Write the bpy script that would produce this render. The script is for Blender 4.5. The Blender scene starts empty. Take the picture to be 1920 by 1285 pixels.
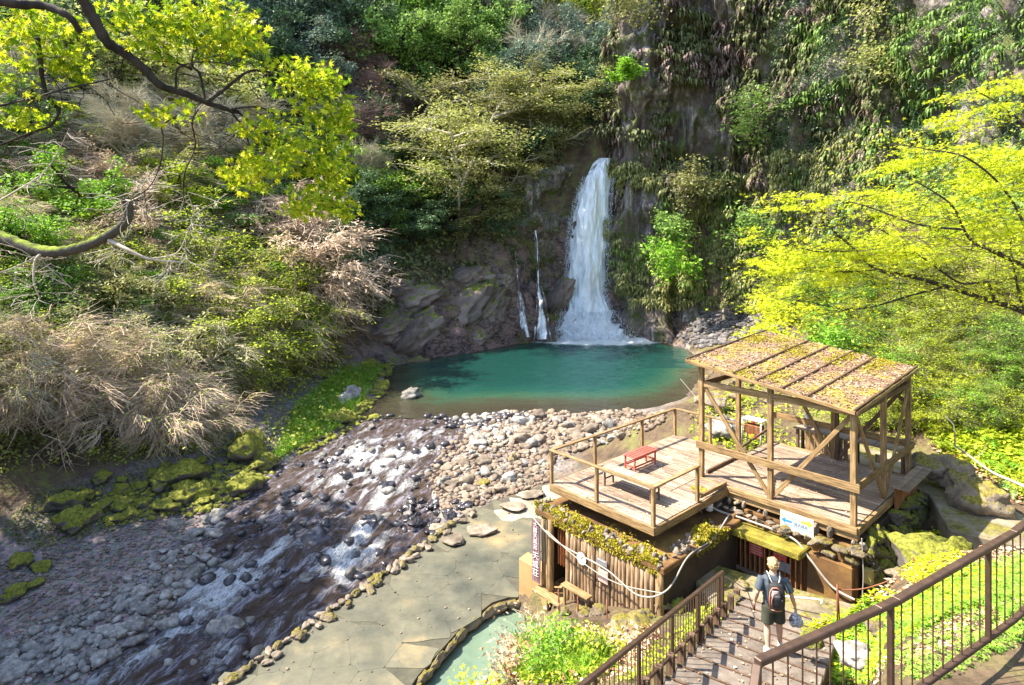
import bpy, math, random
import numpy as np
from mathutils import Vector, Matrix, Euler

SC = bpy.context.scene
COL = SC.collection
R = math.radians
# ------------------------------------------------------------------ camera, light
FP = 1120.0            # focal length in photograph pixels (1920 wide)
EYE = 12.0             # camera height over the pool's water
cam_d = bpy.data.cameras.new('camera'); cam = bpy.data.objects.new('camera', cam_d); COL.objects.link(cam)
cam.location = (0, 0, EYE); cam.rotation_euler = (R(90), 0, 0)
cam_d.sensor_width = 36; cam_d.lens = FP / 1920 * 36
cam_d.shift_y = -0.1; cam_d.clip_start = .1; cam_d.clip_end = 1000
SC.camera = cam
SUN_EL, SUN_AZ = 53, -86    # azimuth from +y towards +x; the sun stands to the left, a little ahead
tos = Vector((math.sin(R(SUN_AZ)) * math.cos(R(SUN_EL)), math.cos(R(SUN_AZ)) * math.cos(R(SUN_EL)), math.sin(R(SUN_EL))))
w = bpy.data.worlds.new('World'); SC.world = w; w.use_nodes = True
nt = w.node_tree
sky = nt.nodes.new('ShaderNodeTexSky'); sky.sky_type = 'NISHITA'; sky.sun_disc = False
sky.sun_elevation = R(SUN_EL); sky.sun_rotation = R(SUN_AZ)
nt.links.new(sky.outputs[0], nt.nodes['Background'].inputs[0]); nt.nodes['Background'].inputs[1].default_value = .13
sl = bpy.data.lights.new('sun', 'SUN'); sl.energy = 4.1; sl.angle = R(.55); sl.color = (1, .91, .76)
so = bpy.data.objects.new('sun', sl); COL.objects.link(so); so.rotation_euler = tos.to_track_quat('Z', 'Y').to_euler(); so.location = (-30, 20, 60)
vs = SC.view_settings; vs.view_transform = 'Standard'; vs.look = 'None'; vs.gamma = 1; vs.use_curve_mapping = False
vs.exposure = 1.95
SC.cycles.max_bounces = 6; SC.cycles.diffuse_bounces = 3; SC.cycles.transparent_max_bounces = 12
SC.cycles.use_denoising = True

def at(px, py, d): return Vector(((px - 960) / FP * d, d, EYE - (py - 450) / FP * d))
def atz(px, py, z): return at(px, py, (EYE - z) * FP / (py - 450))

# ------------------------------------------------------------------ numpy noise
def _h(i, j, k, s):
    n = (i * 374761393 + j * 668265263 + k * 2147483647 + s * 1274126177) & 0xffffffff
    n = ((n ^ (n >> 13)) * 1274126177) & 0xffffffff
    n = (n ^ (n >> 16)) & 0xffffffff
    return n / 4294967295.0
def vnoise(P, s=0):
    P = np.asarray(P, float); I = np.floor(P).astype(np.int64); f = P - I; f = f * f * (3 - 2 * f)
    x, y, z = I[..., 0], I[..., 1], I[..., 2]; r = 0
    for a in (0, 1):
        for b in (0, 1):
            for c in (0, 1):
                r = r + _h(x + a, y + b, z + c, s) * np.abs(1 - a - f[..., 0]) * np.abs(1 - b - f[..., 1]) * np.abs(1 - c - f[..., 2])
    return r * 2 - 1
def fbm(P, o=4, s=0, g=.5):
    P = np.asarray(P, float); r = 0; a = 1
    for i in range(o):
        r = r + a * vnoise(P * 2 ** i, s + i * 7); a *= g
    return r
def fb2(x, y, sc, o=4, s=0):
    x = np.asarray(x, float); return fbm(np.stack([x * sc, np.asarray(y) * sc, 0 * x], -1), o, s)

# ------------------------------------------------------------------ materials
MATS = {}
def ramp(nt, src, stops):
    r = nt.nodes.new('ShaderNodeValToRGB'); e = r.color_ramp.elements
    while len(e) > 1: e.remove(e[-1])
    e[0].position = stops[0][0]; e[0].color = (*stops[0][1], 1)
    for p, c in stops[1:]:
        n = e.new(p); n.color = (*c, 1)
    nt.links.new(src, r.inputs[0]); return r.outputs[0]
def mix(nt, fac, a, b, mode='MIX'):
    m = nt.nodes.new('ShaderNodeMix'); m.data_type = 'RGBA'; m.blend_type = mode
    for sock, v in ((m.inputs[0], fac), (m.inputs[6], a), (m.inputs[7], b)):
        if isinstance(v, (int, float)): sock.default_value = v
        elif isinstance(v, tuple): sock.default_value = (*v, 1)
        else: nt.links.new(v, sock)
    return m.outputs[2]
def mth(nt, op, a, b=None, cl=False):
    m = nt.nodes.new('ShaderNodeMath'); m.operation = op; m.use_clamp = cl
    for s, v in ((m.inputs[0], a), (m.inputs[1], b)):
        if v is None: continue
        if isinstance(v, (int, float)): s.default_value = v
        else: nt.links.new(v, s)
    return m.outputs[0]
def coords(nt, scale=(1, 1, 1), kind='Object'):
    t = nt.nodes.new('ShaderNodeTexCoord'); m = nt.nodes.new('ShaderNodeMapping'); m.inputs['Scale'].default_value = scale
    nt.links.new(t.outputs[kind], m.inputs[0]); return m.outputs[0]
def noise(nt, vec, sc, det=5, rough=.6, dist=0):
    n = nt.nodes.new('ShaderNodeTexNoise'); n.inputs['Scale'].default_value = sc; n.inputs['Detail'].default_value = det
    n.inputs['Roughness'].default_value = rough; n.inputs['Distortion'].default_value = dist
    nt.links.new(vec, n.inputs['Vector']); return n.outputs[0]
def newmat(name):
    m = bpy.data.materials.new(name); m.use_nodes = True; return m, m.node_tree, m.node_tree.nodes['Principled BSDF']
def bump(nt, b, h, st=.5, dist=.02):
    n = nt.nodes.new('ShaderNodeBump'); n.inputs['Strength'].default_value = st; n.inputs['Distance'].default_value = dist
    nt.links.new(h, n.inputs['Height']); nt.links.new(n.outputs[0], b.inputs['Normal'])
def hsv_rand(nt, col, amt=.25):
    oi = nt.nodes.new('ShaderNodeObjectInfo'); h = nt.nodes.new('ShaderNodeHueSaturation')
    nt.links.new(mth(nt, 'ADD', mth(nt, 'MULTIPLY', oi.outputs['Random'], amt * 2), 1 - amt), h.inputs['Value'])
    nt.links.new(col, h.inputs['Color']); return h.outputs[0]
def surf(name, cols, sc=3, rough=.85, bs=.4, bd=.02, stretch=(1, 1, 1), rnd=.2, spec=.3, moss=None, moss_amt=.5, fine=None):
    """cols: dark..light ramp by noise; moss: colour growing on upward faces in noisy patches."""
    m, nt, b = newmat(name); v = coords(nt, stretch)
    n = noise(nt, v, sc, 7, .62)
    k = len(cols); c = ramp(nt, n, [(.28 + .44 * i / max(1, k - 1), cols[i]) for i in range(k)])
    if rnd: c = hsv_rand(nt, c, rnd)
    h = n
    if fine:
        f = noise(nt, v, fine, 4, .7); h = mth(nt, 'ADD', n, mth(nt, 'MULTIPLY', f, .6))
        c = mix(nt, .35, c, ramp(nt, f, [(.3, (.25, .25, .25)), (.7, (1, 1, 1))]), 'MULTIPLY')
    if moss:
        g = nt.nodes.new('ShaderNodeNewGeometry'); s = nt.nodes.new('ShaderNodeSeparateXYZ'); nt.links.new(g.outputs['Normal'], s.inputs[0])
        pn = noise(nt, coords(nt), 1.3, 5, .7)
        a = mth(nt, 'ADD', mth(nt, 'MULTIPLY', s.outputs[2], .6), mth(nt, 'MULTIPLY', pn, 1.6))
        fac = mth(nt, 'MULTIPLY', mth(nt, 'SUBTRACT', a, 1.45 - moss_amt), 5, cl=True)
        mn = noise(nt, coords(nt), 9, 4, .7)
        mc = ramp(nt, mn, [(.34, tuple(x * .3 for x in moss)), (.5, tuple(x * .75 for x in moss)), (.64, tuple(x * 1.25 for x in moss))])
        c = mix(nt, fac, c, mc)
    nt.links.new(c, b.inputs['Base Color']); b.inputs['Roughness'].default_value = rough; b.inputs['Specular IOR Level'].default_value = spec
    if bs: bump(nt, b, h, bs, bd)
    MATS[name] = m; return m
def wood(name, cols, rough=.75, rnd=.25, axis=0, moss=None, moss_amt=.35):
    st = [14, 14, 14]; st[axis] = 1
    m, nt, b = newmat(name); v = coords(nt, tuple(st), 'Generated') if False else coords(nt, tuple(st))
    n = noise(nt, v, 2.2, 6, .6, .4); c = ramp(nt, n, [(.3 + .4 * i / (len(cols) - 1), cols[i]) for i in range(len(cols))])
    st2 = noise(nt, coords(nt), 1.7, 4, .6); c = mix(nt, .55, c, ramp(nt, st2, [(.35, (.45, .42, .4)), (.6, (1, 1, 1))]), 'MULTIPLY')
    c = hsv_rand(nt, c, rnd)
    if moss:
        mn = noise(nt, coords(nt), 2.5, 5, .7); fac = mth(nt, 'MULTIPLY', mth(nt, 'SUBTRACT', mn, 1 - moss_amt - .1), 6, cl=True)
        c = mix(nt, fac, c, moss)
    nt.links.new(c, b.inputs['Base Color']); b.inputs['Roughness'].default_value = rough; b.inputs['Specular IOR Level'].default_value = .25
    bump(nt, b, n, .5, .01); MATS[name] = m; return m
def leafmat(name, cols, trans=.35, rough=.55, rnd=.15, spec=.25):
    m, nt, b = newmat(name); g = nt.nodes.new('ShaderNodeNewGeometry')
    n = noise(nt, coords(nt), .9, 3, .6)
    a = mth(nt, 'ADD', mth(nt, 'MULTIPLY', g.outputs['Random Per Island'], .55), mth(nt, 'MULTIPLY', n, .5))
    c = ramp(nt, a, [(.15 + .7 * i / max(1, len(cols) - 1), cols[i]) for i in range(len(cols))])
    if rnd: c = hsv_rand(nt, c, rnd)
    nt.links.new(c, b.inputs['Base Color']); b.inputs['Roughness'].default_value = rough; b.inputs['Specular IOR Level'].default_value = spec
    t = nt.nodes.new('ShaderNodeBsdfTranslucent'); nt.links.new(c, t.inputs[0])
    ms = nt.nodes.new('ShaderNodeMixShader'); ms.inputs[0].default_value = trans
    nt.links.new(b.outputs[0], ms.inputs[1]); nt.links.new(t.outputs[0], ms.inputs[2])
    nt.links.new(ms.outputs[0], nt.nodes['Material Output'].inputs[0]); MATS[name] = m; return m
def plain(name, col, rough=.5, metal=0, spec=.4, bn=0):
    return surf(name, [tuple(x * .8 for x in col), col], 6, rough, bn, .005, rnd=.06, spec=spec) if not metal else _metal(name, col, rough)
def _metal(name, col, rough):
    m, nt, b = newmat(name); n = noise(nt, coords(nt), 9, 5, .7)
    nt.links.new(ramp(nt, n, [(.35, tuple(x * .55 for x in col)), (.65, col)]), b.inputs['Base Color'])
    b.inputs['Metallic'].default_value = .3; b.inputs['Roughness'].default_value = rough; MATS[name] = m; return m

# ------------------------------------------------------------------ mesh tools
def np_mesh(name, V, F, mat=None, smooth=False, parent=None, attrs=None, link=True):
    V = np.asarray(V, np.float32).reshape(-1, 3); F = np.asarray(F, np.int32); k = F.shape[1]; n = len(F)
    me = bpy.data.meshes.new(name); me.vertices.add(len(V)); me.vertices.foreach_set('co', V.ravel())
    me.loops.add(n * k); me.loops.foreach_set('vertex_index', F.ravel())
    me.polygons.add(n); me.polygons.foreach_set('loop_start', np.arange(0, n * k, k, dtype=np.int32))
    if smooth: me.polygons.foreach_set('use_smooth', np.ones(n, bool))
    for a, v in (attrs or {}).items():
        at_ = me.attributes.new(a, 'FLOAT', 'POINT'); at_.data.foreach_set('value', np.asarray(v, np.float32).ravel())
    me.update(calc_edges=True)
    if mat: me.materials.append(mat)
    if not link: return me
    o = bpy.data.objects.new(name, me); COL.objects.link(o)
    if parent: o.parent = parent
    return o
def scat(tv, tf, pos, rot, scl):
    """n copies of a template (tv, tf) at pos with rotation matrices rot and scale scl -> V, F"""
    pos = np.asarray(pos, float); n = len(pos); scl = np.asarray(scl, float)
    if scl.ndim == 1: scl = scl[:, None] * np.ones(3)
    V = np.einsum('nij,nkj->nki', rot, tv[None] * scl[:, None, :]) + pos[:, None, :]
    F = (tf[None] + (np.arange(n) * len(tv))[:, None, None]).reshape(-1, tf.shape[1])
    return V.reshape(-1, 3), F
def rotz(a):
    a = np.asarray(a, float); c, s = np.cos(a), np.sin(a); z = 0 * a; o = z + 1
    return np.stack([np.stack([c, -s, z], -1), np.stack([s, c, z], -1), np.stack([z, z, o], -1)], -2)
def rotx(a):
    a = np.asarray(a, float); c, s = np.cos(a), np.sin(a); z = 0 * a; o = z + 1
    return np.stack([np.stack([o, z, z], -1), np.stack([z, c, -s], -1), np.stack([z, s, c], -1)], -2)
def frame(y, up=None, rg=None):
    """matrices whose y axis is y and whose z axis is near up"""
    y = y / (np.linalg.norm(y, axis=-1, keepdims=True) + 1e-9)
    if up is None: up = rg.normal(size=y.shape)
    x = np.cross(y, up); x /= np.linalg.norm(x, axis=-1, keepdims=True) + 1e-9
    return np.stack([x, y, np.cross(x, y)], -1)
class MB:
    def __init__(s): s.v = []; s.f = []
    def add(s, vs_, fs):
        o = len(s.v); s.v += [tuple(v) for v in vs_]; s.f += [tuple(i + o for i in f) for f in fs]; return s
    def box(s, c, size, rz=0, m=None):
        M = m or Matrix.Rotation(rz, 3, 'Z'); h = [x / 2 for x in size]; c = Vector(c)
        vs_ = [c + M @ Vector((a * h[0], b * h[1], d * h[2])) for a in (-1, 1) for b in (-1, 1) for d in (-1, 1)]
        return s.add(vs_, [(0, 1, 3, 2), (4, 6, 7, 5), (0, 4, 5, 1), (2, 3, 7, 6), (0, 2, 6, 4), (1, 5, 7, 3)])
    def beam(s, a, b, w_, h_, up=(0, 0, 1)):
        a, b = Vector(a), Vector(b); y = (b - a); L = y.length; y.normalize(); u = Vector(up)
        if abs(y.dot(u)) > .98: u = Vector((E1[0], E1[1], 0))
        x = y.cross(u).normalized(); z = x.cross(y)
        return s.box((a + b) / 2, (w_, L, h_), m=Matrix((x, y, z)).transposed())
    def tube(s, pts, rad, n=6, cap=True, ell=(1, 1)):
        pts = [Vector(p) for p in pts]; o = len(s.v); m = len(pts)
        if isinstance(rad, (int, float)): rad = [rad] * m
        ref = Vector((0, 0, 1)) if abs((pts[-1] - pts[0]).normalized().z) < .9 else Vector((0, 1, 0))
        for i, p in enumerate(pts):
            t = (pts[min(i + 1, m - 1)] - pts[max(i - 1, 0)]).normalized(); x = t.cross(ref)
            x = x.normalized() if x.length > 1e-4 else Vector((1, 0, 0)); z = x.cross(t); ref = z
            for k in range(n):
                a = 2 * math.pi * k / n; s.v.append(tuple(p + x * math.cos(a) * rad[i] * ell[0] + z * math.sin(a) * rad[i] * ell[1]))
        for i in range(m - 1):
            for k in range(n):
                s.f.append((o + i * n + k, o + i * n + (k + 1) % n, o + (i + 1) * n + (k + 1) % n, o + (i + 1) * n + k))
        if cap: s.f.append(tuple(o + k for k in range(n))[::-1]); s.f.append(tuple(o + (m - 1) * n + k for k in range(n)))
        return s
    def prism(s, poly, z0, z1):
        n = len(poly); vs_ = [(x, y, z0) for x, y in poly] + [(x, y, z1) for x, y in poly]
        return s.add(vs_, [tuple(range(n))[::-1], tuple(range(n, 2 * n))] + [(i, (i + 1) % n, n + (i + 1) % n, n + i) for i in range(n)])
    def rings(s, rs, n=12, cap=True):
        """rs: list of (centre, rx, ry[, rz rotation]) -> loft of horizontal ellipses"""
        o = len(s.v)
        for r in rs:
            c, rx, ry = Vector(r[0]), r[1], r[2]; a0 = r[3] if len(r) > 3 else 0
            for k in range(n):
                a = 2 * math.pi * k / n; p = Vector((rx * math.cos(a), ry * math.sin(a), 0)); p.rotate(Euler((0, 0, a0))); s.v.append(tuple(c + p))
        for i in range(len(rs) - 1):
            for k in range(n): s.f.append((o + i * n + k, o + i * n + (k + 1) % n, o + (i + 1) * n + (k + 1) % n, o + (i + 1) * n + k))
        if cap: s.f.append(tuple(o + k for k in range(n))[::-1]); s.f.append(tuple(o + (len(rs) - 1) * n + k for k in range(n)))
        return s
    def build(s, name, mat, parent=None, smooth=False, bevel=0):
        me = bpy.data.meshes.new(name); me.from_pydata(s.v, [], s.f); me.materials.append(mat)
        if smooth: me.polygons.foreach_set('use_smooth', [True] * len(me.polygons))
        o = bpy.data.objects.new(name, me); COL.objects.link(o)
        if parent: o.parent = parent; o.matrix_parent_inverse = parent.matrix_world.inverted()
        if bevel:
            b = o.modifiers.new('bevel', 'BEVEL'); b.width = bevel; b.segments = 1; b.limit_method = 'ANGLE'
        return o
def tag(o, label=None, cat=None, group=None, kind=None):
    if label: o['label'] = label
    if cat: o['category'] = cat
    if group: o['group'] = group
    if kind: o['kind'] = kind
    return o
def empty(name, loc=(0, 0, 0), **k):
    o = bpy.data.objects.new(name, None); COL.objects.link(o); o.location = loc; o.empty_display_size = .3
    o.matrix_world = Matrix.Translation(loc); return tag(o, **k)
def copy_tree(o, loc, rz=0, scale=1, rx=0, ry=0, **k):
    c = o.copy(); COL.objects.link(c); c.location = loc; c.rotation_euler = (rx, ry, rz)
    c.scale = (scale,) * 3 if isinstance(scale, (int, float)) else scale
    for ch in o.children:
        d = ch.copy(); COL.objects.link(d); d.parent = c
    return tag(c, **k)
def piece(me, name, parent, loc=(0, 0, 0), rz=0, scale=(1, 1, 1)):
    o = bpy.data.objects.new(name, me); COL.objects.link(o); o.parent = parent
    o.location = loc; o.rotation_euler = (0, 0, rz) if isinstance(rz, (int, float)) else rz; o.scale = scale; return o

# ------------------------------------------------------------------ the lie of the land
E1 = np.array([.669, -.743]); E2 = np.array([.743, .669])      # building axes: along the front, and away from the viewer
A0 = np.array([1.11, 16.98]); ZF = 5.1                           # left front corner of the deck, floor height
def st(s, t, z=ZF):
    p = A0 + E1 * s + E2 * t; return Vector((p[0], p[1], z))
RZ = math.atan2(E1[1], E1[0])
def wl(y):   # water level
    return np.interp(y, [8, 18, 25, 32, 41], [-2.6, -2.0, -1.5, -.8, 0])
WATER = np.array([(-17, 9), (-13.6, 18.1), (-12.4, 21.6), (-12.8, 25.2), (-14, 29.6), (-13.2, 33), (-11, 38), (-9.9, 42), (-9.9, 47), (-10.9, 54), (-10.9, 57),
    (-6.1, 62.5), (-1, 67), (3, 71), (7, 74), (12, 75.5), (16, 73), (19.5, 66), (18.5, 58), (16.3, 52), (13.5, 46.5), (10.6, 42.8), (5, 41.8), (0, 42.2), (-2.5, 40.5),
    (-3.2, 36), (-4.2, 31), (-3.2, 26.5), (-2.3, 24.2), (-3.5, 21.6), (-4.9, 19.2), (-7.7, 14.5), (-10, 10)], float)
TERR = np.array([(3.2, 27.6), (1.2, 26.3), (-1.7, 24.0), (-3.0, 21.6), (-4.4, 19.2), (-7.15, 14.5), (-9.6, 9.6), (-6.5, 8.5), (-3.1, 12.6), (-2.35, 14.9), (-1.35, 16.9), (-.6, 17.9), (.25, 18.35), (1.2, 19.4), (3.2, 22.5), (4.2, 25)], float)
BATH = np.array([(-2.9, 12.4), (-2.3, 14.8), (-1.3, 16.8), (-.55, 17.75), (.3, 18.1), (.85, 17.3), (1.3, 16.4), (.2, 14.5), (-.8, 12.4)], float)
def sdist(P, poly):
    """signed distance, negative inside"""
    P = np.asarray(P, float); d = np.full(P.shape[:-1], 1e9); ins = np.zeros(P.shape[:-1], bool)
    n = len(poly)
    for i in range(n):
        a, b = poly[i], poly[(i + 1) % n]; ab = b - a; ap = P - a
        t = np.clip((ap @ ab) / (ab @ ab), 0, 1); q = ap - t[..., None] * ab; d = np.minimum(d, np.hypot(q[..., 0], q[..., 1]))
        c = (a[1] > P[..., 1]) != (b[1] > P[..., 1])
        xx = (b[0] - a[0]) * (P[..., 1] - a[1]) / ((b[1] - a[1]) if b[1] != a[1] else 1e-9) + a[0]
        ins ^= c & (P[..., 0] < xx)
    return np.where(ins, -d, d)
CP = []
def cw(*p): CP.extend(p)
def ray(px, *dz):
    for d, z in dz: CP.append(((px - 960) / FP * d, d, z))
cw((-24, 12, -1.9), (-22.5, 20, -1.5), (-21, 24.5, -1.0), (-18.6, 28.5, -.7), (-15.6, 31.5, -.5), (-13.9, 38, .2), (-13.6, 42, .3), (-13.2, 47, .4), (-12.6, 54, .3))
cw((-17, 18, -1.75), (-16.5, 22, -1.4), (-16, 26, -1.15), (-14.5, 31, -.7), (-19, 15, -1.8), (-14.5, 12, -2.3))
ray(-250, (24, 4), (35, 14), (50, 28), (70, 46)); ray(-600, (16, 4), (25, 14), (45, 34))
ray(0, (29, 2.2), (35, 5.5), (45, 13), (60, 27), (75, 41), (95, 58))
ray(150, (32, 2.4), (38, 5.2), (47, 12), (62, 27), (78, 42))
ray(300, (34.5, 1.8), (40, 4.6), (50, 12), (65, 27), (80, 43), (105, 64))
ray(430, (39, 1.6), (46, 5), (55, 12), (68, 24), (85, 43))
ray(550, (47, 1.4), (51, 3), (58, 9), (70, 20), (85, 36), (100, 52), (120, 70))
ray(700, (57, .2), (62, 4.5), (66, 8.5), (72, 15), (85, 28), (105, 50), (125, 72))
ray(850, (62.5, 0), (66, 4.5), (70, 9.5), (76, 16), (90, 30), (110, 52), (130, 74))
ray(960, (69, .3), (72, 6), (76, 17), (84, 22), (95, 34), (115, 55))
ray(1040, (74, .3), (79, 21.5), (88, 26), (105, 40), (130, 66))
ray(1130, (76, .2), (78.5, 21.8), (85, 24), (95, 26), (110, 38), (130, 60))
ray(1220, (76, .5), (80, 24), (100, 40)); ray(1350, (84, 24), (110, 44))
cw((8, 23, 4.5), (11, 24, 4.7), (10.5, 28, 4.3), (13, 30, 4.4), (10, 34, 2.6), (8, 37.5, .9), (5, 38.5, .5), (14, 38, 3), (15.5, 45, .8), (7, 31, 2.6), (5, 28, 1.2), (3.4, 31, .35), (0, 30, -.1), (2, 36, .35), (-1, 37, .15), (-2, 32, -.3),
   (6, 40, .45), (12.5, 17, 4.5), (13.2, 20, 4.7), (12.5, 14.8, 4.4), (14.8, 17.5, 5.0), (16, 20, 6.3), (18, 26, 8.4), (19, 32, 8.6), (21, 40, 7), (20.5, 50, 3.5), (22, 60, 1.8), (22, 70, 2.2), (26, 72, 3), (27, 62, 4.5), (18, 68, .6), (18.5, 60, .6),
   (30, 50, 11), (27, 35, 14), (26, 24, 14.5), (35, 40, 19), (33, 20, 21), (18, 14, 8), (22, 11, 11), (22, 4, 13), (14, 12, 5.8), (45, 60, 30), (50, 30, 34), (32, 66, 8),
   (5.4, 9.3, 5.75), (7.5, 10, 6.3), (8.3, 12.3, 5.3), (10.5, 11, 6.3), (5.9, 7.4, 7.45), (8.6, 7.6, 7.6), (9, 13.4, 3.8), (10.6, 14.6, 3.9), (9.2, 15, 3.4), (11.5, 13, 4.9), (6, 6.2, 7.58), (9, 5, 7.7), (3.6, 4.8, 7.55), (3, 3.6, 7.6), (4, 1.5, 7.7), (12, 3, 8.6), (11, 8, 8.0),
   (.4, 12.2, 3.3), (2.1, 12.5, 3.6), (2.8, 13.3, 3.5), (-1.1, 11.6, 2.6), (1, 10.4, 4.1), (.5, 14.1, 2.8), (1.6, 14.8, 2.8), (2.4, 14.2, 3.1), (-.4, 12.9, 2.2), (1.5, 8, 5.4), (-3, 10, 2.2), (-6, 7.5, .8), (0, 6, 6), (-3, 5, 4), (0, 0, 8), (-8, 0, 4.5), (-12, 4, 0), (-20, 0, 2), (0, -5, 9),
   (1.2, 16.6, 2.2), (3.5, 14.6, 3.2), (5, 15.3, 3.2), (5.7, 14.4, 3.25), (7.2, 13.2, 3.35), (4.6, 13.6, 3.45), (6.5, 12.4, 4.3), (4.5, 17, 3), (8, 17, 3.2), (3, 19, 2.4), (4.5, 22, 2.8),
   (2, 22.5, 1.1), (-1, 20, 1), (-4, 16, 1), (-6, 12, 1), (1.6, 25, 1), (4, 25.5, 1.4), (-2, 24.6, -.2), (1.5, 27.6, .4))
CP = np.array(CP, float)
def _rbf():
    n = len(CP); D = np.hypot(CP[:, None, 0] - CP[None, :, 0], CP[:, None, 1] - CP[None, :, 1])
    M = np.zeros((n + 3, n + 3)); M[:n, :n] = -np.sqrt(D ** 2 + .3); M[:n, n:] = np.c_[np.ones(n), CP[:, :2]]; M[n:, :n] = M[:n, n:].T
    M[:n, :n] -= np.eye(n) * .02
    return np.linalg.solve(M, np.r_[CP[:, 2], 0, 0, 0])
WR = _rbf()
def stair_q(x, y):
    rx, ry = x - 2.59, y - 10.0; return rx * .555 + ry * .832, rx * .832 - ry * .555
def Hraw(x, y):
    x = np.asarray(x, float); y = np.asarray(y, float); r = WR[-3] + WR[-2] * x + WR[-1] * y
    for c, wgt in zip(CP, WR[:-3]): r = r - wgt * np.sqrt((x - c[0]) ** 2 + (y - c[1]) ** 2 + .3)
    return r
def H(x, y):
    x = np.asarray(x, float); y = np.asarray(y, float)
    z = Hraw(x, y); P = np.stack([x, y], -1)
    sw = sdist(P, WATER); lv = wl(y)
    rough = np.clip((z - lv - .8) / 4, 0, 1)
    z = z + fb2(x, y, .16, 4, 3) * 1.1 * rough * np.clip((y - 22) / 10, 0, 1) + fb2(x, y, .9, 3, 5) * .09
    dep = np.where(y > 40, 2.4, .55)
    zin = lv - .12 - np.clip(-sw * .3, 0, dep) + fb2(x, y, .8, 2, 9) * .12
    k = np.clip(sw / .9 + .35, 0, 1); k = k * k * (3 - 2 * k)
    z = zin * (1 - k) + np.maximum(z, lv + .03) * k
    tt = sdist(P, TERR); kt = np.clip(-tt / .25 + 1, 0, 1); z = z * (1 - kt) + 1.08 * kt
    tb = sdist(P, BATH); kb = np.clip(-tb / .2 + .3, 0, 1); z = z * (1 - kb) + .25 * kb
    q, a = stair_q(x, y); ins = np.clip(np.minimum(a + .3, 3.0 - a) / .25, 0, 1) * np.clip((q + 5.2) / .3, 0, 1) * np.clip((4.6 - q) / .4, 0, 1)
    z = z * (1 - ins) + np.minimum(z, 4.79 - .252 * np.clip(q, -9, 4.2) - .3) * ins
    # cuts under the buildings
    s_ = (x - A0[0]) * E1[0] + (y - A0[1]) * E1[1]; t_ = (x - A0[0]) * E2[0] + (y - A0[1]) * E2[1]
    inb = ((s_ > -.1) & (s_ < 4.1) & (t_ > -.5) & (t_ < 3.2)) | ((s_ > 2.4) & (s_ < 7.0) & (t_ > 2.9) & (t_ < 8.2)) | ((s_ > -.2) & (s_ < 3.6) & (t_ > 0) & (t_ < 6.6))
    z = np.where(inb, np.minimum(z, 3.15 + 0 * z), z)
    return z
xs = np.arange(-95, 62, .55); ys = np.r_[np.arange(-8, 50, .4), np.arange(50, 140, .6)]
X, Y = np.meshgrid(xs, ys); Z = H(X, Y)
def Hg(x, y):
    """height read off the terrain grid"""
    fx = np.interp(x, xs, np.arange(len(xs))); fy = np.interp(y, ys, np.arange(len(ys)))
    i = np.clip(fx.astype(int), 0, len(xs) - 2); j = np.clip(fy.astype(int), 0, len(ys) - 2); a = fx - i; b = fy - j
    return Z[j, i] * (1 - a) * (1 - b) + Z[j, i + 1] * a * (1 - b) + Z[j + 1, i] * (1 - a) * b + Z[j + 1, i + 1] * a * b
def hz(x, y): return float(Hg(np.array([x]), np.array([y]))[0])
def hits(px, py, dmin=8.0, dmax=138.0):
    """where lines of sight through points of the photograph meet the land; y = -1 where they do not"""
    px = np.atleast_1d(np.asarray(px, float)); py = np.atleast_1d(np.asarray(py, float)); out = np.full((len(px), 3), -1.)
    d = np.exp(np.linspace(math.log(dmin), math.log(dmax), 420))
    for k in range(0, len(px), 400):
        x = (px[k:k + 400, None] - 960) / FP * d; y = d + 0 * x; z = EYE - (py[k:k + 400, None] - 450) / FP * d; h = Hg(x, y); ok = (h > z); i = np.argmax(ok, 1); r = np.arange(len(i)); g = ok.any(1)
        out[k:k + 400][g] = np.stack([x[r, i], d[i], h[r, i]], -1)[g]
    return out
def hit(px, py, dmin=8.0, dmax=138.0):
    h = hits([px], [py], dmin, dmax)[0]; return None if h[1] < 0 else Vector(h)
# ------------------------------------------------------------------ material library
RG = np.random.default_rng(7)
m_boulder = surf('river_rock', [(.1, .09, .08), (.26, .245, .22), (.48, .46, .42)], 2.2, .8, .6, .03, rnd=.35, fine=14)
m_sunstone = surf('pale_cobble', [(.08, .06, .045), (.22, .175, .13), (.42, .35, .27)], 1.1, .8, .6, .03, rnd=.3, fine=14)
m_mossrock = surf('mossy_rock', [(.06, .055, .05), (.14, .12, .11), (.24, .21, .18)], 2, .9, .7, .04, rnd=.2, moss=(.22, .225, .03), moss_amt=.66, fine=12)
m_lightmoss = surf('lichen_rock', [(.1, .08, .06), (.28, .22, .16), (.46, .39, .3)], 1.1, .9, 1, .06, rnd=.2, moss=(.26, .22, .04), moss_amt=.3, fine=12)
m_wallstone = surf('wall_stone', [(.13, .09, .06), (.32, .26, .18), (.52, .46, .36)], 3, .9, .6, .03, rnd=.35, moss=(.3, .25, .02), moss_amt=.3, fine=16)
m_concrete = surf('stained_concrete', [(.05, .028, .012), (.17, .09, .035), (.34, .2, .05)], .9, .9, .35, .02, rnd=0, fine=12)
m_ochre = surf('mossy_canopy_concrete', [(.1, .085, .02), (.24, .2, .025), (.36, .3, .06)], 2.5, .95, .6, .03, rnd=0, fine=20)
m_flag = surf('terrace_stone', [(.045, .052, .042), (.1, .1, .075), (.155, .145, .1), (.29, .225, .12)], .45, .5, .7, .03, rnd=.04, fine=2.4)
m_pale = surf('pale_render', [(.2, .17, .12), (.36, .31, .23), (.48, .43, .34)], 1.4, .85, .3, .01, rnd=.05, fine=10)
m_joint = surf('terrace_joint', [(.05, .05, .038), (.11, .1, .068)], 3, .95, .3, .01, rnd=0)
m_tan = surf('tan_render', [(.3, .17, .07), (.5, .32, .15)], 1.2, .85, .2, .01, rnd=0)
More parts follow.
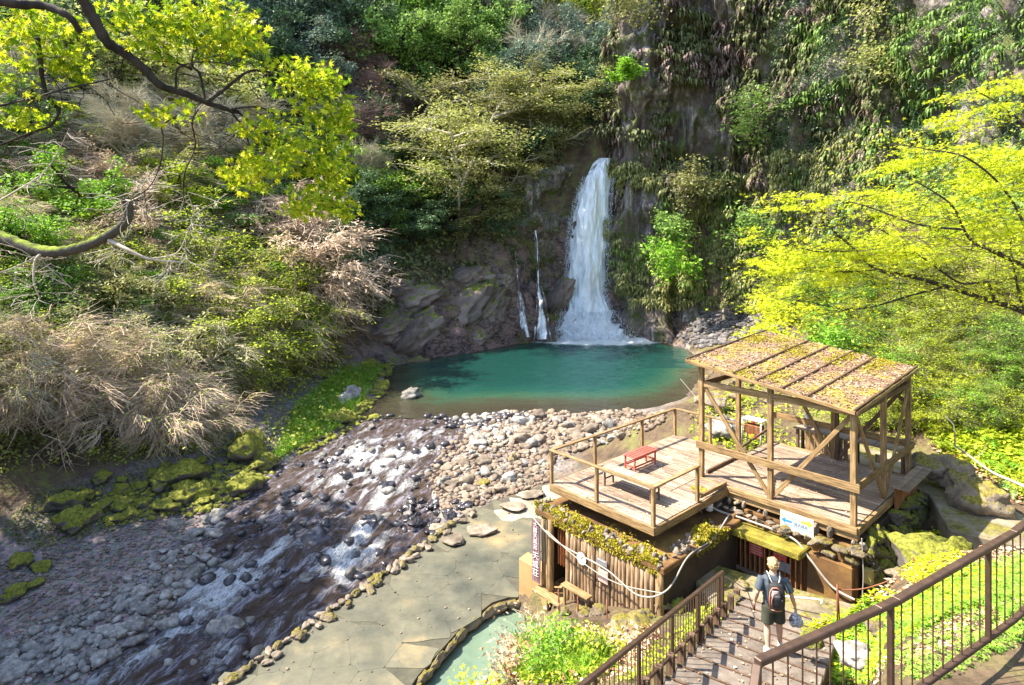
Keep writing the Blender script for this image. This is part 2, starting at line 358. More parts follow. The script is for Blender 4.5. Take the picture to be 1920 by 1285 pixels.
m_path = surf('worn_path', [(.12, .1, .06), (.24, .2, .14), (.36, .31, .24)], 1.6, .9, .4, .02, rnd=0, moss=(.2, .18, .04), moss_amt=.12, fine=14)
m_step = surf('step_concrete', [(.07, .055, .045), (.17, .14, .115), (.27, .23, .195)], 2.2, .9, .4, .01, rnd=.12, fine=16)
m_deck = wood('deck_plank', [(.13, .085, .06), (.33, .24, .175), (.52, .41, .31)], .75, .3, 0)
m_post = wood('weathered_timber', [(.11, .065, .03), (.29, .185, .085), (.45, .325, .17)], .75, .14, 2)
m_beam = wood('timber_beam', [(.11, .065, .03), (.29, .185, .085), (.45, .325, .17)], .75, .14, 2, moss=(.22, .2, .03), moss_amt=.3)
m_dark = wood('dark_timber', [(.05, .03, .02), (.13, .08, .05), (.2, .13, .09)], .75, .2, 2)
m_log = wood('log_bark', [(.1, .06, .035), (.28, .18, .1), (.52, .42, .29)], .85, .3, 2)
m_redboard = wood('reddish_board', [(.1, .035, .015), (.32, .13, .05), (.5, .26, .12)], .7, .3, 2)
m_roof = surf('leaf_strewn_roof', [(.08, .05, .035), (.22, .14, .095), (.36, .25, .17)], 4, .9, .5, .02, rnd=0, fine=22, moss=(.34, .27, .04), moss_amt=.12)
m_litter = leafmat('fallen_leaf', [(.2, .08, .04), (.45, .24, .12), (.62, .45, .28), (.72, .6, .45)], .1, .8)
m_litter3 = leafmat('weathered_leaf', [(.12, .06, .035), (.28, .16, .1), (.42, .28, .18), (.58, .45, .32)], .1, .8)
m_litter2 = leafmat('fallen_leaf_dark', [(.1, .05, .03), (.25, .14, .08), (.4, .3, .2)], .1, .8)
m_red = wood('red_painted_wood', [(.28, .04, .03), (.5, .11, .08), (.58, .2, .15)], .6, .1, 1)
m_white = plain('white_paint', (.75, .76, .74), .5)
m_cable = plain('pale_cable', (.34, .31, .27), .6)
m_rust = _metal('rusty_iron', (.28, .1, .05), .7)
m_rail = _metal('brown_rail_metal', (.1, .058, .038), .5)
m_rail2 = _metal('brown_rail_bar', (.2, .12, .08), .5)
m_bark = surf('dark_bark', [(.012, .01, .009), (.04, .032, .026), (.08, .065, .05)], 9, .9, .8, .02, stretch=(1, 1, .4), rnd=.15)
m_mossbark = surf('mossy_bark', [(.04, .035, .03), (.09, .08, .06)], 8, .95, .8, .03, rnd=0, moss=(.17, .22, .02), moss_amt=.42)
m_palebark = surf('pale_bark', [(.22, .19, .15), (.45, .4, .32)], 6, .9, .4, .02, rnd=.15)
m_twigpink = surf('pinkish_twigs', [(.42, .31, .22), (.74, .58, .42)], 1.2, .9, 0, rnd=.15)
m_twiggrey = surf('grey_twigs', [(.3, .27, .19), (.58, .53, .38)], 1.2, .9, 0, rnd=.15)
m_stem = surf('green_brown_stems', [(.07, .08, .03), (.19, .2, .08)], 1.2, .9, 0, rnd=.15)
m_twigred = surf('reddish_twigs', [(.18, .1, .09), (.38, .25, .22)], 1.2, .9, 0, rnd=.15)
m_lf_near = leafmat('maple_leaf_backlit', [(.08, .17, .01), (.24, .38, .012), (.52, .6, .02), (.74, .7, .05)], .5, .5, 0)
m_lf_yel = leafmat('yellow_green_leaf', [(.28, .36, .012), (.54, .62, .02), (.8, .81, .06)], .5, .55, .05)
m_lf_ylw2 = leafmat('lime_leaf', [(.2, .3, .02), (.42, .53, .03), (.62, .66, .07)], .4, .55, .12)
m_lf_dark = leafmat('dark_evergreen_leaf', [(.035, .08, .035), (.1, .175, .08), (.2, .3, .14)], .2, .45, .2)
m_lf_blue = leafmat('bluish_evergreen_leaf', [(.07, .115, .08), (.17, .24, .17), (.3, .38, .27)], .2, .5, .2)  # like the dark leaf above, lightened to put distant haze into its colour
m_lf_mid = leafmat('mid_green_leaf', [(.08, .17, .03), (.2, .34, .07), (.36, .5, .13)], .3, .5, .2)
m_lf_bright = leafmat('fresh_green_leaf', [(.08, .22, .015), (.2, .42, .03), (.38, .58, .06)], .35, .5, .15)
m_lf_olive = leafmat('olive_leaf', [(.13, .14, .045), (.26, .27, .09), (.42, .41, .17)], .3, .55, .15)
m_lf_pale = leafmat('pale_olive_leaf', [(.22, .26, .06), (.4, .43, .12), (.58, .57, .22)], .35, .55, .12)
m_lf_tan = leafmat('tan_pink_sunlit_bud', [(.34, .24, .17), (.56, .43, .32), (.72, .6, .44)], .3, .7, .1)  # bud colour that also paints in the shrubs' pinkish sunlit tops
m_fern = leafmat('fern_leaf', [(.14, .24, .02), (.3, .42, .04), (.5, .56, .1)], .35, .5, .15)
m_hang = leafmat('hanging_fern', [(.045, .05, .025), (.12, .135, .05), (.26, .28, .11)], .25, .6, .1)
m_hangbr = leafmat('dead_fern', [(.08, .055, .05), (.2, .14, .12), (.34, .26, .22)], .15, .7, .1)
m_grass = leafmat('grass_blade', [(.1, .24, .02), (.2, .42, .03), (.4, .55, .06)], .35, .5, 0)
m_straw = leafmat('dry_grass', [(.3, .24, .1), (.5, .42, .22), (.65, .56, .34)], .3, .7, 0)
m_mossleaf = leafmat('moss_tuft', [(.15, .135, .012), (.33, .28, .02), (.48, .41, .05)], .2, .8, 0)
m_groundlf = leafmat('ground_leaf', [(.12, .3, .03), (.26, .48, .05), (.42, .6, .1)], .3, .5, 0)
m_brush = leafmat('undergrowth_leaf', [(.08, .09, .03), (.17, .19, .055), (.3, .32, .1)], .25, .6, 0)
m_brush2 = leafmat('lit_undergrowth_leaf', [(.16, .2, .02), (.32, .38, .05), (.5, .5, .12)], .3, .6, 0)  # brighter copy of the undergrowth leaf, with sunlight put into its colour

# terrain material: bare soil and litter, river gravel, wet rock
def terrain_mat():
    m, nt, b = newmat('land'); co = coords(nt)
    def att(n):
        a = nt.nodes.new('ShaderNodeAttribute'); a.attribute_name = n; return a.outputs['Fac']
    n1 = noise(nt, co, .7, 7, .65); n2 = noise(nt, co, 6, 5, .7)
    soil = ramp(nt, n1, [(.3, (.05, .035, .022)), (.5, (.13, .09, .055)), (.62, (.16, .15, .05)), (.75, (.2, .24, .05))])
    soil = mix(nt, .5, soil, ramp(nt, n2, [(.3, (.35, .33, .3)), (.7, (1, 1, 1))]), 'MULTIPLY')
    v = nt.nodes.new('ShaderNodeTexVoronoi'); v.inputs['Scale'].default_value = 7; nt.links.new(co, v.inputs['Vector'])
    grav = mix(nt, .6, ramp(nt, n1, [(.3, (.12, .075, .055)), (.7, (.27, .185, .145))]), v.outputs['Color'], 'OVERLAY')
    h = nt.nodes.new('ShaderNodeHueSaturation'); h.inputs['Saturation'].default_value = .45; nt.links.new(grav, h.inputs['Color'])
    rk = ramp(nt, n2, [(.3, (.05, .035, .035)), (.5, (.16, .115, .105)), (.7, (.3, .23, .2))])
    rk = mix(nt, ramp(nt, n1, [(.42, (0, 0, 0)), (.6, (1, 1, 1))]), rk, mix(nt, n2, (.11, .06, .055), (.38, .24, .21)))
    v2 = nt.nodes.new('ShaderNodeTexVoronoi'); v2.feature = 'DISTANCE_TO_EDGE'; v2.inputs['Scale'].default_value = .55; mp = coords(nt, (1, 1.5, 2.1))
    wn = nt.nodes.new('ShaderNodeTexNoise'); wn.inputs['Scale'].default_value = .6; wn.inputs['Detail'].default_value = 5; nt.links.new(mp, wn.inputs['Vector'])
    mm = nt.nodes.new('ShaderNodeMix'); mm.data_type = 'VECTOR'; mm.inputs[0].default_value = .45; nt.links.new(mp, mm.inputs[4]); vm = nt.nodes.new('ShaderNodeVectorMath'); vm.operation = 'SCALE'; vm.inputs['Scale'].default_value = 9; nt.links.new(wn.outputs['Color'], vm.inputs[0]); nt.links.new(vm.outputs[0], mm.inputs[5]); nt.links.new(mm.outputs[1], v2.inputs['Vector'])
    crk = ramp(nt, v2.outputs['Distance'], [(.0, (.12, .1, .1)), (.06, (.7, .7, .7)), (.14, (1, 1, 1))]); rk = mix(nt, 1.0, rk, crk, 'MULTIPLY')
    rk = mix(nt, ramp(nt, noise(nt, co, .33, 6, .75), [(.55, (0, 0, 0)), (.62, (1, 1, 1))]), rk, ramp(nt, n2, [(.3, (.05, .055, .015)), (.7, (.2, .22, .04))]))
    c = mix(nt, att('gravel'), soil, h.outputs[0]); c = mix(nt, att('rock'), c, rk)
    nt.links.new(c, b.inputs['Base Color']); b.inputs['Roughness'].default_value = .85; b.inputs['Specular IOR Level'].default_value = .3
    bump(nt, b, mth(nt, 'ADD', n2, mth(nt, 'MULTIPLY', v.outputs['Distance'], -.8)), .8, .08); return m
m_land = terrain_mat()

def cliff_mat():
    m, nt, b = newmat('cliff_rock'); co = coords(nt)
    st_ = coords(nt, (1, 1, .12)); n1 = noise(nt, st_, 1.3, 7, .7, .6); n2 = noise(nt, co, 3.5, 6, .7); n3 = noise(nt, co, .16, 4, .6)
    c = ramp(nt, n1, [(.32, (.022, .018, .018)), (.46, (.1, .083, .077)), (.56, (.26, .22, .2)), (.66, (.52, .47, .43))])
    br = ramp(nt, n2, [(.3, (.04, .03, .026)), (.7, (.22, .16, .125))])
    c = mix(nt, ramp(nt, n3, [(.42, (0, 0, 0)), (.6, (1, 1, 1))]), c, br)
    ms = ramp(nt, noise(nt, co, .5, 6, .75), [(.5, (0, 0, 0)), (.58, (1, 1, 1))])
    c = mix(nt, ms, c, ramp(nt, n2, [(.3, (.03, .04, .012)), (.7, (.13, .15, .03))]))
    nt.links.new(c, b.inputs['Base Color']); b.inputs['Roughness'].default_value = .75; b.inputs['Specular IOR Level'].default_value = .35
    bump(nt, b, mth(nt, 'ADD', n1, n2), .9, .2); return m
m_cliff = cliff_mat()

# ------------------------------------------------------------------ ground
nx, ny = len(xs), len(ys); idx = np.arange(nx * ny).reshape(ny, nx)
Fq = np.stack([idx[:-1, :-1], idx[:-1, 1:], idx[1:, 1:], idx[1:, :-1]], -1).reshape(-1, 4)
SW = sdist(np.stack([X, Y], -1), WATER)
grav = np.clip(1 - np.clip(Z - wl(Y) - .9, 0, 9) / .7, 0, 1) * (Y < 60) * np.clip(1 - (X - 9) / 6, 0, 1)
grav = np.maximum(grav, (SW < 0) * 1.)
rock = np.clip(1 - np.abs(X - 0 - (Y - 62) * .9) / 18, 0, 1) * np.clip((Y - 52) / 4, 0, 1) * np.clip((17 - Z) / 5, 0, 1) * 1.4
V = np.stack([X, Y, Z], -1)
rmask = np.clip(rock, 0, 1) * (Z > .2)
rn = fbm(V.reshape(-1, 3) * np.array([.35, .35, .5]), 4, 21).reshape(X.shape)
rdg = 1 - np.abs(fbm(np.stack([(X * .5 + Z * .7) * .45, (X * .3 - Z * .2) * .3, Y * .2], -1), 4, 77)) * 2; stp = np.abs(vnoise(np.stack([X * .8 + Z * .9, Z * .5 - X * .25, Y * .3], -1), 78))
V[..., 2] += (np.abs(rn) * 1.3 + rdg * .9) * rmask; V[..., 1] -= (rn * 1.0 + rdg * 1.1 + stp * .9) * rmask; V[..., 0] += fb2(X, Z, .5, 3, 4) * .6 * rmask
o = np_mesh('ground', V, Fq, m_land, True, attrs=dict(gravel=grav, rock=np.clip(rock, 0, 1))); tag(o, kind='structure')

# ------------------------------------------------------------------ cliff (a folded, near-vertical sheet of rock behind the pool and along the right)
CB = [(-6, 70.5, 15), (-1, 72.5, 18), (3.5, 75.5, 21), (7.5, 78.3, 22), (10.2, 79.3, 22.2), (12.6, 79.2, 22.4), (13.6, 78, 30), (14.2, 76.6, 44), (16, 75.2, 48), (19.5, 75.5, 50), (24, 75, 50), (29, 72, 50), (33, 65, 48), (35.5, 55, 46), (37, 45, 44), (37.5, 34, 42), (36, 24, 40), (33, 14, 38)]
CBa = np.array(CB, float); cl = np.r_[0, np.cumsum(np.hypot(*np.diff(CBa[:, :2], axis=0).T))]
def cliff_pt(u, v):
    """u metres along the foot, v 0..1 up; returns points"""
    x = np.interp(u, cl, CBa[:, 0]); y = np.interp(u, cl, CBa[:, 1]); top = np.interp(u, cl, CBa[:, 2])
    x2 = np.interp(u + .5, cl, CBa[:, 0]); y2 = np.interp(u + .5, cl, CBa[:, 1]); x1 = np.interp(u - .5, cl, CBa[:, 0]); y1 = np.interp(u - .5, cl, CBa[:, 1])
    tx, ty = x2 - x1, y2 - y1; L = np.hypot(tx, ty) + 1e-6; nx_, ny_ = ty / L, -tx / L     # outward (towards the pool)
    z = -1.5 + v * (top + 1.5)
    P = np.stack([u * 1.0, 0 * u, z], -1)
    col = vnoise(P * np.array([.85, 1, .05]), 31)                       # columns
    big = fbm(P * np.array([.11, 1, .09]), 3, 33); led = vnoise(P * np.array([.1, 1, .42]), 35); sm = fbm(P * np.array([.8, 1, .8]), 4, 37)
    rc = vnoise(P * np.array([2.4, 1, .12]), 39)
    columns = np.clip((u - 16) / 6, .25, 1)
    low = np.clip((9 - z) / 9, 0, 1) ** 1.5                                 # the foot runs out
    d = big * 2.0 + np.abs(col) * 2.8 * columns + led * .9 + sm * .6 + rc * .5 * columns + low * 2.2 - z * .03
    d = d - 2.5 * np.exp(-((u - 19.4) / 2.2) ** 2) * (z < 24)
    return np.stack([x + nx_ * d, y + ny_ * d, z], -1), np.stack([nx_, ny_, 0 * nx_], -1)
us = np.arange(0, cl[-1], .3); vv = np.linspace(0, 1, 110); U, W = np.meshgrid(us, vv)
CV, CN = cliff_pt(U, W)
ci = np.arange(U.size).reshape(U.shape); CF = np.stack([ci[:-1, :-1], ci[:-1, 1:], ci[1:, 1:], ci[1:, :-1]], -1).reshape(-1, 4)
o = np_mesh('cliff', CV, CF, m_cliff, False); tag(o, kind='structure')

# ------------------------------------------------------------------ water
def pool_mat():
    m, nt, b = newmat('pool_water'); co = coords(nt, (1, 1.7, 1))
    a = nt.nodes.new('ShaderNodeAttribute'); a.attribute_name = 'depth'; f = nt.nodes.new('ShaderNodeAttribute'); f.attribute_name = 'foam'
    n = noise(nt, co, .5, 4, .6)
    dv = mth(nt, 'ADD', a.outputs['Fac'], mth(nt, 'MULTIPLY', mth(nt, 'SUBTRACT', n, .5), .35))
    c = ramp(nt, dv, [(0, (.04, .034, .02)), (.14, (.045, .05, .027)), (.3, (.03, .08, .045)), (.55, (.01, .062, .045)), (1, (.006, .045, .038))])
    fn = noise(nt, coords(nt, (1, 2.5, 1)), 1.6, 6, .75)
    fm = mth(nt, 'MULTIPLY', mth(nt, 'SUBTRACT', mth(nt, 'ADD', f.outputs['Fac'], mth(nt, 'MULTIPLY', fn, .9)), .8), 4, cl=True)
    c = mix(nt, fm, c, (.75, .8, .8)); nt.links.new(c, b.inputs['Base Color'])
    nt.links.new(mth(nt, 'ADD', mth(nt, 'MULTIPLY', fm, .5), .07), b.inputs['Roughness']); b.inputs['IOR'].default_value = 1.33
    rp = noise(nt, coords(nt, (1, 2.4, 1)), 2.2, 6, .7, .6); bump(nt, b, rp, .9, .16); return m
def river_mat():
    m, nt, b = newmat('river_water')
    f = nt.nodes.new('ShaderNodeAttribute'); f.attribute_name = 'foam'; g = nt.nodes.new('ShaderNodeAttribute'); g.attribute_name = 'flow'; g2 = nt.nodes.new('ShaderNodeAttribute'); g2.attribute_name = 'cross'
    cb = nt.nodes.new('ShaderNodeCombineXYZ'); nt.links.new(mth(nt, 'MULTIPLY', g.outputs['Fac'], .55), cb.inputs[0]); nt.links.new(mth(nt, 'MULTIPLY', g2.outputs['Fac'], 1.6), cb.inputs[1])
    n = noise(nt, cb.outputs[0], 1.5, 7, .72, 1.3); n2 = noise(nt, cb.outputs[0], 4.2, 7, .8, 1.2)
    c = ramp(nt, n, [(.3, (.018, .015, .013)), (.44, (.075, .05, .035)), (.54, (.1, .085, .095)), (.63, (.32, .31, .35))])  # upper stops paint the ripples' pale reflections into the water colour
    fm = mth(nt, 'MULTIPLY', mth(nt, 'SUBTRACT', mth(nt, 'ADD', mth(nt, 'MULTIPLY', f.outputs['Fac'], .8), mth(nt, 'ADD', mth(nt, 'MULTIPLY', n2, .75), mth(nt, 'MULTIPLY', n, .35))), .88), 3.2, cl=True); hf = noise(nt, cb.outputs[0], 11, 4, .7); fm = mth(nt, 'MULTIPLY', fm, ramp(nt, hf, [(.36, (.12, .12, .12)), (.56, (1, 1, 1))]), cl=True)
    c = mix(nt, fm, c, (.68, .72, .74)); nt.links.new(c, b.inputs['Base Color'])
    nt.links.new(mth(nt, 'ADD', mth(nt, 'MULTIPLY', fm, .5), .1), b.inputs['Roughness']); b.inputs['IOR'].default_value = 1.33
    bump(nt, b, mth(nt, 'ADD', n, n2), .9, .16); return m
m_pool = pool_mat(); m_river = river_mat()
gx = np.arange(-18, 22, .3); gy = np.arange(40.2, 78, .3); GX, GY = np.meshgrid(gx, gy); sd = sdist(np.stack([GX, GY], -1), WATER)
dep = np.clip(-sd / 7, 0, 1) * np.clip((GY - 41.5) / 9, 0, 1); dep = np.where(GY > 56, np.clip(-sd / 2.5, 0, 1), dep)
foam = np.exp(-(((GX - 10.5) / 6.6) ** 2 + ((GY - 72.2) / 3.6) ** 2)) * 1.7 + np.exp(-(((GX - 3) / 2.6) ** 2 + ((GY - 71.5) / 1.5) ** 2)) * .35
GZ = fb2(GX, GY * 1.6, .9, 3, 50) * .02 + fb2(GX, GY, 1.2, 3, 51) * .2 * np.clip(foam, 0, 1)
i_ = np.arange(GX.size).reshape(GX.shape); FQ = np.stack([i_[:-1, :-1], i_[:-1, 1:], i_[1:, 1:], i_[1:, :-1]], -1).reshape(-1, 4)
FQ = FQ[(sd.ravel()[FQ] < 1.2).any(1)]
tag(np_mesh('pool_water', np.stack([GX, GY, GZ], -1), FQ, m_pool, True, attrs=dict(depth=dep, foam=foam)), kind='structure')
gx = np.arange(-22, 4, .14); gy = np.arange(8, 41.5, .14); GX, GY = np.meshgrid(gx, gy); sd = sdist(np.stack([GX, GY], -1), WATER)
fl = -(.39 * GX + .92 * GY); cr = .92 * GX - .39 * GY
FS = [(-10.5, 24.6, 2.6, 1.3, 1.0), (-7.6, 26.0, 1.3, 1.2, .8), (-6.6, 25.2, 1.8, 1.0, 1.0), (-11.6, 21.6, 1.6, 1., .9), (-13.2, 19.6, 1.7, 1.0, .9), (-8.6, 34.5, 3.0, 1.8, .75), (-6.6, 32, 3.6, 1.6, .7), (-9.5, 37.0, 2.2, 2.0, .6), (-5.2, 37.0, 2.4, 1.2, .6), (-10, 30.5, 2.6, 1.4, .5), (-7, 28.5, 2.6, 1.5, .6), (-9.6, 19.8, 1.4, 1., .5), (-8.0, 21.8, 1.3, .8, .5), (-12.6, 23.6, 1.5, .8, .6)]
fo = 0
for (a, b_, la, wa, k_) in FS:
    f0, c0 = -(.39 * a + .92 * b_), .92 * a - .39 * b_
    fo = fo + k_ * np.exp(-((fl - f0) / la) ** 2 - ((cr - c0) / wa) ** 2)
base = np.clip(1 - np.abs(cr - np.interp(fl, [-38, -30, -22, -14], [-21.0, -19.5, -19.0, -19.5])) / 4.5, 0, 1) * .22
rw = np.random.default_rng(91); SP_ = []
while len(SP_) < 460:
    q = np.array([-16 + 16 * rw.random(), 11 + 29 * rw.random()])
    if sdist(q[None], WATER)[0] < -.2: SP_.append((q[0], q[1], .12 + .34 * rw.random() ** 2))
STREAM = np.array(SP_); wk = 0 * fo
for (a, b_, s_) in STREAM:
    f0, c0 = -(.39 * a + .92 * b_), .92 * a - .39 * b_; df = fl - f0 - s_ * 1.6; dc = cr - c0
    wk = np.maximum(wk, np.exp(-(df / (s_ * (3.2 if True else 1))) ** 2 - (dc / (s_ * 1.25)) ** 2) * (.45 + 1.2 * s_))
fo = np.clip(fo * .16 + wk * .34 + fo * wk * .55 + base * .2 - .02, 0, 1)
GZ = wl(GY) + .02 - np.clip((GY - 40.6) * .12, 0, 1) + np.clip((41 - GY) / 2, 0, 1) * vnoise(np.stack([fl * .7, cr * 1.5, 0 * fl], -1), 61) * .1 + np.clip((41 - GY) / 2, 0, 1) * (fbm(np.stack([fl * 1.6, cr * 3, 0 * fl], -1), 4, 62) * .09 + np.abs(vnoise(np.stack([fl * 2.6, cr * 4.2, 0 * fl], -1), 63)) * .1) * (.6 + fo)
i_ = np.arange(GX.size).reshape(GX.shape); FQ = np.stack([i_[:-1, :-1], i_[:-1, 1:], i_[1:, 1:], i_[1:, :-1]], -1).reshape(-1, 4)
FQ = FQ[(sd.ravel()[FQ] < .5).any(1)]
tag(np_mesh('river_water', np.stack([GX, GY, GZ], -1), FQ, m_river, True, attrs=dict(foam=fo, flow=fl, cross=cr)), kind='structure')

# waterfall
def fall_mat():
    m, nt, b = newmat('falling_water'); n = noise(nt, coords(nt, (1, 1, .16)), 1.5, 7, .72, .3); n2 = noise(nt, coords(nt, (1, 1, .3)), 4, 5, .7)
    c = ramp(nt, mth(nt, 'ADD', mth(nt, 'MULTIPLY', n, .7), mth(nt, 'MULTIPLY', n2, .3)), [(.36, (.4, .48, .53)), (.46, (.72, .78, .82)), (.56, (.9, .92, .93))])
    nt.links.new(c, b.inputs['Base Color']); b.inputs['Roughness'].default_value = .6
    a = nt.nodes.new('ShaderNodeAttribute'); a.attribute_name = 'solid'
    al = mth(nt, 'MULTIPLY', mth(nt, 'SUBTRACT', mth(nt, 'ADD', mth(nt, 'MULTIPLY', a.outputs['Fac'], 1.1), n), .78), 5, cl=True)
    nt.links.new(al, b.inputs['Alpha']); bump(nt, b, mth(nt, 'ADD', n, n2), .8, .15); return m
m_fall = fall_mat()
FE = [(296, 1128, 1153, 78.6), (305, 1116, 1152, 78.2), (330, 1102, 1147, 77.4), (360, 1089, 1143, 77.0), (400, 1077, 1140, 76.6), (450, 1070, 1138, 76.3), (500, 1068, 1134, 76.0), (550, 1066, 1132, 75.7), (580, 1060, 1142, 75.3), (600, 1054, 1160, 74.7), (618, 1049, 1180, 74), (637, 1044, 1197, 73.2)]
FEa = np.array(FE, float); FEa[:, 1] -= 4; FEa[2:, 2] += 3
def fall_sheet(off, nu, nv, seed, shrink=0):
    py = np.linspace(296, 637, nv); u = np.linspace(0, 1, nu); PY, UU = np.meshgrid(py, u, indexing='ij')
    l = np.interp(PY, FEa[:, 0], FEa[:, 1]) + shrink; r = np.interp(PY, FEa[:, 0], FEa[:, 2]) - shrink; d = np.interp(PY, FEa[:, 0], FEa[:, 3]) - off
    px = l + (r - l) * UU; P = np.stack([px * .08, 0 * px, PY * .012], -1)
    d = d - np.sin(UU * math.pi) * 1.0 - fbm(P, 4, seed) * .5
    px = px + vnoise(np.stack([PY * .05, UU * 6, 0 * px], -1), seed + 3) * 2 + vnoise(np.stack([PY * .11, UU * 2, 0 * px], -1), seed + 5) * 7 * np.clip((PY - 570) / 50, 0, 1)
    Xx = (px - 960) / FP * d; Zz = EYE - (PY - 450) / FP * d
    sol = np.clip(np.minimum(UU, 1 - UU) * 7, 0, 1) * .85 + .1
    low = np.clip((PY - 585) / 40, 0, 1) * np.clip((px - 1120) / 50, 0, 1)
    sol = sol * (1 - .3 * low) + np.clip((PY - 575) / 30, 0, 1) * .45
    k = np.arange(nu * nv).reshape(nv, nu); F = np.stack([k[:-1, :-1], k[:-1, 1:], k[1:, 1:], k[1:, :-1]], -1).reshape(-1, 4)
    return np.stack([Xx, d, Zz], -1).reshape(-1, 3), F, sol.ravel()
wf = empty('waterfall', (10.5, 75, 0)); tag(wf, 'tall white waterfall pouring over the cliff lip into the green pool', 'waterfall')
for nm, off, shr, sd_ in (('main_sheet', 0, 0, 70), ('front_sheet', .7, 7, 80)):
    v_, f_, s_ = fall_sheet(off, 40, 120, sd_, shr); v_ = v_ - np.array([10.5, 75, 0])
    np_mesh(nm, v_, f_, m_fall, True, wf, dict(solid=s_ * (1 if off == 0 else .8)))
# spray beads at the foot and along the sides
n = 3600; tv = np.array([(0, 0, .5), (.45, 0, -.3), (-.3, .4, -.3), (-.3, -.4, -.3)]); tf = np.array([(0, 1, 2), (0, 2, 3), (0, 3, 1), (1, 3, 2)])
t_ = RG.random(n); py = 637 - 55 * RG.random(n) ** 1.8; l = np.interp(py, FEa[:, 0], FEa[:, 1]); r = np.interp(py, FEa[:, 0], FEa[:, 2])
px = l + (r - l) * RG.random(n) + RG.normal(0, 6, n); d = np.interp(py, FEa[:, 0], FEa[:, 3]) - .8 - RG.random(n) * 1.5
pos = np.stack([(px - 960) / FP * d, d, EYE - (py - 450) / FP * d], -1); pos[:, 2] = np.maximum(pos[:, 2], .03)
ne = 2500; py2 = 330 + 290 * RG.random(ne); side = RG.random(ne) < .5; px2 = np.where(side, np.interp(py2, FEa[:, 0], FEa[:, 1]), np.interp(py2, FEa[:, 0], FEa[:, 2])) + RG.normal(0, 3, ne); d2 = np.interp(py2, FEa[:, 0], FEa[:, 3]) - .3 - RG.random(ne)
pos = np.r_[pos, np.stack([(px2 - 960) / FP * d2, d2, EYE - (py2 - 450) / FP * d2], -1)]
v_, f_ = scat(tv, tf, pos - np.array([10.5, 75, 0]), rotz(RG.random(len(pos)) * 6), np.stack([.03 + .09 * RG.random(len(pos)), .05 + 0 * pos[:, 0], .08 + .3 * RG.random(len(pos))], -1))
m_spray = plain('spray_white', (.8, .85, .88), .7)
o = np_mesh('spray', v_, f_, m_spray, False, wf); o['kind'] = 'stuff'
# thin side falls
def veil(name, rows, label, sol=.5):
    e = tag(empty(name), label, 'waterfall'); rw_ = np.array(rows, float); nv, nu = 90, 12; py, u = np.meshgrid(np.linspace(rw_[0, 0], rw_[-1, 0], nv), np.linspace(0, 1, nu), indexing='ij')
    l, r, d = (np.interp(py, rw_[:, 0], rw_[:, k]) for k in (1, 2, 3)); px = l + (r - l) * u + vnoise(np.stack([py * .06, u * 3, 0 * u], -1), 88) * 1.5; d = d - fbm(np.stack([px * .12, py * .05, 0 * u], -1), 3, 89) * .35 - 1.0
    k = np.arange(nu * nv).reshape(nv, nu); F_ = np.stack([k[:-1, :-1], k[:-1, 1:], k[1:, 1:], k[1:, :-1]], -1).reshape(-1, 4)
    s_ = (np.clip(np.minimum(u, 1 - u) * 5, 0, 1) * .22 + .0 + sol * .3 * (1 - np.abs(vnoise(np.stack([u * 5, py * .004, 0 * u], -1), 90)) * 1.6))
    np_mesh('water_sheet', np.stack([(px - 960) / FP * d, d, EYE - (py - 450) / FP * d], -1).reshape(-1, 3), F_, m_fall, True, e, dict(solid=s_.ravel()))
veil('side_fall', [(432, 1002, 1008, 73.4), (500, 1006, 1013, 72.4), (545, 1005, 1018, 71.4), (575, 1003, 1026, 70.6), (636, 998, 1036, 69.6)], 'thin white trickle down the dark rock left of the great fall', .8)
veil('side_fall', [(470, 964, 969, 72), (520, 968, 975, 71.3), (550, 968, 984, 70.7), (590, 968, 992, 70), (632, 970, 1000, 69.4)], 'faint thread of water on wet rock, leftmost of the falls', .5)
veil('upper_fall', [(270, 1119, 1125, 81.5), (284, 1119, 1129, 81), (297, 1122, 1132, 80.5)], 'small white upper fall glimpsed in the dark gorge over the lip', 1.4)

# ------------------------------------------------------------------ rocks
def ico(sub):
    import bmesh
    bm = bmesh.new(); bmesh.ops.create_icosphere(bm, subdivisions=sub, radius=1); v = np.array([x.co[:] for x in bm.verts]); f = np.array([[y.index for y in x.verts] for x in bm.faces]); bm.free(); return v, f
IV2, IF2 = ico(2); IV3, IF3 = ico(3); IV4, IF4 = ico(4); IV1, IF1 = ico(1)
def rock_shape(seed, V0, rough=.28, flat=(1, .8, .6), angular=0):
    v = V0.copy()
    if angular:
        rg = np.random.default_rng(seed)
        for i in range(angular):
            nrm = rg.normal(size=3); nrm /= np.linalg.norm(nrm); lim = .55 + .3 * rg.random()
            dd = v @ nrm; ex = np.clip(dd - lim, 0, None); v = v - ex[:, None] * nrm * .92
    k = 1 + fbm(v * 1.1 + seed * 3.1, 3, seed) * rough + (fbm(v * 5 + seed, 4, seed + 9) * rough * .42 if len(V0) > 100 else 0)
    return v * k[:, None] * np.array(flat)
ROCKS = [np_mesh('rock', rock_shape(i, IV3, .25, (1, .78, .55), (3, 9, 5, 12)[i % 4]), IF3, m_boulder, True, link=False) for i in range(8)]
BIGROCKS = [np_mesh('boulder', rock_shape(20 + i, IV4, .3, (1, .85, .68), 9), IF4, m_mossrock, True, link=False) for i in range(7)]
LIGHTROCKS = []
for me in BIGROCKS:
    c = me.copy(); c.materials.clear(); c.materials.append(m_lightmoss); LIGHTROCKS.append(c)
SUNR = []
for me in ROCKS:
    c = me.copy(); c.materials.clear(); c.materials.append(m_sunstone); SUNR.append(c)
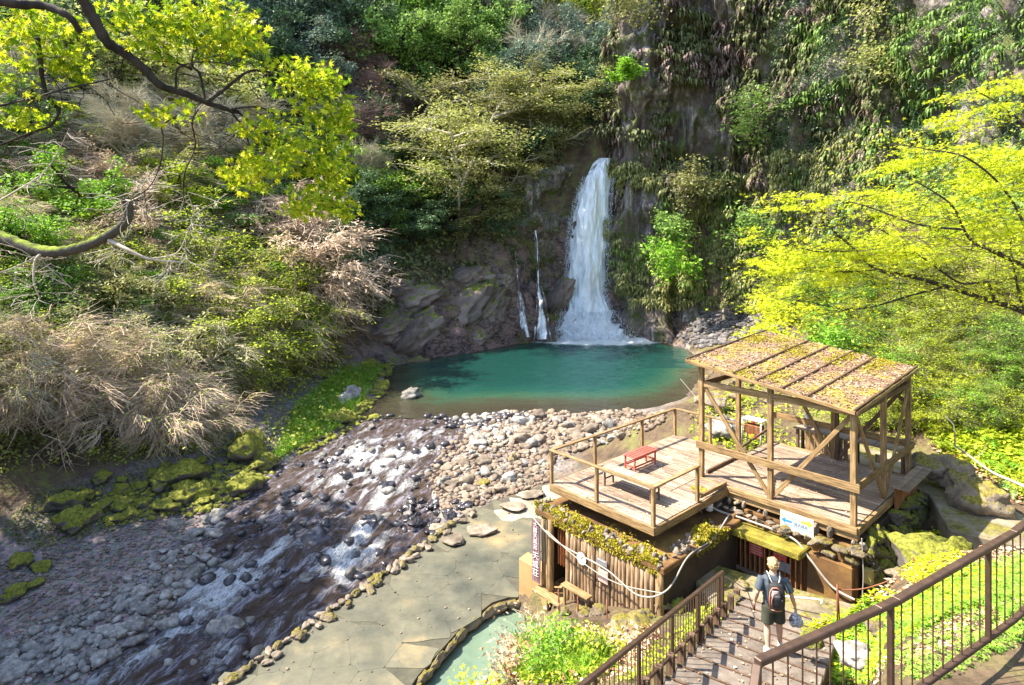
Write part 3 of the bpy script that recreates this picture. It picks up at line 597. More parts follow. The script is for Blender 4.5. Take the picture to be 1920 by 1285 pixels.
def place_rock(lib, i, p, w_, name, label, cat, group=None, rz=None, tilt=.2, hh=1.0):
    me = lib[i % len(lib)]; o = bpy.data.objects.new(name, me); COL.objects.link(o)
    o.location = p; o.scale = (w_ / 2, w_ / 2, w_ / 2 * hh); r = random.Random(i * 7 + 1)
    o.rotation_euler = (r.uniform(-tilt, tilt), r.uniform(-tilt, tilt), r.uniform(0, 6.28) if rz is None else rz)
    return tag(o, label, cat, group)
# hand-placed boulders: (px, py of the middle, width in px, depth or None, library, label)
BL = [
 (465, 838, 92, None, 'M', 'large golden mossy boulder with a dark cleft, on the left bank beside the grass'),
 (345, 884, 84, None, 'M', 'long flat mossy boulder under the bare twigs, left of the big golden one'),
 (455, 905, 66, None, 'M', 'steep mossy boulder at the rapids\' edge just below the golden one'),
 (372, 918, 54, None, 'M', 'squat mossy stone between the two long mossy boulders'),
 (318, 942, 56, None, 'M', 'rounded moss cushion boulder at the head of the gravel bar'),
 (235, 948, 44, None, 'M', 'dark mossy stone left of the rounded moss cushion'),
 (130, 938, 66, None, 'M', 'dark moss-topped boulder against the shaded left bank'),
 (143, 978, 72, None, 'M', 'big dark green boulder standing on the gravel in deep shade'),
 (220, 975, 32, None, 'M', 'small dark mossy stone beside the big dark green boulder'),
 (248, 962, 32, None, 'M', 'lone mossy lump at the gravel bar\'s upper edge'),
 (80, 1062, 36, None, 'M', 'bright mossy stone on the gravel bar near the left edge of the photo'),
 (66, 1092, 34, None, 'M', 'low mossy stone just below the bright mossy one'),
 (30, 1108, 44, None, 'M', 'broad mossy stone at the far left of the gravel bar'),
 (33, 1055, 40, None, 'M', 'flat moss patch boulder above the other mossy stones on the bar'),
 (655, 742, 52, None, 'G', 'pale flat-topped boulder on the grassy bank by the pool outlet'),
 (642, 780, 56, None, 'M', 'pointed golden mossy boulder by the pool outlet'),
 (672, 765, 30, None, 'M', 'small green mossy stone behind the pointed golden boulder'),
 (718, 721, 34, None, 'M', 'golden capped stone at the left corner of the pool'),
 (690, 683, 40, None, 'M', 'moss-covered stone heap member at the foot of the leaning rock'),
 (773, 757, 40, None, 'G', 'grey pale boulder standing in shallow water at the pool outlet'),
 (600, 700, 36, None, 'M', 'brown mossy boulder under the last left shrub'),
 (425, 1206, 62, None, 'G', 'large grey angular boulder in the lower rapids'),
 (255, 1168, 36, None, 'G', 'grey oval stone in dark water at lower left'),
 (18, 1262, 60, None, 'G', 'grey block in the lower left corner of the photo'),
 (255, 1138, 34, None, 'G', 'brownish round stone at the edge of the gravel bar'),
 (98, 1250, 34, None, 'G', 'flat grey stone in the brown shallows at lower left'),
 (270, 1106, 38, None, 'G', 'smooth grey slab stone in the middle of the gravel bar'),
 (330, 985, 34, None, 'G', 'pale oval stone near the top of the gravel bar'),
 (405, 968, 40, None, 'G', 'pale pyramidal stone where the gravel bar meets the rapids'),
 (352, 1012, 28, None, 'G', 'upright pale stone standing above the cobble cluster'),
 (586, 1028, 60, None, 'D', 'flat dark slab parting the white water in mid stream'),
 (690, 1000, 44, None, 'D', 'dark wet rock above the lower white rapid'),
 (765, 985, 34, None, 'D', 'dark wet rock by the terrace side of the rapids'),
 (540, 945, 34, None, 'D', 'dark rounded rock in the upper left rapids'),
 (518, 1110, 30, None, 'M', 'yellowish moss-tinged rock in the lower stream'),
 (488, 1140, 30, None, 'D', 'blackish stone just below the moss-tinged one'),
 (575, 1105, 36, None, 'G', 'grey submerged boulder in the lower stream by the stone kerb'),
 (720, 930, 34, None, 'D', 'dark wet rock amid the wide rapids'),
 (620, 880, 26, None, 'D', 'small black rock in the left rapids'),
]
def dark_lib():
    out = []
    for me in BIGROCKS:
        c = me.copy(); c.materials.clear(); c.materials.append(m_wet); out.append(c)
    return out
m_wet = surf('wet_rock', [(.015, .014, .016), (.05, .045, .05), (.1, .09, .1)], 2, .25, .6, .03, rnd=.2, spec=.6)
DARKR = dark_lib()
MIXR = [SUNR[i] for i in (0, 1, 3, 5, 7)] + [ROCKS[i] for i in (1, 3, 5)]
m_beach = surf('beach_rock', [(.04, .035, .035), (.11, .1, .1), (.24, .22, .21)], 1.5, .8, .5, .03, rnd=.3)  # darker rock tone, with the shade over the beach put into it
CRAGR = []
for me in ROCKS:
    c = me.copy(); c.materials.clear(); c.materials.append(m_beach); CRAGR.append(c)
GREYB = []
for me in BIGROCKS:
    c = me.copy(); c.materials.clear(); c.materials.append(m_boulder); GREYB.append(c)
m_crag = surf('crag_rock', [(.035, .027, .024), (.11, .083, .07), (.22, .17, .14), (.38, .31, .26)], .45, .75, .9, .15, rnd=.15, fine=2.2, moss=(.2, .22, .03), moss_amt=.22)
IV5, IF5 = ico(5)
def crag(seed):
    v = rock_shape(60 + seed, IV5, .26, (1, 1, 1), 14); st_ = np.abs(vnoise(v * np.array([1.5, 2, 5]) + seed, 3)) ; ln = fbm(v * 4 + seed, 4, 8)
    return v * (1 - .13 * st_ + .07 * ln - .1 * (np.abs(vnoise(v * 3.3 + 5, seed)) < .07))[:, None]
CRAG = [np_mesh('outcrop', crag(i), IF5, m_crag, False, link=False) for i in range(5)]
LIB = dict(M=BIGROCKS, G=GREYB, D=DARKR, L=LIGHTROCKS, S=SUNR)
for i, (px, py, wp, d, lb, lab) in enumerate(BL):
    p = hit(px, py + wp * .2)
    w_ = wp * p.y / FP
    if lb in 'GD': p.z = max(p.z, float(wl(p.y)) - .15)
    place_rock(LIB[lb], i, p + Vector((0, 0, w_ * .12)), w_ * 1.08, 'boulder', lab, 'boulder', 'boulders along the stream', hh=.95)
for i, (px, py, wp, d, lab) in enumerate([(1150, 602, 34, 74.2, 'dark wet rock breaking the right skirt of the fall'), (1172, 612, 30, 73.6, 'rock between white rivulets right of the fall\'s foot'), (1190, 622, 26, 73.4, 'last dark rock under the right end of the splash'), (1164, 588, 30, 75, 'dark rock above the white rivulets'), (1212, 615, 40, 74, 'dark boulder where the splash meets the rubble beach'), (1200, 590, 44, 75.5, 'large dark boulder right of the fall\'s foot')]):
    place_rock(DARKR, i, at(px, py, d), wp * d / FP, 'boulder', lab, 'boulder', 'rocks at the foot of the fall')
OUT = [(770, 640, 150, 62, .75, 'long slanting rock rib running down to the pool\'s left corner'), (835, 600, 190, 65, .8, 'largest slanting rock rib left of the falls'), (900, 590, 120, 67, .85, 'steep rock rib just left of the side falls'), (880, 640, 90, 65.5, .7, 'low dark rock rib at the waterline under the largest one'), (935, 520, 110, 71, .2, 'reddish block of rock above the side falls'), (870, 530, 110, 70, .3, 'blocky outcrop under the bushes in the middle'), (760, 560, 130, 64, .35, 'purplish outcrop above the slanting ribs'), (720, 620, 110, 60, .3, 'brown outcrop at the left end of the rock'), (780, 690, 70, 58.5, .2, 'pale tip of rock reaching into the pool'), (945, 620, 60, 69, 1.0, 'greenish rock fin beside the left side fall'), (1045, 560, 90, 74.5, 1.1, 'dark wall rib between the side falls and the great fall'), (1190, 520, 90, 76, 1.2, 'purplish cracked rock right of the fall'), (1235, 560, 80, 75, .5, 'cracked rock at the right of the fall above the beach'), (690, 680, 60, 57, .1, 'brown ledge behind the mossy stones'), (820, 650, 80, 63, .6, 'dark notch-topped rib at the waterline')]
for i, (px, py, wp, d, tl, lab) in enumerate(OUT):
    me = CRAG[i % 5]; o = bpy.data.objects.new('rock_outcrop', me); COL.objects.link(o); w_ = wp * d / FP; o.location = at(px, py, d + w_ * .25); o.scale = (w_ * .62, w_ * .45, w_ * .36); o.rotation_euler = (.3, -tl, .25); tag(o, lab, 'rock', 'rock ribs behind the pool')
# the rest of the rock on the left bank, and the heap right of the fall
def region_pts(poly, n, rg, dmin_px=8):
    poly = np.array(poly, float); lo, hi = poly.min(0), poly.max(0); out = []
    tries = 0
    while len(out) < n and tries < n * 40:
        tries += 1; q = lo + (hi - lo) * rg.random(2)
        if sdist(q[None], poly)[0] < 0 and all((q[0] - a[0]) ** 2 + ((q[1] - a[1]) * 1.5) ** 2 > dmin_px ** 2 for a in out[-120:]): out.append(q)
    return out
rg = np.random.default_rng(11)
def where(px, py):
    h = ('at the left edge' if px < 110 else 'behind the mossy bough' if px < 250 else 'under the dark maple bough' if px < 420 else 'below the near maple leaves' if px < 590 else 'left of the layered trees' if px < 730 else 'behind the layered trees' if px < 930 else 'by the gorge over the fall' if px < 1180 else 'right of the fall' if px < 1500 else 'behind the roof' if px < 1620 else 'behind the maple bough' if px < 1740 else 'right of the roof' if px < 1850 else 'at the right edge')
    v = ('topmost row' if py < 70 else 'second row down' if py < 130 else 'third row down' if py < 190 else 'fourth row down' if py < 250 else 'high up' if py < 320 else 'halfway up' if py < 400 else 'below mid-slope' if py < 480 else 'low down' if py < 570 else 'near the foot' if py < 660 else 'lowest row')
    return h + ', ' + v
def stone_where(q, wp, wmin, wmax, poly):
    lo, hi = poly.min(0), poly.max(0); a = (q - lo) / (hi - lo); sz = 'small' if wp < wmin + (wmax - wmin) * .18 else 'middling' if wp < wmin + (wmax - wmin) * .5 else 'large'
    hx = ('far left', 'left', 'middle', 'right', 'far right')[min(4, int(a[0] * 5))]; vx = ('far', 'further', 'central', 'nearer', 'nearest')[min(4, int(a[1] * 5))]
    return sz, hx + ' of the ' + vx + ' strip'
def field(poly, n, wmin, wmax, lib, name, label, cat, group, dmin=9, sink=.0, pw=2.0, hh=1.0, lift=0):
    for j, q in enumerate(region_pts(poly, n, rg, dmin)):
        p = hit(q[0], q[1])
        if p is None or (40.8 < p.y < 60 and sdist(np.array([[p.x, p.y]]), WATER)[0] < .2): continue
        wp = wmin + (wmax - wmin) * rg.random() ** (pw + .6); w_ = wp * p.y / FP
        p.z = max(p.z, float(wl(p.y)) - .04 if sdist(np.array([[p.x, p.y]]), WATER)[0] < 0 and p.y < 60 else -9) + lift
        sz, wh = stone_where(q, wp, wmin, wmax, np.array(poly, float))
        place_rock(lib, int(rg.integers(1000)), p + Vector((0, 0, w_ * (.16 - sink))), w_, name, sz + ' ' + label + ', ' + wh, cat, group, hh=hh)
field([(150, 1270), (330, 1180), (390, 1060), (430, 985), (390, 975), (320, 1030), (200, 1110), (60, 1180), (0, 1230), (0, 1284), (130, 1284)], 150, 12, 44, ROCKS, 'river_stone', 'grey cobble on the gravel bar', 'stone', 'grey cobbles of the left gravel bar', 13)
field([(830, 880), (900, 815), (1000, 780), (1190, 790), (1160, 830), (1030, 870), (1010, 905), (930, 930), (850, 960), (800, 930)], 150, 10, 40, MIXR, 'river_stone', 'sunlit cobble between rapids and deck', 'stone', 'sunlit cobbles beside the deck', 11)
field([(800, 940), (880, 945), (860, 975), (760, 1020), (700, 1010)], 26, 14, 34, DARKR, 'wet_rock', 'wet rock under the terrace edge', 'rock', 'wet rocks along the terrace edge', 12)
field([(350, 870), (430, 850), (520, 880), (470, 935), (330, 960), (230, 960), (100, 960), (160, 905)], 30, 22, 60, BIGROCKS, 'mossy_stone', 'mossy stone along the left bank', 'stone', 'mossy stones of the left bank', 16)
field([(600, 680), (720, 670), (740, 720), (700, 790), (640, 800), (600, 820), (560, 850), (600, 740)], 26, 12, 28, BIGROCKS, 'bank_stone', 'brown mossy stone by the pool outlet', 'stone', 'stones at the pool outlet', 14)
field([(1195, 590), (1260, 575), (1400, 585), (1480, 620), (1420, 640), (1300, 645), (1215, 625)], 60, 10, 30, CRAGR, 'beach_stone', 'rubble stone at the cliff foot', 'stone', 'rubble right of the fall', 11)
for i, (px, py, wp, lb, lab) in enumerate([(870, 868, 34, 'S', 'yellowish smooth boulder near the left end of the sunlit stone bank'), (908, 866, 32, 'S', 'tan boulder right of the yellowish one on the stone bank'), (905, 905, 28, 'L', 'moss-tinged boulder at the lower edge of the stone bank'), (985, 838, 30, 'S', 'pale boulder in the middle of the sunlit stone bank'), (1060, 800, 30, 'S', 'flat pale boulder at the pool side of the stone bank'), (960, 862, 26, 'L', 'mossy stone in the middle of the stone bank'), (1130, 815, 30, 'G', 'grey boulder behind the deck rail on the stone bank'), (830, 905, 30, 'G', 'grey boulder where the stone bank meets the rapids')]):
    p = hit(px, py + 6); w_ = wp * p.y / FP; place_rock(LIB[lb], i + 9, p + Vector((0, 0, w_ * .15)), w_, 'boulder', lab, 'boulder', 'larger stones of the sunlit bank')
# joined small stones past the countable ones
def stone_stuff(name, polys, n, wmin, wmax, mat, z_over=None):
    P = []; S = []
    for poly in polys:
        poly = np.array(poly, float); lo, hi = poly.min(0), poly.max(0); q = lo + (hi - lo) * rg.random((n * 3, 2)); q = q[sdist(q, poly) < 0][:n]
        hx = hits(q[:, 0], q[:, 1]); P.append(hx[hx[:, 1] > 0])
    P = np.concatenate(P); P = P[~((P[:, 1] > 40.8) & (P[:, 1] < 62) & (sdist(P[:, :2], WATER) < .2))]; wpx = wmin + (wmax - wmin) * rg.random(len(P)) ** 2; s_ = wpx * P[:, 1] / FP / 2
    inw = (sdist(P[:, :2], WATER) < 0) & (P[:, 1] < 60); P[:, 2] = np.where(inw, np.maximum(P[:, 2], wl(P[:, 1]) - .03), P[:, 2])
    P[:, 2] += s_ * .3
    tv_ = rock_shape(3, IV1, .3, (1, .8, .6)) if len(P) > 2500 else rock_shape(3, IV2, .25, (1, .8, .6)); tf_ = IF1 if len(P) > 2500 else IF2
    v_, f_ = scat(tv_, tf_, P, np.einsum('nij,njk->nik', rotz(rg.random(len(P)) * 6.3), rotx(rg.normal(0, .3, len(P)))), np.stack([s_, s_ * (.7 + .5 * rg.random(len(P))), s_ * (.7 + .5 * rg.random(len(P)))], -1))
    o = np_mesh(name, v_, f_, mat, True); tag(o, kind='stuff'); return o
m_pebg = surf('bar_pebble', [(.07, .05, .04), (.2, .145, .115), (.38, .3, .25)], 1.7, .85, .3, .01, rnd=0)
m_pebs = surf('sunlit_pebble', [(.07, .05, .035), (.2, .15, .11), (.4, .33, .25)], .9, .85, .3, .01, rnd=0)
stone_stuff('bar_pebbles', [[(0, 1284), (160, 1284), (390, 1080), (440, 960), (380, 930), (200, 975), (0, 1060)]], 2400, 2, 9, m_pebg)
stone_stuff('bank_cobbles', [[(800, 900), (880, 790), (1000, 762), (1250, 775), (1240, 800), (1040, 860), (1030, 905), (900, 950), (830, 960)]], 2600, 4, 17, m_pebs)
Ps_ = np.c_[STREAM[:, :2], wl(STREAM[:, 1]) + STREAM[:, 2] * .1]
v_, f_ = scat(rock_shape(5, IV2, .3, (1, .8, .6), 6), IF2, Ps_, np.einsum('nij,njk->nik', rotz(rg.random(len(Ps_)) * 6.3), rotx(rg.normal(0, .3, len(Ps_)))), STREAM[:, 2:3] * (.7 + .5 * rg.random((len(Ps_), 3))))
nh = len(f_) // len(Ps_); tag(np_mesh('stream_stones', v_, f_[:nh * 300], m_wet, True), kind='stuff'); tag(np_mesh('stream_grey_stones', v_, f_[nh * 300:], m_boulder, True), kind='stuff')
stone_stuff('outlet_cobbles', [[(700, 778), (960, 764), (1010, 790), (880, 820), (700, 800)]], 330, 6, 20, m_wet)
stone_stuff('outlet_pale_cobbles', [[(860, 775), (960, 764), (1010, 790), (880, 860)]], 260, 6, 18, m_boulder)
stone_stuff('bar_boulders', [[(0, 1284), (140, 1284), (380, 1090), (440, 970), (360, 1000), (230, 1120), (0, 1230)]], 170, 12, 26, m_boulder)
stone_stuff('beach_rubble', [[(1190, 600), (1260, 575), (1420, 590), (1500, 640), (1300, 655)]], 900, 5, 15, m_beach)
stone_stuff('outlet_stones', [[(560, 860), (600, 720), (740, 680), (730, 790), (640, 830)], [(60, 960), (420, 870), (520, 900), (430, 960), (200, 990)]], 450, 6, 18, m_mossrock)
# ------------------------------------------------------------------ stone terrace
def clip_cell(c, pts, box=1.3):
    poly = [np.array(c) + np.array(v) for v in ((-box, -box), (box, -box), (box, box), (-box, box))]
    for q in pts:
        m = (np.array(c) + q) / 2; nrm = q - np.array(c); out = []
        for i in range(len(poly)):
            a, b = poly[i], poly[(i + 1) % len(poly)]; da, db = (a - m) @ nrm, (b - m) @ nrm
            if da <= 0: out.append(a)
            if da * db < 0: out.append(a + (b - a) * da / (da - db))
        poly = out
        if len(poly) < 3: return None
    return np.array(poly)
terr = MB().prism([tuple(p) for p in TERR], .5, 1.14).build('stone_terrace', m_joint); tag(terr, kind='structure')
rg = np.random.default_rng(5); seeds = []
lo, hi = TERR.min(0), TERR.max(0)
for _ in range(14000):
    q = lo + (hi - lo) * rg.random(2); r_ = .5 + .55 * (vnoise(np.array([[q[0] * .4, q[1] * .4, 0]]), 3)[0] + 1) * .9
    if sdist(q[None], TERR)[0] < -.2 and all((q[0] - a[0]) ** 2 + (q[1] - a[1]) ** 2 > r_ ** 2 for a in seeds): seeds.append(q)
S_ = np.array(seeds)
for c in S_:
    dd = np.hypot(*(S_ - c).T); nb = S_[(dd > 0) & (dd < 3.2)]
    poly = clip_cell(c, nb[np.argsort(np.hypot(*(nb - c).T))[:16]], .95)
    if poly is None: continue
    cc = poly.mean(0)
    for _ in range(14):
        o_ = (sdist(poly, TERR) > -.02) | (sdist(poly, BATH) < .12)
        if not o_.any(): break
        poly[o_] = cc + (poly[o_] - cc) * .88
    poly = cc + (poly - cc) * (1 - .003 / max(.1, np.hypot(*(poly - cc).T).mean()))
    # chip the corners
    pl = []
    for i in range(len(poly)):
        a, b, c2 = poly[i - 1], poly[i], poly[(i + 1) % len(poly)]; pl += [b + (a - b) * .05, b + (c2 - b) * .05]
    pj = []
    for i in range(len(pl)):
        a, b = pl[i], pl[(i + 1) % len(pl)]
        for f in (0, .33, .66): p_ = a + (b - a) * f; pj.append(p_ + .03 * np.array([vnoise(np.array([[p_[0] * 5, p_[1] * 5, 1.]]), 4)[0], vnoise(np.array([[p_[0] * 5, p_[1] * 5, 9.]]), 4)[0]]))
    MB().prism([tuple(p) for p in pj], 1.1, 1.15 + rg.random() * .005).build('flagstone', m_pale if (cc[1] > 23.6 and cc[0] > -.5) else m_flag, terr)
n_ = 900; q = TERR.min(0) + (TERR.max(0) - TERR.min(0)) * rg.random((n_, 2)); q = q[sdist(q, TERR) < -.2]
rt_ = np.einsum('nij,njk->nik', rotz(rg.random(len(q)) * 6.3), rotx(rg.normal(0, .3, len(q)))); v_, f_ = scat(rock_shape(2, IV1, .3, (1, .8, .5)), IF1, np.c_[q, 0 * q[:, 0] + 1.165], rt_, .012 + .05 * rg.random(len(q)) ** 4)
tag(np_mesh('terrace_grit', v_, f_, m_pebs, False), kind='stuff')
# kerb of cobbles along the river side
kerb = empty('stone_kerb', (-4.4, 19.2, 1.1)); tag(kerb, 'low kerb of small rounded cobbles between the terrace and the rapids', 'kerb')
kl = TERR[2:7]
seg = np.r_[0, np.cumsum(np.hypot(*np.diff(kl, axis=0).T))]; t = .1; j = 0
while t < seg[-1]:
    x = np.interp(t, seg, kl[:, 0]); y = np.interp(t, seg, kl[:, 1]); wq = .2 + .16 * rg.random()
    for row in ((0, .12) if rg.random() < .45 else (0,)):
        o = piece((SUNR if rg.random() < .5 else LIGHTROCKS)[j % 7], 'cobble', kerb, (x + .1 + row * 1.9 + 4.4, y - .05 - row - 19.2, .12), rg.random() * 6, (wq * .62, wq * .5, wq * .55)); j += 1
    t += wq * 1.02
# larger slabs edging the upper end of the terrace
for k, (px, py, wd) in enumerate([(905, 992, 60), (850, 1010, 50), (960, 950, 60), (1000, 925, 50), (820, 985, 34)]):
    p = atz(px, py, 1.25); place_rock(SUNR, k + 3, p, wd * p.y / FP, 'edge_slab', ['broad pale slab at the terrace edge above the black wet rocks', 'pale slab nearest the rapids at the terrace corner', 'pale slab beside the sunlit cobbles at the terrace edge', 'pale slab just in front of the deck\'s left corner', 'small pale slab reaching into the stream'][k], 'slab', 'slabs edging the terrace', tilt=.05, hh=.35)
# bath pool
m_bath, nt_, b_ = newmat('bath_water')
nt_.links.new(ramp(nt_, noise(nt_, coords(nt_), .7, 4, .6), [(.3, (.075, .12, .085)), (.7, (.16, .215, .155))]), b_.inputs['Base Color']); b_.inputs['Roughness'].default_value = .08; bump(nt_, b_, noise(nt_, coords(nt_), 5, 3), .2, .02)
tag(MB().add([(x, y, .86) for x, y in BATH], [tuple(range(len(BATH)))]).build('bath_water', m_bath), kind='structure')
rim = empty('bath_wall', (-1.3, 16.8, .9)); tag(rim, 'green-stained low stone wall round the small turquoise bath', 'wall')
for i in range(1, 6):
    a, b = BATH[i - 1], BATH[i]; L = np.hypot(*(b - a)); n_ = max(2, int(L / .5))
    for k in range(n_):
        q = a + (b - a) * (k + .5) / n_; ang = math.atan2(*(b - a)[::-1])
        piece(LIGHTROCKS[(i * 3 + k) % 7], 'stone', rim, (q[0] + 1.3, q[1] - 16.8, .12), ang, (L / n_ * .62, .13, .22))
# tan rendered floor and low wall in front of the hut
tan = MB().prism([(.2, 18.2), (1.0, 17.35), (1.7, 16.1), (2.3, 15.2), (2.6, 15.6), (1.0, 17.9), (.5, 18.6)], 1.2, 2.32).build('tan_bathhouse_step', m_tan, bevel=.03); tag(tan, 'tan rendered step under the hut\'s open front', 'step')

# ------------------------------------------------------------------ builders for timber work
def planks(parent, s0, s1, t0, t1, z, wdt, mat, name='plank', along='s', th=.04, skip=None, jit=.01):
    """boards lying on a floor; along: axis the boards run"""
    rg_ = np.random.default_rng(int(abs(s0 * 100 + t0 * 10)) + 3); a0, a1, b0, b1 = (s0, s1, t0, t1) if along == 's' else (t0, t1, s0, s1)
    n_ = int(round((b1 - b0) / wdt)); wdt = (b1 - b0) / n_
    for i in range(n_):
        cuts = [a0] + ([a0 + (a1 - a0) * (.35 + .3 * rg_.random())] if (a1 - a0) > 2.2 else []) + [a1]
        for c0, c1 in zip(cuts[:-1], cuts[1:]):
            b = b0 + wdt * (i + .5); m_ = (c0 + c1) / 2; s_, t_ = (m_, b) if along == 's' else (b, m_)
            if skip and skip(s_, t_): continue
            L = c1 - c0 - .008; p = st(s_, t_, z - th / 2 + rg_.uniform(-.004, .004)); q = st(0, 0, 0)
            sz = (L, wdt - .014, th) if along == 's' else (wdt - .014, L, th)
            MB().box((0, 0, 0), sz).build(name, mat, None)
            o = bpy.context.scene.collection.objects[-1]; o.location = p - parent.location; o.rotation_euler = (rg_.normal(0, .002), 0, RZ + rg_.normal(0, .003)); o.parent = parent
def part_beam(parent, name, a, b, w_, h_, mat, up=(0, 0, 1), bevel=.008):
    a, b = Vector(a), Vector(b); y = (b - a); L = y.length; y.normalize(); u = Vector(up)
    if abs(y.dot(u)) > .98: u = Vector((E1[0], E1[1], 0))
    x = y.cross(u).normalized(); z = x.cross(y)
    o = MB().box((0, 0, 0), (w_, h_, L)).build(name, mat, None, bevel=bevel)     # local z runs along the timber, like its grain
    M = Matrix((x, z, y)).transposed().to_4x4()
    if M.to_3x3().determinant() < 0: M = Matrix((-x, z, y)).transposed().to_4x4()
    M.translation = (a + b) / 2 - parent.location; o.parent = parent; o.matrix_local = M; return o
# ------------------------------------------------------------------ deck
dk = empty('sun_deck', st(1.7, 3, ZF)); tag(dk, 'open sunlit wooden deck with simple rail on the hut roof, left of the pavilion', 'deck')
planks(dk, 0, 3.46, 0, 2.02, ZF, .17, m_deck)
planks(dk, 0, 2.58, 2.03, 6.3, ZF, .17, m_deck)
planks(dk, 2.6, 3.46, 2.03, 3.5, ZF, .17, m_deck)
for a, b in (((0, -.03), (3.5, -.03)), ((3.49, 0), (3.49, 3.5)), ((-.03, 0), (-.03, 6.3)), ((0, 6.33), (2.6, 6.33))):
    part_beam(dk, 'edge_beam', st(*a, ZF - .12), st(*b, ZF - .12), .06, .2, m_beam)
for t in (1.2, 2.6, 4, 5.4): part_beam(dk, 'joist', st(.05, t, ZF - .12), st(2.55, t, ZF - .12), .08, .14, m_dark)
PT = [(.0, .02), (1.66, .02), (3.43, .02), (3.43, 2.0), (.02, 1.9), (.02, 4.3), (.02, 6.25), (1.35, 6.3), (.02, 3.1)][:8]
for s, t in PT: part_beam(dk, 'post', st(s, t, ZF - .18), st(s, t, ZF + .9), .09, .09, m_post)
def rail(parent, a, b, z, mat=m_post, w_=.11, h_=.05, name='rail'): return part_beam(parent, name, st(*a, z), st(*b, z), w_, h_, mat)
rail(dk, (-.06, .02), (3.49, .02), ZF + .925); rail(dk, (3.43, .08), (3.43, 2.06), ZF + .925); rail(dk, (.0, .08), (.0, 6.3), ZF + .925); rail(dk, (.06, 6.3), (2.6, 6.3), ZF + .925)
part_beam(dk, 'step_edge', st(3.5, 2.0, ZF + .15), st(3.4, 3.55, ZF + .05), .07, .1, m_beam)

# ------------------------------------------------------------------ pavilion
S0, S1, T0, T1 = 2.62, 6.68, 3.6, 8.0; SM, TM = 4.65, 5.8; ZB = ZF + 2.72
def roof_z(s, t): return 8.5 - .125 * (s - 2.3) + .065 * (t - 3.3)
pv = empty('pavilion', st(SM, TM, ZF)); tag(pv, 'open timber pavilion with leaf-strewn sloping board roof, on the stone base', 'pavilion')
planks(pv, S0 - .02, S1 + .05, T0 - .05, T1 + .05, ZF + .01, .17, m_deck, skip=lambda s, t: False)
for t_ in (T0 - .12, T1 + .1):
    part_beam(pv, 'floor_beam', st(S0 - .1, t_, ZF - .06), st(S1 + .12, t_, ZF - .06), .08, .16, m_beam)
part_beam(pv, 'floor_beam', st(S0 - .1, T0 - .02, ZF - .24), st(S1 + .12, T0 - .02, ZF - .24), .14, .16, m_beam)
part_beam(pv, 'floor_beam', st(S1 + .12, T0 - .1, ZF - .07), st(S1 + .12, T1 + .1, ZF - .07), .08, .18, m_beam)
part_beam(pv, 'floor_beam', st(S0, TM, ZF - .1), st(S1, TM, ZF - .1), .12, .16, m_dark)
posts = [(S0, T0), (SM, T0), (S1, T0), (S0, TM), (S1, TM), (S0, T1), (SM, T1), (S1, T1)]
for s, t in posts: part_beam(pv, 'post', st(s, t, ZF - .3), st(s, t, roof_z(s, t) - .14), .13, .13, m_post)
part_beam(pv, 'post', st(SM + .12, T1 - .04, ZF), st(SM + .12, T1 - .04, roof_z(SM, T1) - .15), .1, .1, m_dark)
for t_ in (T0, T1): part_beam(pv, 'tie_beam', st(S0 + .07, t_ + .012, ZB), st(S1 - .07, t_ - .012, ZB + .02), .09, .17, m_post if t_ == T0 else m_dark)
for s_ in (S0, S1): part_beam(pv, 'tie_beam', st(s_ + .01, T0 + .07, ZB - .02), st(s_ - .01, T1 - .07, ZB - .02), .09, .15, m_dark)
part_beam(pv, 'handrail', st(S0 - .12, T0 - .095, ZF + .95), st(S1 + .17, T0 - .095, ZF + .95), .05, .2, m_beam)
part_beam(pv, 'handrail', st(S1 + .095, T0 - .06, ZF + .95), st(S1 + .095, T1 + .15, ZF + .95), .05, .2, m_ochre_t if False else m_beam)
part_beam(pv, 'handrail', st(S0 + .1, T1 + .09, ZF + .95), st(S1 + .1, T1 + .09, ZF + .95), .05, .2, m_beam)
part_beam(pv, 'low_rail', st(S0, T0 + .3, ZF + .06), st(S0, TM - .1, ZF + .06), .07, .1, m_dark); part_beam(pv, 'low_rail', st(S0, TM + .1, ZF + .3), st(S0, T1 - .1, ZF + .5), .06, .07, m_dark)
def br(a, b, mat=m_beam): part_beam(pv, 'brace', a, b, .06, .11, mat, up=(a - b).cross(Vector((0, 0, 1))) if False else (0, 0, 1))
br(st(S0 + .08, T0 + .03, ZB - .1), st(SM - .08, T0 + .03, ZF + .1)); br(st(S1 - .08, T0 + .03, ZB - .1), st(SM + .08, T0 + .03, ZF + .1))
br(st(S1 + .02, T0 + .1, ZB - .1), st(S1 + .02, TM - .08, ZF + .1)); br(st(S1 + .02, T1 - .1, ZB - .1), st(S1 + .02, TM + .08, ZF + .1))
br(st(S0 + .35, T1 - .03, ZB + .1), st(SM - .08, T1 - .03, ZF + .1)); br(st(S1 - .08, T1 - .03, ZB - .1), st(SM + .15, T1 - .03, ZF + .1), m_dark)
br(st(S0 + .02, T1 - .1, ZB - .1), st(S0 + .02, T1 - .9, ZB + .5)); br(st(S1 - .1, T1, ZB - .5), st(S1 - .9, T1 - .6, ZB + .2), m_dark)
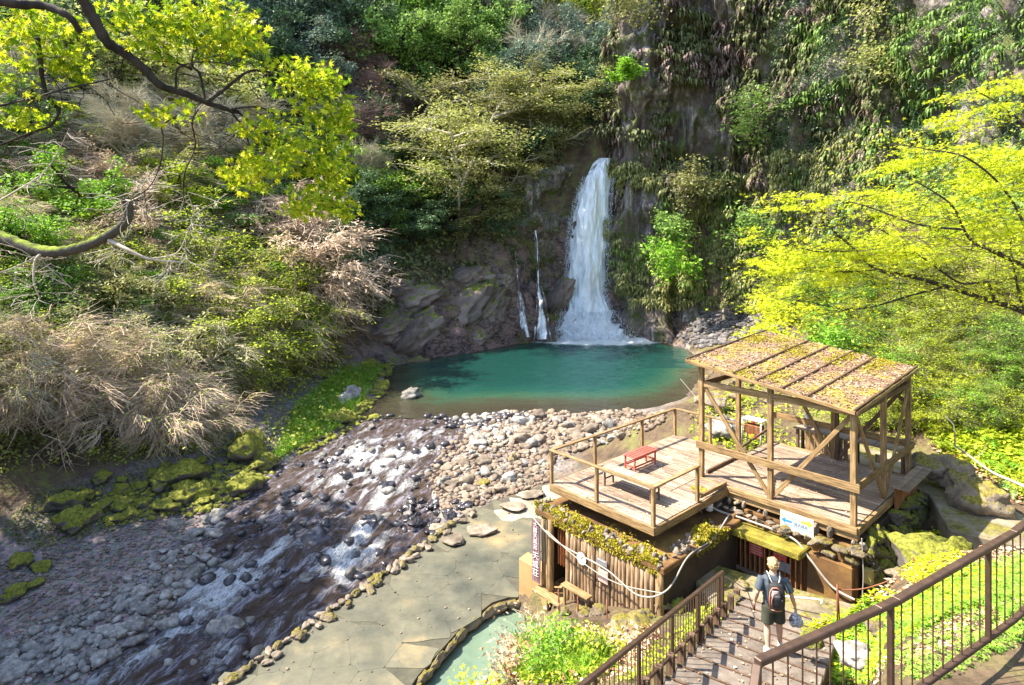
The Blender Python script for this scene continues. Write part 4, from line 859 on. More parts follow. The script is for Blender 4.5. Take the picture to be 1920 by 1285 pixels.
# roof: boards in five bays with battens, rafters and fascias
rs0, rs1, rt0, rt1 = S0 - .32, S1 + .12, T0 - .3, T1 + .35
def rp(s, t, dz=0): return st(s, t, roof_z(s, t) + dz)
bays = [rs0, rs0 + 1.45, rs0 + 2.1, rs0 + 2.78, rs0 + 3.42, rs1]
for a, b in zip(bays[:-1], bays[1:]):
    mb = MB(); n_ = 14; v_ = []
    for dz in (0, -.03):
        for i in range(n_ + 1):
            t = rt0 + (rt1 - rt0) * i / n_
            for j in range(7):
                s = a + .012 + (b - a - .024) * j / 6; v_.append(tuple(rp(s, t, dz + (.018 * float(vnoise(np.array([[s * 3, t * 3, 1.]]), 8)[0]) if dz == 0 else 0)) - pv.location))
    f_ = []; K = (n_ + 1) * 7
    for i in range(n_):
        for j in range(6):
            q = i * 7 + j; f_ += [(q, q + 1, q + 8, q + 7), (K + q + 7, K + q + 8, K + q + 1, K + q)]
    edge = [i for i in range(7)] + [7 * i + 6 for i in range(1, n_ + 1)] + [7 * n_ + 5 - i for i in range(6)] + [7 * (n_ - i) for i in range(1, n_)]
    for q, r_ in zip(edge, edge[1:] + edge[:1]): f_.append((q, K + q, K + r_, r_))
    o = mb.add(v_, f_).build('roof_sheet', m_roof, None); o.parent = pv
for s in [rs0] + bays[1:-1] + [rs1]:
    part_beam(pv, 'roof_batten', rp(s, rt0 - .02, .03), rp(s, rt1 + .02, .03), .055, .05, m_redbat if False else m_dark)
for s in (S0, SM - .6, SM + .8, S1 - .05): part_beam(pv, 'rafter', rp(s, rt0 + .04, -.085), rp(s, rt1 - .04, -.085), .06, .09, m_post)
part_beam(pv, 'fascia', rp(rs0 - .02, rt0 - .025, -.03), rp(rs1 + .02, rt0 - .025, -.03), .03, .09, m_post); part_beam(pv, 'fascia', rp(rs1 + .045, rt0, -.04), rp(rs1 + .045, rt1, -.04), .03, .1, m_beam)
# leaves lying on the roof, the decks and the steps
tvl = np.array([(0, -.5, 0), (.3, 0, .12), (0, .5, 0), (-.3, 0, .1)]); tfl = np.array([(0, 1, 2), (0, 2, 3)])
def litter(name, P, size, mat, nrm=None, seed=0, up=.02):
    rg_ = np.random.default_rng(seed); n_ = len(P); rot = np.einsum('nij,njk->nik', rotz(rg_.random(n_) * 6.3), rotx(rg_.normal(0, .35, n_)))
    v_, f_ = scat(tvl, tfl, P + np.array([0, 0, up]), rot, size * (.5 + rg_.random(n_))); o = np_mesh(name, v_, f_, mat); tag(o, kind='stuff'); return o
rg = np.random.default_rng(3); n = 4600; s = rs0 + (rs1 - rs0) * rg.random(n); t = rt0 + (rt1 - rt0) * rg.random(n); P = A0 + s[:, None] * E1 + t[:, None] * E2
litter('roof_leaves', np.c_[P, roof_z(s, t)], .07, m_litter3, seed=1)
n = 2600; cx = rs0 + (rs1 - rs0) * rg.random(14); ct = rt0 + (rt1 - rt0) * rg.random(14); k = rg.integers(14, size=n); s = cx[k] + rg.normal(0, .16, n); t = ct[k] + rg.normal(0, .3, n); g_ = (s > rs0) & (s < rs1) & (t > rt0) & (t < rt1); s, t = s[g_], t[g_]
P = A0 + s[:, None] * E1 + t[:, None] * E2; litter('roof_moss', np.c_[P, roof_z(s, t)], .07, m_mossleaf, seed=2, up=.03)
n = 700; s = 0 + 3.4 * rg.random(n); t = 6.2 * rg.random(n); g_ = (s < 2.6) | (t < 2); s, t = s[g_], t[g_]; P = A0 + s[:, None] * E1 + t[:, None] * E2; litter('deck_leaves', np.c_[P, 0 * s + ZF], .05, m_litter, seed=3, up=.015)
n = 500; s = S0 + 4 * rg.random(n); t = T0 + 4.4 * rg.random(n); P = A0 + s[:, None] * E1 + t[:, None] * E2; litter('pavilion_leaves', np.c_[P, 0 * s + ZF], .05, m_litter, seed=4, up=.025)

# counter outside the back of the pavilion, and bench beyond
ct_ = empty('service_counter', st(4.9, 8.5, ZF - .2)); tag(ct_, 'grey-topped wooden counter with boarded front behind the pavilion', 'counter')
for i, t in enumerate((8.32, 8.55, 8.78)): part_beam(ct_, 'top_board', st(3.3, t, ZF + .62), st(6.55, t, ZF + .62), .215, .05, m_greytop if False else m_deck)
for i in range(9): part_beam(ct_, 'front_board', st(3.75 + i * .145, 8.26, ZF - .1), st(3.75 + i * .145, 8.26, ZF + .585), .135, .02, m_post, up=(E2[0], E2[1], 0))
for s_ in (3.4, 5.1, 6.45):
    part_beam(ct_, 'leg', st(s_, 8.35, ZF - .3), st(s_, 8.35, ZF + .59), .09, .09, m_dark); part_beam(ct_, 'leg', st(s_, 8.75, ZF - .3), st(s_, 8.75, ZF + .59), .09, .09, m_dark)
part_beam(ct_, 'diamond', st(5.75, 8.5, ZF + .05), st(5.75, 8.5, ZF + .3), .16, .03, m_beam, up=(E2[0], E2[1], 0))
b2 = empty('side_bench', st(7.2, 7.0, ZF - .5)); tag(b2, 'grey plank bench with reddish boarded front at the pavilion\'s right side', 'bench')
for i, t in enumerate((.0, .2)): part_beam(b2, 'seat_board', st(6.95 + t, 5.9, ZF + .35), st(6.95 + t, 8.1, ZF + .35), .19, .05, m_deck)
for i in range(10): part_beam(b2, 'front_board', st(6.88, 6.1 + i * .2, ZF - .35), st(6.88, 6.1 + i * .2, ZF + .32), .19, .02, m_redboard)

# ------------------------------------------------------------------ things on the deck
bn = empty('red_bench', st(.98, 2.9, ZF)); tag(bn, 'small red painted slatted bench in the middle of the sunlit deck', 'bench')
for i in range(4): part_beam(bn, 'slat', st(.8 + i * .118, 2.3, ZF + .45), st(.8 + i * .118, 3.5, ZF + .45), .1, .03, m_red)
for ds in (.8, 1.14):
    for dt in (2.38, 3.42): part_beam(bn, 'leg', st(ds, dt, ZF), st(ds, dt, ZF + .435), .05, .05, m_red)
for ds in (.8, 1.14): part_beam(bn, 'stretcher', st(ds, 2.41, ZF + .15), st(ds, 3.39, ZF + .15), .03, .05, m_red); part_beam(bn, 'stretcher', st(ds, 2.41, ZF + .4), st(ds, 3.39, ZF + .4), .03, .05, m_red)
for dt in (2.38, 3.42): part_beam(bn, 'stretcher', st(.83, dt, ZF + .15), st(1.11, dt, ZF + .15), .03, .05, m_red)
tb = empty('low_table', st(1.95, 1.25, ZF)); tag(tb, 'low pale plank table with thin dark legs, near the front rail of the deck', 'table')
for i in range(4): part_beam(tb, 'top_board', st(.98, .93 + i * .15, ZF + .45), st(2.85, .93 + i * .15, ZF + .45), .14, .035, m_deck)
for s_ in (1.15, 2.68):
    for t_ in (.98, 1.35): part_beam(tb, 'leg', st(s_, t_, ZF), st(s_, t_, ZF + .43), .045, .045, m_dark)
    part_beam(tb, 'stretcher', st(s_, 1.0, ZF + .2), st(s_, 1.33, ZF + .2), .03, .04, m_dark)

# ------------------------------------------------------------------ the log hut under the deck
hut = empty('log_hut', st(2, -.4, 2.4)); tag(hut, 'rustic bath hut walled with upright logs under the deck', 'hut')
rg = np.random.default_rng(15)
def log(s, t, z0, z1, r_, mat=m_log, name='log'):
    mb = MB(); n_ = 5; pts = [st(s + rg.normal(0, .008), t + rg.normal(0, .008), z0 + (z1 - z0) * i / (n_ - 1)) - hut.location for i in range(n_)]
    mb.tube(pts, [r_ * (1.08 - .12 * i / (n_ - 1) + rg.normal(0, .03)) for i in range(n_)], 8); o = mb.build(name, mat, None, True); o.parent = hut; return o
s = .1
while s < 3.95:
    r_ = .045 + .03 * rg.random()
    if .55 < s < .95 or .18 < s < .3: s += .1; continue
    z0 = 2.3 if s < 2 else 2.7
    if s > 1.0: log(s, -.42 + rg.normal(0, .01), z0 - .2, 4.32 + rg.normal(0, .03), r_)
    s += r_ * 1.95
log(.42, -.44, 2.1, 4.35, .09, m_post, 'post'); log(.1, -.4, 2.1, 4.3, .06, m_log); log(.25, -.2, 2.2, 4.3, .05, m_log)
log(3.93, -.42, 2.9, 4.35, .08, m_post, 'post')
for i in range(5): part_beam(hut, 'door_board', st(.6 + i * .095, -.3, 3.15), st(.6 + i * .095, -.3, 4.25), .088, .02, m_redboard)
part_beam(hut, 'sill', st(.0, -.62, 2.36), st(2.1, -.62, 2.36), .3, .07, m_post); part_beam(hut, 'hand_rail', st(1.15, -.72, 3.02), st(2.05, -.72, 3.02), .22, .05, m_post)
part_beam(hut, 'rail_post', st(1.95, -.72, 2.2), st(1.95, -.72, 3.0), .06, .06, m_post); part_beam(hut, 'rail_post', st(1.2, -.72, 2.2), st(1.2, -.72, 3.0), .06, .06, m_post)
def wallbox(parent, name, s0, s1, t0, t1, z0, z1, mat, bevel=.02):
    o = MB().box((0, 0, 0), (s1 - s0, t1 - t0, z1 - z0)).build(name, mat, None, bevel=bevel)
    o.location = st((s0 + s1) / 2, (t0 + t1) / 2, (z0 + z1) / 2) - parent.location; o.rotation_euler = (0, 0, RZ); o.parent = parent; return o
m_black = surf('shaded_plaster', [(.03, .022, .015), (.08, .055, .035)], 1.5, .95, .3, .02, rnd=0)  # near-black tone puts the shade on these walls into the plaster's colour
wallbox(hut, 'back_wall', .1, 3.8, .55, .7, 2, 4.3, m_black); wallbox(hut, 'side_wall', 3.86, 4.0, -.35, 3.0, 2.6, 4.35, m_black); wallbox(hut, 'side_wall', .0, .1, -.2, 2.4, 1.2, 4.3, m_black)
wallbox(hut, 'floor', .1, 3.85, -.45, .55, 2.1, 2.28, m_tan); wallbox(hut, 'roof_slab', -.15, 4.08, -.5, 3.1, 4.34, 4.5, m_concrete)
# name board hung at the left corner
ZH = Matrix.Rotation(RZ, 4, 'Z')
def text_part(parent, txt, size, loc, rot, mat, name='lettering', ext=.003):
    c = bpy.data.curves.new('t', 'FONT'); c.body = txt; c.size = size; c.align_x = 'CENTER'; c.align_y = 'CENTER'; c.extrude = ext; c.resolution_u = 3
    o = bpy.data.objects.new('t', c); COL.objects.link(o); bpy.context.view_layer.update()
    me = bpy.data.meshes.new_from_object(o.evaluated_get(bpy.context.evaluated_depsgraph_get())); bpy.data.objects.remove(o)
    me.materials.clear(); me.materials.append(mat); q = bpy.data.objects.new(name, me); COL.objects.link(q); q.parent = parent; q.location = loc; q.rotation_euler = rot; return q
m_signp = wood('purplish_board', [(.1, .05, .06), (.25, .15, .16), (.36, .25, .26)], .7, 0, 2)
m_letter = plain('white_lettering', (.78, .74, .76), .6)
p = st(-.02, -.58, 3.35); sg = empty('name_board', p); tag(sg, 'tall purplish board with white brushed Japanese lettering on the hut\'s left corner', 'sign')
mb = MB(); outl = [(-.13, -.82), (.13, -.86), (.15, -.3), (.12, .2), (.14, .86), (-.12, .9), (-.15, .3), (-.12, -.2)]
mb.add([(x, -.015, z) for x, z in outl] + [(x, .02, z) for x, z in outl], [tuple(range(8)), tuple(range(15, 7, -1))] + [((i + 1) % 8, i, 8 + i, 8 + (i + 1) % 8) for i in range(8)])
o = mb.build('board', m_signp, None); o.parent = sg
sg.rotation_euler = (0, 0, RZ + .15)
zz = .74
for ch in '大露天風呂': text_part(sg, ch, .15, (0, -.03, zz), (R(90), 0, 0), m_letter); zz -= .155
zz -= .06
for ch in '天城荘': text_part(sg, ch, .22, (0.005, -.03, zz - .03), (R(90), 0, 0), m_letter); zz -= .235
# clock
p = st(1.62, -.52, 3.78); ck = empty('wall_clock', p); tag(ck, 'round white wall clock on the log wall of the hut', 'clock'); ck.rotation_euler = (0, 0, RZ)
o = MB().tube([(0, .03, 0), (0, -.02, 0)], .17, 24).build('case', m_dark, None, True); o.parent = ck
o = MB().tube([(0, -.015, 0), (0, -.028, 0)], .155, 24).build('dial', m_white, None); o.parent = ck
o = MB().beam((0, -.034, 0), (.05, -.034, .06), .012, .004, (0, 1, 0)).build('hour_hand', m_dark, None); o.parent = ck
o = MB().beam((0, -.036, 0), (-.03, -.036, .11), .008, .004, (0, 1, 0)).build('minute_hand', m_dark, None); o.parent = ck
def notice(name, s, t, z, w_, h_, mat, label, tx=None, lines=0, lm=None, tilt=0, rz=RZ):
    e = empty(name, st(s, t, z)); tag(e, label, 'sign'); e.rotation_euler = (0, tilt, rz)
    o = MB().box((0, 0, 0), (w_, .02, h_)).build('panel', mat, None); o.parent = e
    for i in range(lines):
        zz = h_ * (.32 - .64 * i / max(1, lines - 1)); o = MB().box((0, -.014, zz), (w_ * (.8 - .1 * (i % 2)), .004, h_ * .07)).build('text_line', lm or m_letter, None); o.parent = e
    for (txt, x, zq, sz, mt) in (tx or []): text_part(e, txt, sz, (x, -.018, zq), (R(90), 0, 0), mt)
    return e
m_redsign = plain('red_sign', (.5, .06, .05), .5); m_pinks = plain('faded_pink_paper', (.66, .42, .36), .7); m_greys = plain('grey_board', (.2, .2, .21), .6); m_paleb = plain('pale_board', (.5, .42, .4), .6)
notice('notice_board', 2.33, -.54, 3.62, .3, .3, m_pinks, 'small faded pink notice on the log wall right of the clock', lines=3, lm=m_paleb)
notice('notice_board', 2.28, -.53, 3.95, .34, .14, m_greys, 'weathered grey board above the pink notice on the log wall', lines=1)
# mossy stones along the roof lip
mw = empty('mossy_parapet', st(2, -.45, 4.5)); tag(mw, 'thick moss and small stones piled along the hut\'s roof edge', 'parapet')
rg = np.random.default_rng(8); cnt = 0
path_ = [(-.15, .0), (-.2, -.45), (1.2, -.52), (3.98, -.5), (4.02, 1.0), (4.05, 2.4)]
pl = np.array(path_); sg_ = np.r_[0, np.cumsum(np.hypot(*np.diff(pl, axis=0).T))]
for j in range(150):
    t = sg_[-1] * rg.random(); s_, t_ = np.interp(t, sg_, pl[:, 0]), np.interp(t, sg_, pl[:, 1]); wq = .07 + .09 * rg.random()
    inn = rg.random() * .35; s_ -= inn * (s_ > 3.9); t_ += inn * (s_ <= 3.9) ; p = st(s_, t_, 4.42 + .16 * rg.random()) - mw.location
    piece(SUNR[j % 8], 'stone', mw, p, tuple(rg.random(3) * 3), (wq * .9, wq * .8, wq * .8))
n = 46000; t = sg_[-1] * rg.random(n) ** .8; s_ = np.interp(t, sg_, pl[:, 0]) + rg.normal(0, .05, n); t_ = np.interp(t, sg_, pl[:, 1]) + np.abs(rg.normal(0, .2, n)) * np.where(t > sg_[3], 0, 1)
s_ = s_ - np.abs(rg.normal(0, .18, n)) * (t > sg_[3]); P = A0 + s_[:, None] * E1 + t_[:, None] * E2; zt = 4.45 + .2 * rg.random(n) * (vnoise(np.c_[P * 3, 0 * s_], 5) * .5 + .6); lip = rg.random(n) < .18; zt = np.where(lip, 4.25 + .2 * rg.random(n), zt)
keep = vnoise(np.c_[P * 1.4, 0 * s_], 9) + np.clip(1.4 - t * .3, -.1, 1) > -.45; P, zt = P[keep], zt[keep]
rot = np.einsum('nij,njk->nik', rotz(rg.random(len(P)) * 6.3), rotx(rg.normal(0, 1.0, len(P))))
zt = zt + .1 * (vnoise(np.c_[P * 5, 0 * P[:, 0]], 12)) * (zt > 4.45)
v_, f_ = scat(tvl, tfl, np.c_[P, zt] - np.array(mw.location), rot, .05 + .05 * rg.random(len(P))); o = np_mesh('moss', v_, f_, m_mossleaf, False, mw); o['kind'] = 'stuff'

# ------------------------------------------------------------------ concrete base of the pavilion with red-brown doors
bs = empty('pavilion_basement_building', st(5, 3.4, 3.2)); tag(bs, 'stained concrete base with boarded reddish doors under the pavilion', 'building')
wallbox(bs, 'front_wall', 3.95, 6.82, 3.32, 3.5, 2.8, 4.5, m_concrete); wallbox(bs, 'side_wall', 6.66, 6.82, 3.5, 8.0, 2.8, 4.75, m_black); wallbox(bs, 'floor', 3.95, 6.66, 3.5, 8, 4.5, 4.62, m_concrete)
wallbox(bs, 'left_wall', 3.84, 3.95, 3.0, 6.5, 2.2, 4.6, m_concrete)
part_beam(bs, 'door_frame', st(3.85, 3.12, 4.12), st(5.72, 3.12, 4.12), .08, .1, m_dark); part_beam(bs, 'sill', st(3.85, 3.1, 3.2), st(5.75, 3.1, 3.2), .12, .08, m_deck)
for i in range(14): part_beam(bs, 'door_board', st(3.93 + i * .132, 3.15, 3.24), st(3.93 + i * .132, 3.15, 4.07), .122, .03, m_redboard)
wallbox(bs, 'right_pier', 5.78, 6.82, 3.1, 3.32, 2.8, 4.3, m_concrete)
# canopy slab
cpts = [(3.25, 3.3), (4.02, 2.68), (5.78, 2.68), (5.8, 3.32)]
mb = MB(); mb.prism([tuple(st(a, b, 0).xy) for a, b in cpts], 4.2, 4.38); o = mb.build('canopy', m_ochre, None, bevel=.03); o.parent = bs; o.matrix_parent_inverse = Matrix.Translation(-bs.location)
# slanting wing board at the left of the doors
q = [st(3.86, 3.3, 4.3), st(3.86, 2.6, 4.18), st(3.88, 2.72, 3.1), st(3.3, 3.2, 4.25)]
mb = MB(); mb.add([tuple(x - bs.location) for x in (st(3.25, 3.2, 4.2), st(3.5, 3.0, 4.2), st(3.92, 2.75, 3.1), st(3.92, 2.95, 3.1))] + [tuple(x - bs.location) for x in (st(3.3, 3.3, 4.2), st(3.6, 3.1, 4.2), st(3.99, 2.8, 3.1), st(3.99, 3.05, 3.1))], [(0, 1, 2, 3), (7, 6, 5, 4), (0, 4, 5, 1), (1, 5, 6, 2), (2, 6, 7, 3), (3, 7, 4, 0)])
o = mb.build('wing_board', m_redboard, None); o.parent = bs
notice('warning_sign', 4.5, 3.1, 3.86, .38, .3, m_redsign, 'bright red notice on the reddish doors under the canopy', lines=4, lm=m_pinks)
notice('faded_sign', 5.12, 3.1, 3.92, .34, .16, m_redsign, 'faded reddish strip sign right of the bright red notice', lines=1, lm=m_paleb)
notice('grey_sign', 5.2, 3.1, 3.7, .36, .24, m_greys, 'dark grey sign behind the walker\'s head on the doors', lines=2, lm=m_greys)
# arrow sign
m_blue = plain('blue_paint', (.02, .25, .7), .5); m_yel = plain('yellow_paint', (.85, .68, .03), .5); m_bluet = plain('faded_blue', (.25, .42, .62), .5); m_signb = surf('weathered_sign', [(.42, .33, .28), (.62, .54, .48)], 5, .7, .1, .005, rnd=0)
ar = notice('direction_sign', 5.5, 3.2, 4.86, .82, .46, m_signb, 'weathered direction sign with blue left arrow and yellow right arrow under the pavilion')
def arrow(parent, x, z, L, dirn, mat, hw=.05):
    sgn = dirn; pts = [(x + sgn * L / 2, z), (x + sgn * (L / 2 - .1), z + hw * 1.5), (x + sgn * (L / 2 - .1), z + hw * .5), (x - sgn * L / 2, z + hw * .5), (x - sgn * L / 2, z - hw * .5), (x + sgn * (L / 2 - .1), z - hw * .5), (x + sgn * (L / 2 - .1), z - hw * 1.5)]
    o = MB().add([(a, -.014, b) for a, b in pts] + [(a, -.011, b) for a, b in pts], [tuple(range(7)), tuple(range(13, 6, -1))] + [((i + 1) % 7, i, 7 + i, 7 + (i + 1) % 7) for i in range(7)]).build('arrow', mat, None); o.parent = parent
arrow(ar, -.25, 0, .26, -1, m_blue); arrow(ar, .25, .09, .26, 1, m_yel, .055)
text_part(ar, '露天風呂', .085, (.1, -.016, -.02), (R(90), 0, 0), m_bluet); text_part(ar, '大滝', .09, (-.3, -.016, .14), (R(90), 0, 0), m_letter); text_part(ar, '遊歩道', .08, (-.05, -.016, .12), (R(90), 0, 0), m_letter)
o = MB().box((.1, -.013, -.17), (.56, .003, .08)).build('white_strip', m_letter, None); o.parent = ar; o = MB().box((0.02, -.0125, -.09), (.7, .003, .03)).build('blue_strip', m_bluet, None); o.parent = ar
# stones bedded under the pavilion floor
sw_ = empty('stone_course', st(5, 3.3, 4.5)); tag(sw_, 'uneven course of rounded stones bedded under the pavilion\'s front beam', 'wall')
rg = np.random.default_rng(31); s = 2.9; j = 0
while s < 6.95:
    big = s > 5.2; wq = (.2 if big else .12) + .1 * rg.random()
    piece(WALLR[j % 8] if False else (LIGHTROCKS if big else SUNR)[j % 7], 'stone', sw_, st(s, 3.25 + rg.normal(0, .05), 4.55 + wq * .3) - sw_.location, tuple(rg.normal(0, .3, 3)), (wq * .62, wq * .5, wq * .5)); j += 1
    if rg.random() < .7: piece(SUNR[j % 8], 'stone', sw_, st(s + .05, 3.4 + rg.normal(0, .04), 4.68 + wq * .5) - sw_.location, tuple(rg.random(3) * 3), (wq * .5, wq * .45, wq * .45)); j += 1
    s += wq * 1.1
for (s_, t_, z_, wq) in ((6.75, 3.25, 4.42, .36), (6.55, 3.2, 4.6, .34), (6.3, 3.2, 4.4, .3), (6.78, 3.3, 4.68, .3), (6.0, 3.2, 4.62, .4), (2.75, 3.1, 4.8, .3), (3.0, 2.9, 4.6, .26), (3.15, 3.1, 4.75, .24)):
    piece(LIGHTROCKS[j % 7], 'stone', sw_, st(s_, t_, z_) - sw_.location, tuple(rg.normal(0, .3, 3)), (wq * .6, wq * .45, wq * .42)); j += 1
# a dark dry-stone flank right of the base
fl_ = empty('side_stonework', st(6.95, 5.6, 3.2)); tag(fl_, 'dark dry-stone flank wall in shadow at the pavilion\'s right side', 'wall')
for i in range(150):
    t = 3.5 + 4.6 * rg.random(); z = 2.9 + 1.9 * rg.random(); wq = .2 + .22 * rg.random()
    piece(BIGROCKS[i % 7], 'stone', fl_, st(6.9 + .1 * rg.random() + (4.8 - z) * .08, t, z) - fl_.location, tuple(rg.random(3) * 3), (wq * .6, wq * .6, wq * .5))
bx = empty('utility_box', st(7.02, 3.52, 4.06)); tag(bx, 'small yellow-ochre utility box on the dark corner of the pavilion base', 'box'); bx.rotation_euler = (0, 0, RZ)
m_ybox = plain('ochre_paint', (.4, .33, .1), .6)
o = MB().box((0, 0, 0), (.2, .16, .34)).build('case', m_ybox, None, bevel=.015); o.parent = bx; o = MB().box((0, -.085, 0), (.17, .012, .3)).build('lid', m_ybox, None); o.parent = bx

# cables and pipes
def cable(name, pts, r_, mat, label, cat='cable', sag=0, n=24):
    P = [Vector(p) for p in pts]; out = []
    for i in range(n * (len(P) - 1) + 1):
        t = i / n; a = min(int(t), len(P) - 2); f = t - a
        p0, p1, p2, p3 = P[max(a - 1, 0)], P[a], P[a + 1], P[min(a + 2, len(P) - 1)]
        q = .5 * ((2 * p1) + (-p0 + p2) * f + (2 * p0 - 5 * p1 + 4 * p2 - p3) * f * f + (-p0 + 3 * p1 - 3 * p2 + p3) * f ** 3); q.z -= sag * 4 * f * (1 - f); out.append(q)
    return tag(MB().tube(out, r_, 6).build(name, mat, None, True), label, cat)
cable('cable', [st(-.1, -.72, 4.38), st(1.0, -.78, 4.05), st(2.6, -.8, 4.02), st(3.6, -.82, 3.82), st(4.15, -.5, 4.05), st(4.15, .4, 4.5), st(4.1, 1.6, 4.5), st(4.0, 2.6, 4.75)], .02, m_cable, 'pale sagging cable bundle along the hut\'s roof lip')
cable('cable', [st(.6, -.79, 4.22), st(1.8, -.83, 3.92), st(3.0, -.84, 3.85), st(4.1, -.6, 4.0)], .012, m_cable, 'thinner pale cable hanging just below the bundle on the hut')
cable('pipe', [st(3.0, 2.6, 4.95), st(3.5, 2.95, 4.6), st(4.2, 3.1, 4.55), st(5.4, 3.12, 4.5), st(5.9, 3.0, 4.2), st(6.4, 3.0, 3.75), st(6.9, 3.0, 3.65)], .028, m_cable, 'thick pale pipe lying on the mossy canopy over the doors', 'pipe')
cable('cable', [st(3.0, 2.6, 4.9), st(3.3, 2.7, 4.35), st(3.9, 2.8, 4.3), st(4.15, .8, 4.45)], .013, m_cable, 'pale cable looping between the canopy and the hut corner')
cable('cable', [st(6.95, 3.3, 5.0), st(7.0, 3.25, 4.2), st(7.0, 3.2, 3.6), st(7.15, 3.0, 3.35)], .014, m_cable, 'thin pale cable hanging down the corner of the pavilion base')
o = cable('cable', [st(7.05, 4.6, 4.4), st(7.1, 4.0, 4.1), st(7.1, 3.6, 4.2)], .012, m_cable, 'thin cable slung across the dark side of the base')
cable('washing_line', [st(-1.5, 9, 6.4), st(1.2, 6.3, 6.3), st(3, 4.5, 6.5)], .008, m_cable, 'thin line strung from the trees to the pavilion post', 'line')
# junction drum under the deck corner
jb = MB().tube([st(3.35, 2.75, 4.62), st(3.35, 2.75, 4.86)], .1, 14).build('junction_drum', m_white, None, True, .01); tag(jb, 'small white cylindrical junction box where the pale cables meet', 'junction box')
bwl = MB().rings([(st(3.15, 2.55, 5.0), .1, .1), (st(3.15, 2.55, 5.12), .2, .2), (st(3.15, 2.55, 5.2), .22, .22), (st(3.15, 2.55, 5.15), .16, .16)], 16).build('stone_basin', m_wallstone, None, True); tag(bwl, 'rounded brown basin on the stones beside the deck corner', 'basin')

# ------------------------------------------------------------------ cone, plastic table
cn = empty('traffic_cone', at(1412, 795, 22.6)); cn.location.z = hz(cn.location.x, cn.location.y); tag(cn, 'red and white striped traffic cone behind the pavilion', 'traffic cone')
m_cr = plain('cone_red', (.75, .04, .04), .4); m_cw = plain('cone_white', (.8, .8, .8), .4)
zb = 0; rr = .16
o = MB().box((0, 0, .02), (.4, .4, .04)).build('base', m_cr, None, bevel=.02); o.parent = cn
for i in range(6):
    z0, z1 = .04 + i * .12, .04 + (i + 1) * .12; r0, r1 = .16 - z0 * .18, .16 - z1 * .18
    o = MB().rings([((0, 0, z0), r0, r0), ((0, 0, z1), r1, r1)], 20, i == 5).build('band', m_cr if i % 2 == 0 else m_cw, None, True); o.parent = cn
cn.scale = (1.05, 1.05, 1.05)
wt = empty('white_stand', at(1414, 842, 20.9)); wt.location.z = 5.0; tag(wt, 'white framed stand with a pale tray, right behind the pavilion\'s left side', 'stand'); wt.rotation_euler = (0, 0, RZ)
for a in (-.34, .34):
    o = MB().tube([(a, -.2, -.2), (a, -.2, .62), (a, -.12, .72), (a, .12, .72), (a, .2, .62), (a, .2, -.2)], .03, 8).build('leg_frame', m_white, None, True); o.parent = wt
o = MB().box((0, 0, .74), (.74, .42, .04)).build('tray', m_white, None, bevel=.02); o.parent = wt
o = MB().box((0, .0, .4), (.6, .3, .3)).build('red_crate', m_redboard, None, bevel=.02); o.parent = wt
# upright white-blue flask on the rail shelf
fk = MB().rings([(st(4.9 - 1.3, 8.55, ZF + .66), .09, .09), (st(3.6, 8.55, ZF + 1.0), .09, .09), (st(3.6, 8.55, ZF + 1.08), .04, .04)], 14).build('water_jug', m_white, None, True); tag(fk, 'white jug standing on the left end of the counter', 'jug')

# ------------------------------------------------------------------ stairs
stt = empty('stairs', (3.4, 11.4, 4.4)); tag(stt, 'shallow concrete stairs with dark edges going down to the doors', 'stairs')
DS = np.array([.555, .832]); DP = np.array([.832, -.555]); P0 = np.array([2.59, 10.0]); SA = math.atan2(DS[1], DS[0])
tag(litter('step_leaves', np.array([(*(P0 + DS * (b_ := 9 * r1 - 4.8) + DP * (.2 + 1.9 * r2)), 4.79 - .252 * (-5 + math.floor((b_ + 5) / .58) * .58 + .29)) for r1, r2 in rg.random((420, 2))]), .055, m_litter, seed=9, up=.02), kind='stuff')
q = -5.0; k = 0
while q < 4.3:
    zt = 4.79 - .252 * (q + .29); wd = 2.5 if q < 1.2 else 2.0
    c = P0 + DS * (q + .29) + DP * (.12 + wd / 2)
    o = MB().box((0, 0, -.35), (.62, wd, .7)).build('step', m_step, None, bevel=.012); o.location = Vector((c[0], c[1], zt)) - stt.location; o.rotation_euler = (0, 0, SA); o.parent = stt
    o = MB().box((.285, 0, .004), (.035, wd + .02, .03)).build('nosing', m_dark, None); o.location = Vector((c[0], c[1], zt)) - stt.location; o.rotation_euler = (0, 0, SA); o.parent = stt
    if q > -2:
        c2 = P0 + DS * (q + .5) + DP * .02; o = MB().box((0, 0, .0), (.1, .13, .34)).build('edge_stake', m_dark, None, bevel=.01); o.location = Vector((c2[0], c2[1], zt + .03)) - stt.location; o.rotation_euler = (0, 0, SA); o.parent = stt
    q += .58; k += 1
lp = MB().prism([(4.75, 12.9), (7.2, 12.0), (8.4, 13.4), (6.9, 14.3), (5.0, 15.6), (4.5, 14.6)], 3.0, 3.62).build('landing_path', m_path, None); tag(lp, kind='structure')
up = MB().prism([(1.2, 5.4), (2.6, 4.1), (5.3, 5.5), (6.4, 5.9), (9, 6.4), (9, 2), (1, 2)], 7.0, 7.66).build('upper_path', m_path, None, bevel=.03); tag(up, kind='structure')
rp_ = MB().prism([(11.0, 15.0), (12.4, 14.0), (14.2, 16.2), (13.9, 19.5), (12.5, 22), (10.3, 21.8), (11.6, 19), (12.0, 17.2)], 4.1, 4.72).build('side_path', m_path, None, bevel=.03); tag(rp_, kind='structure')

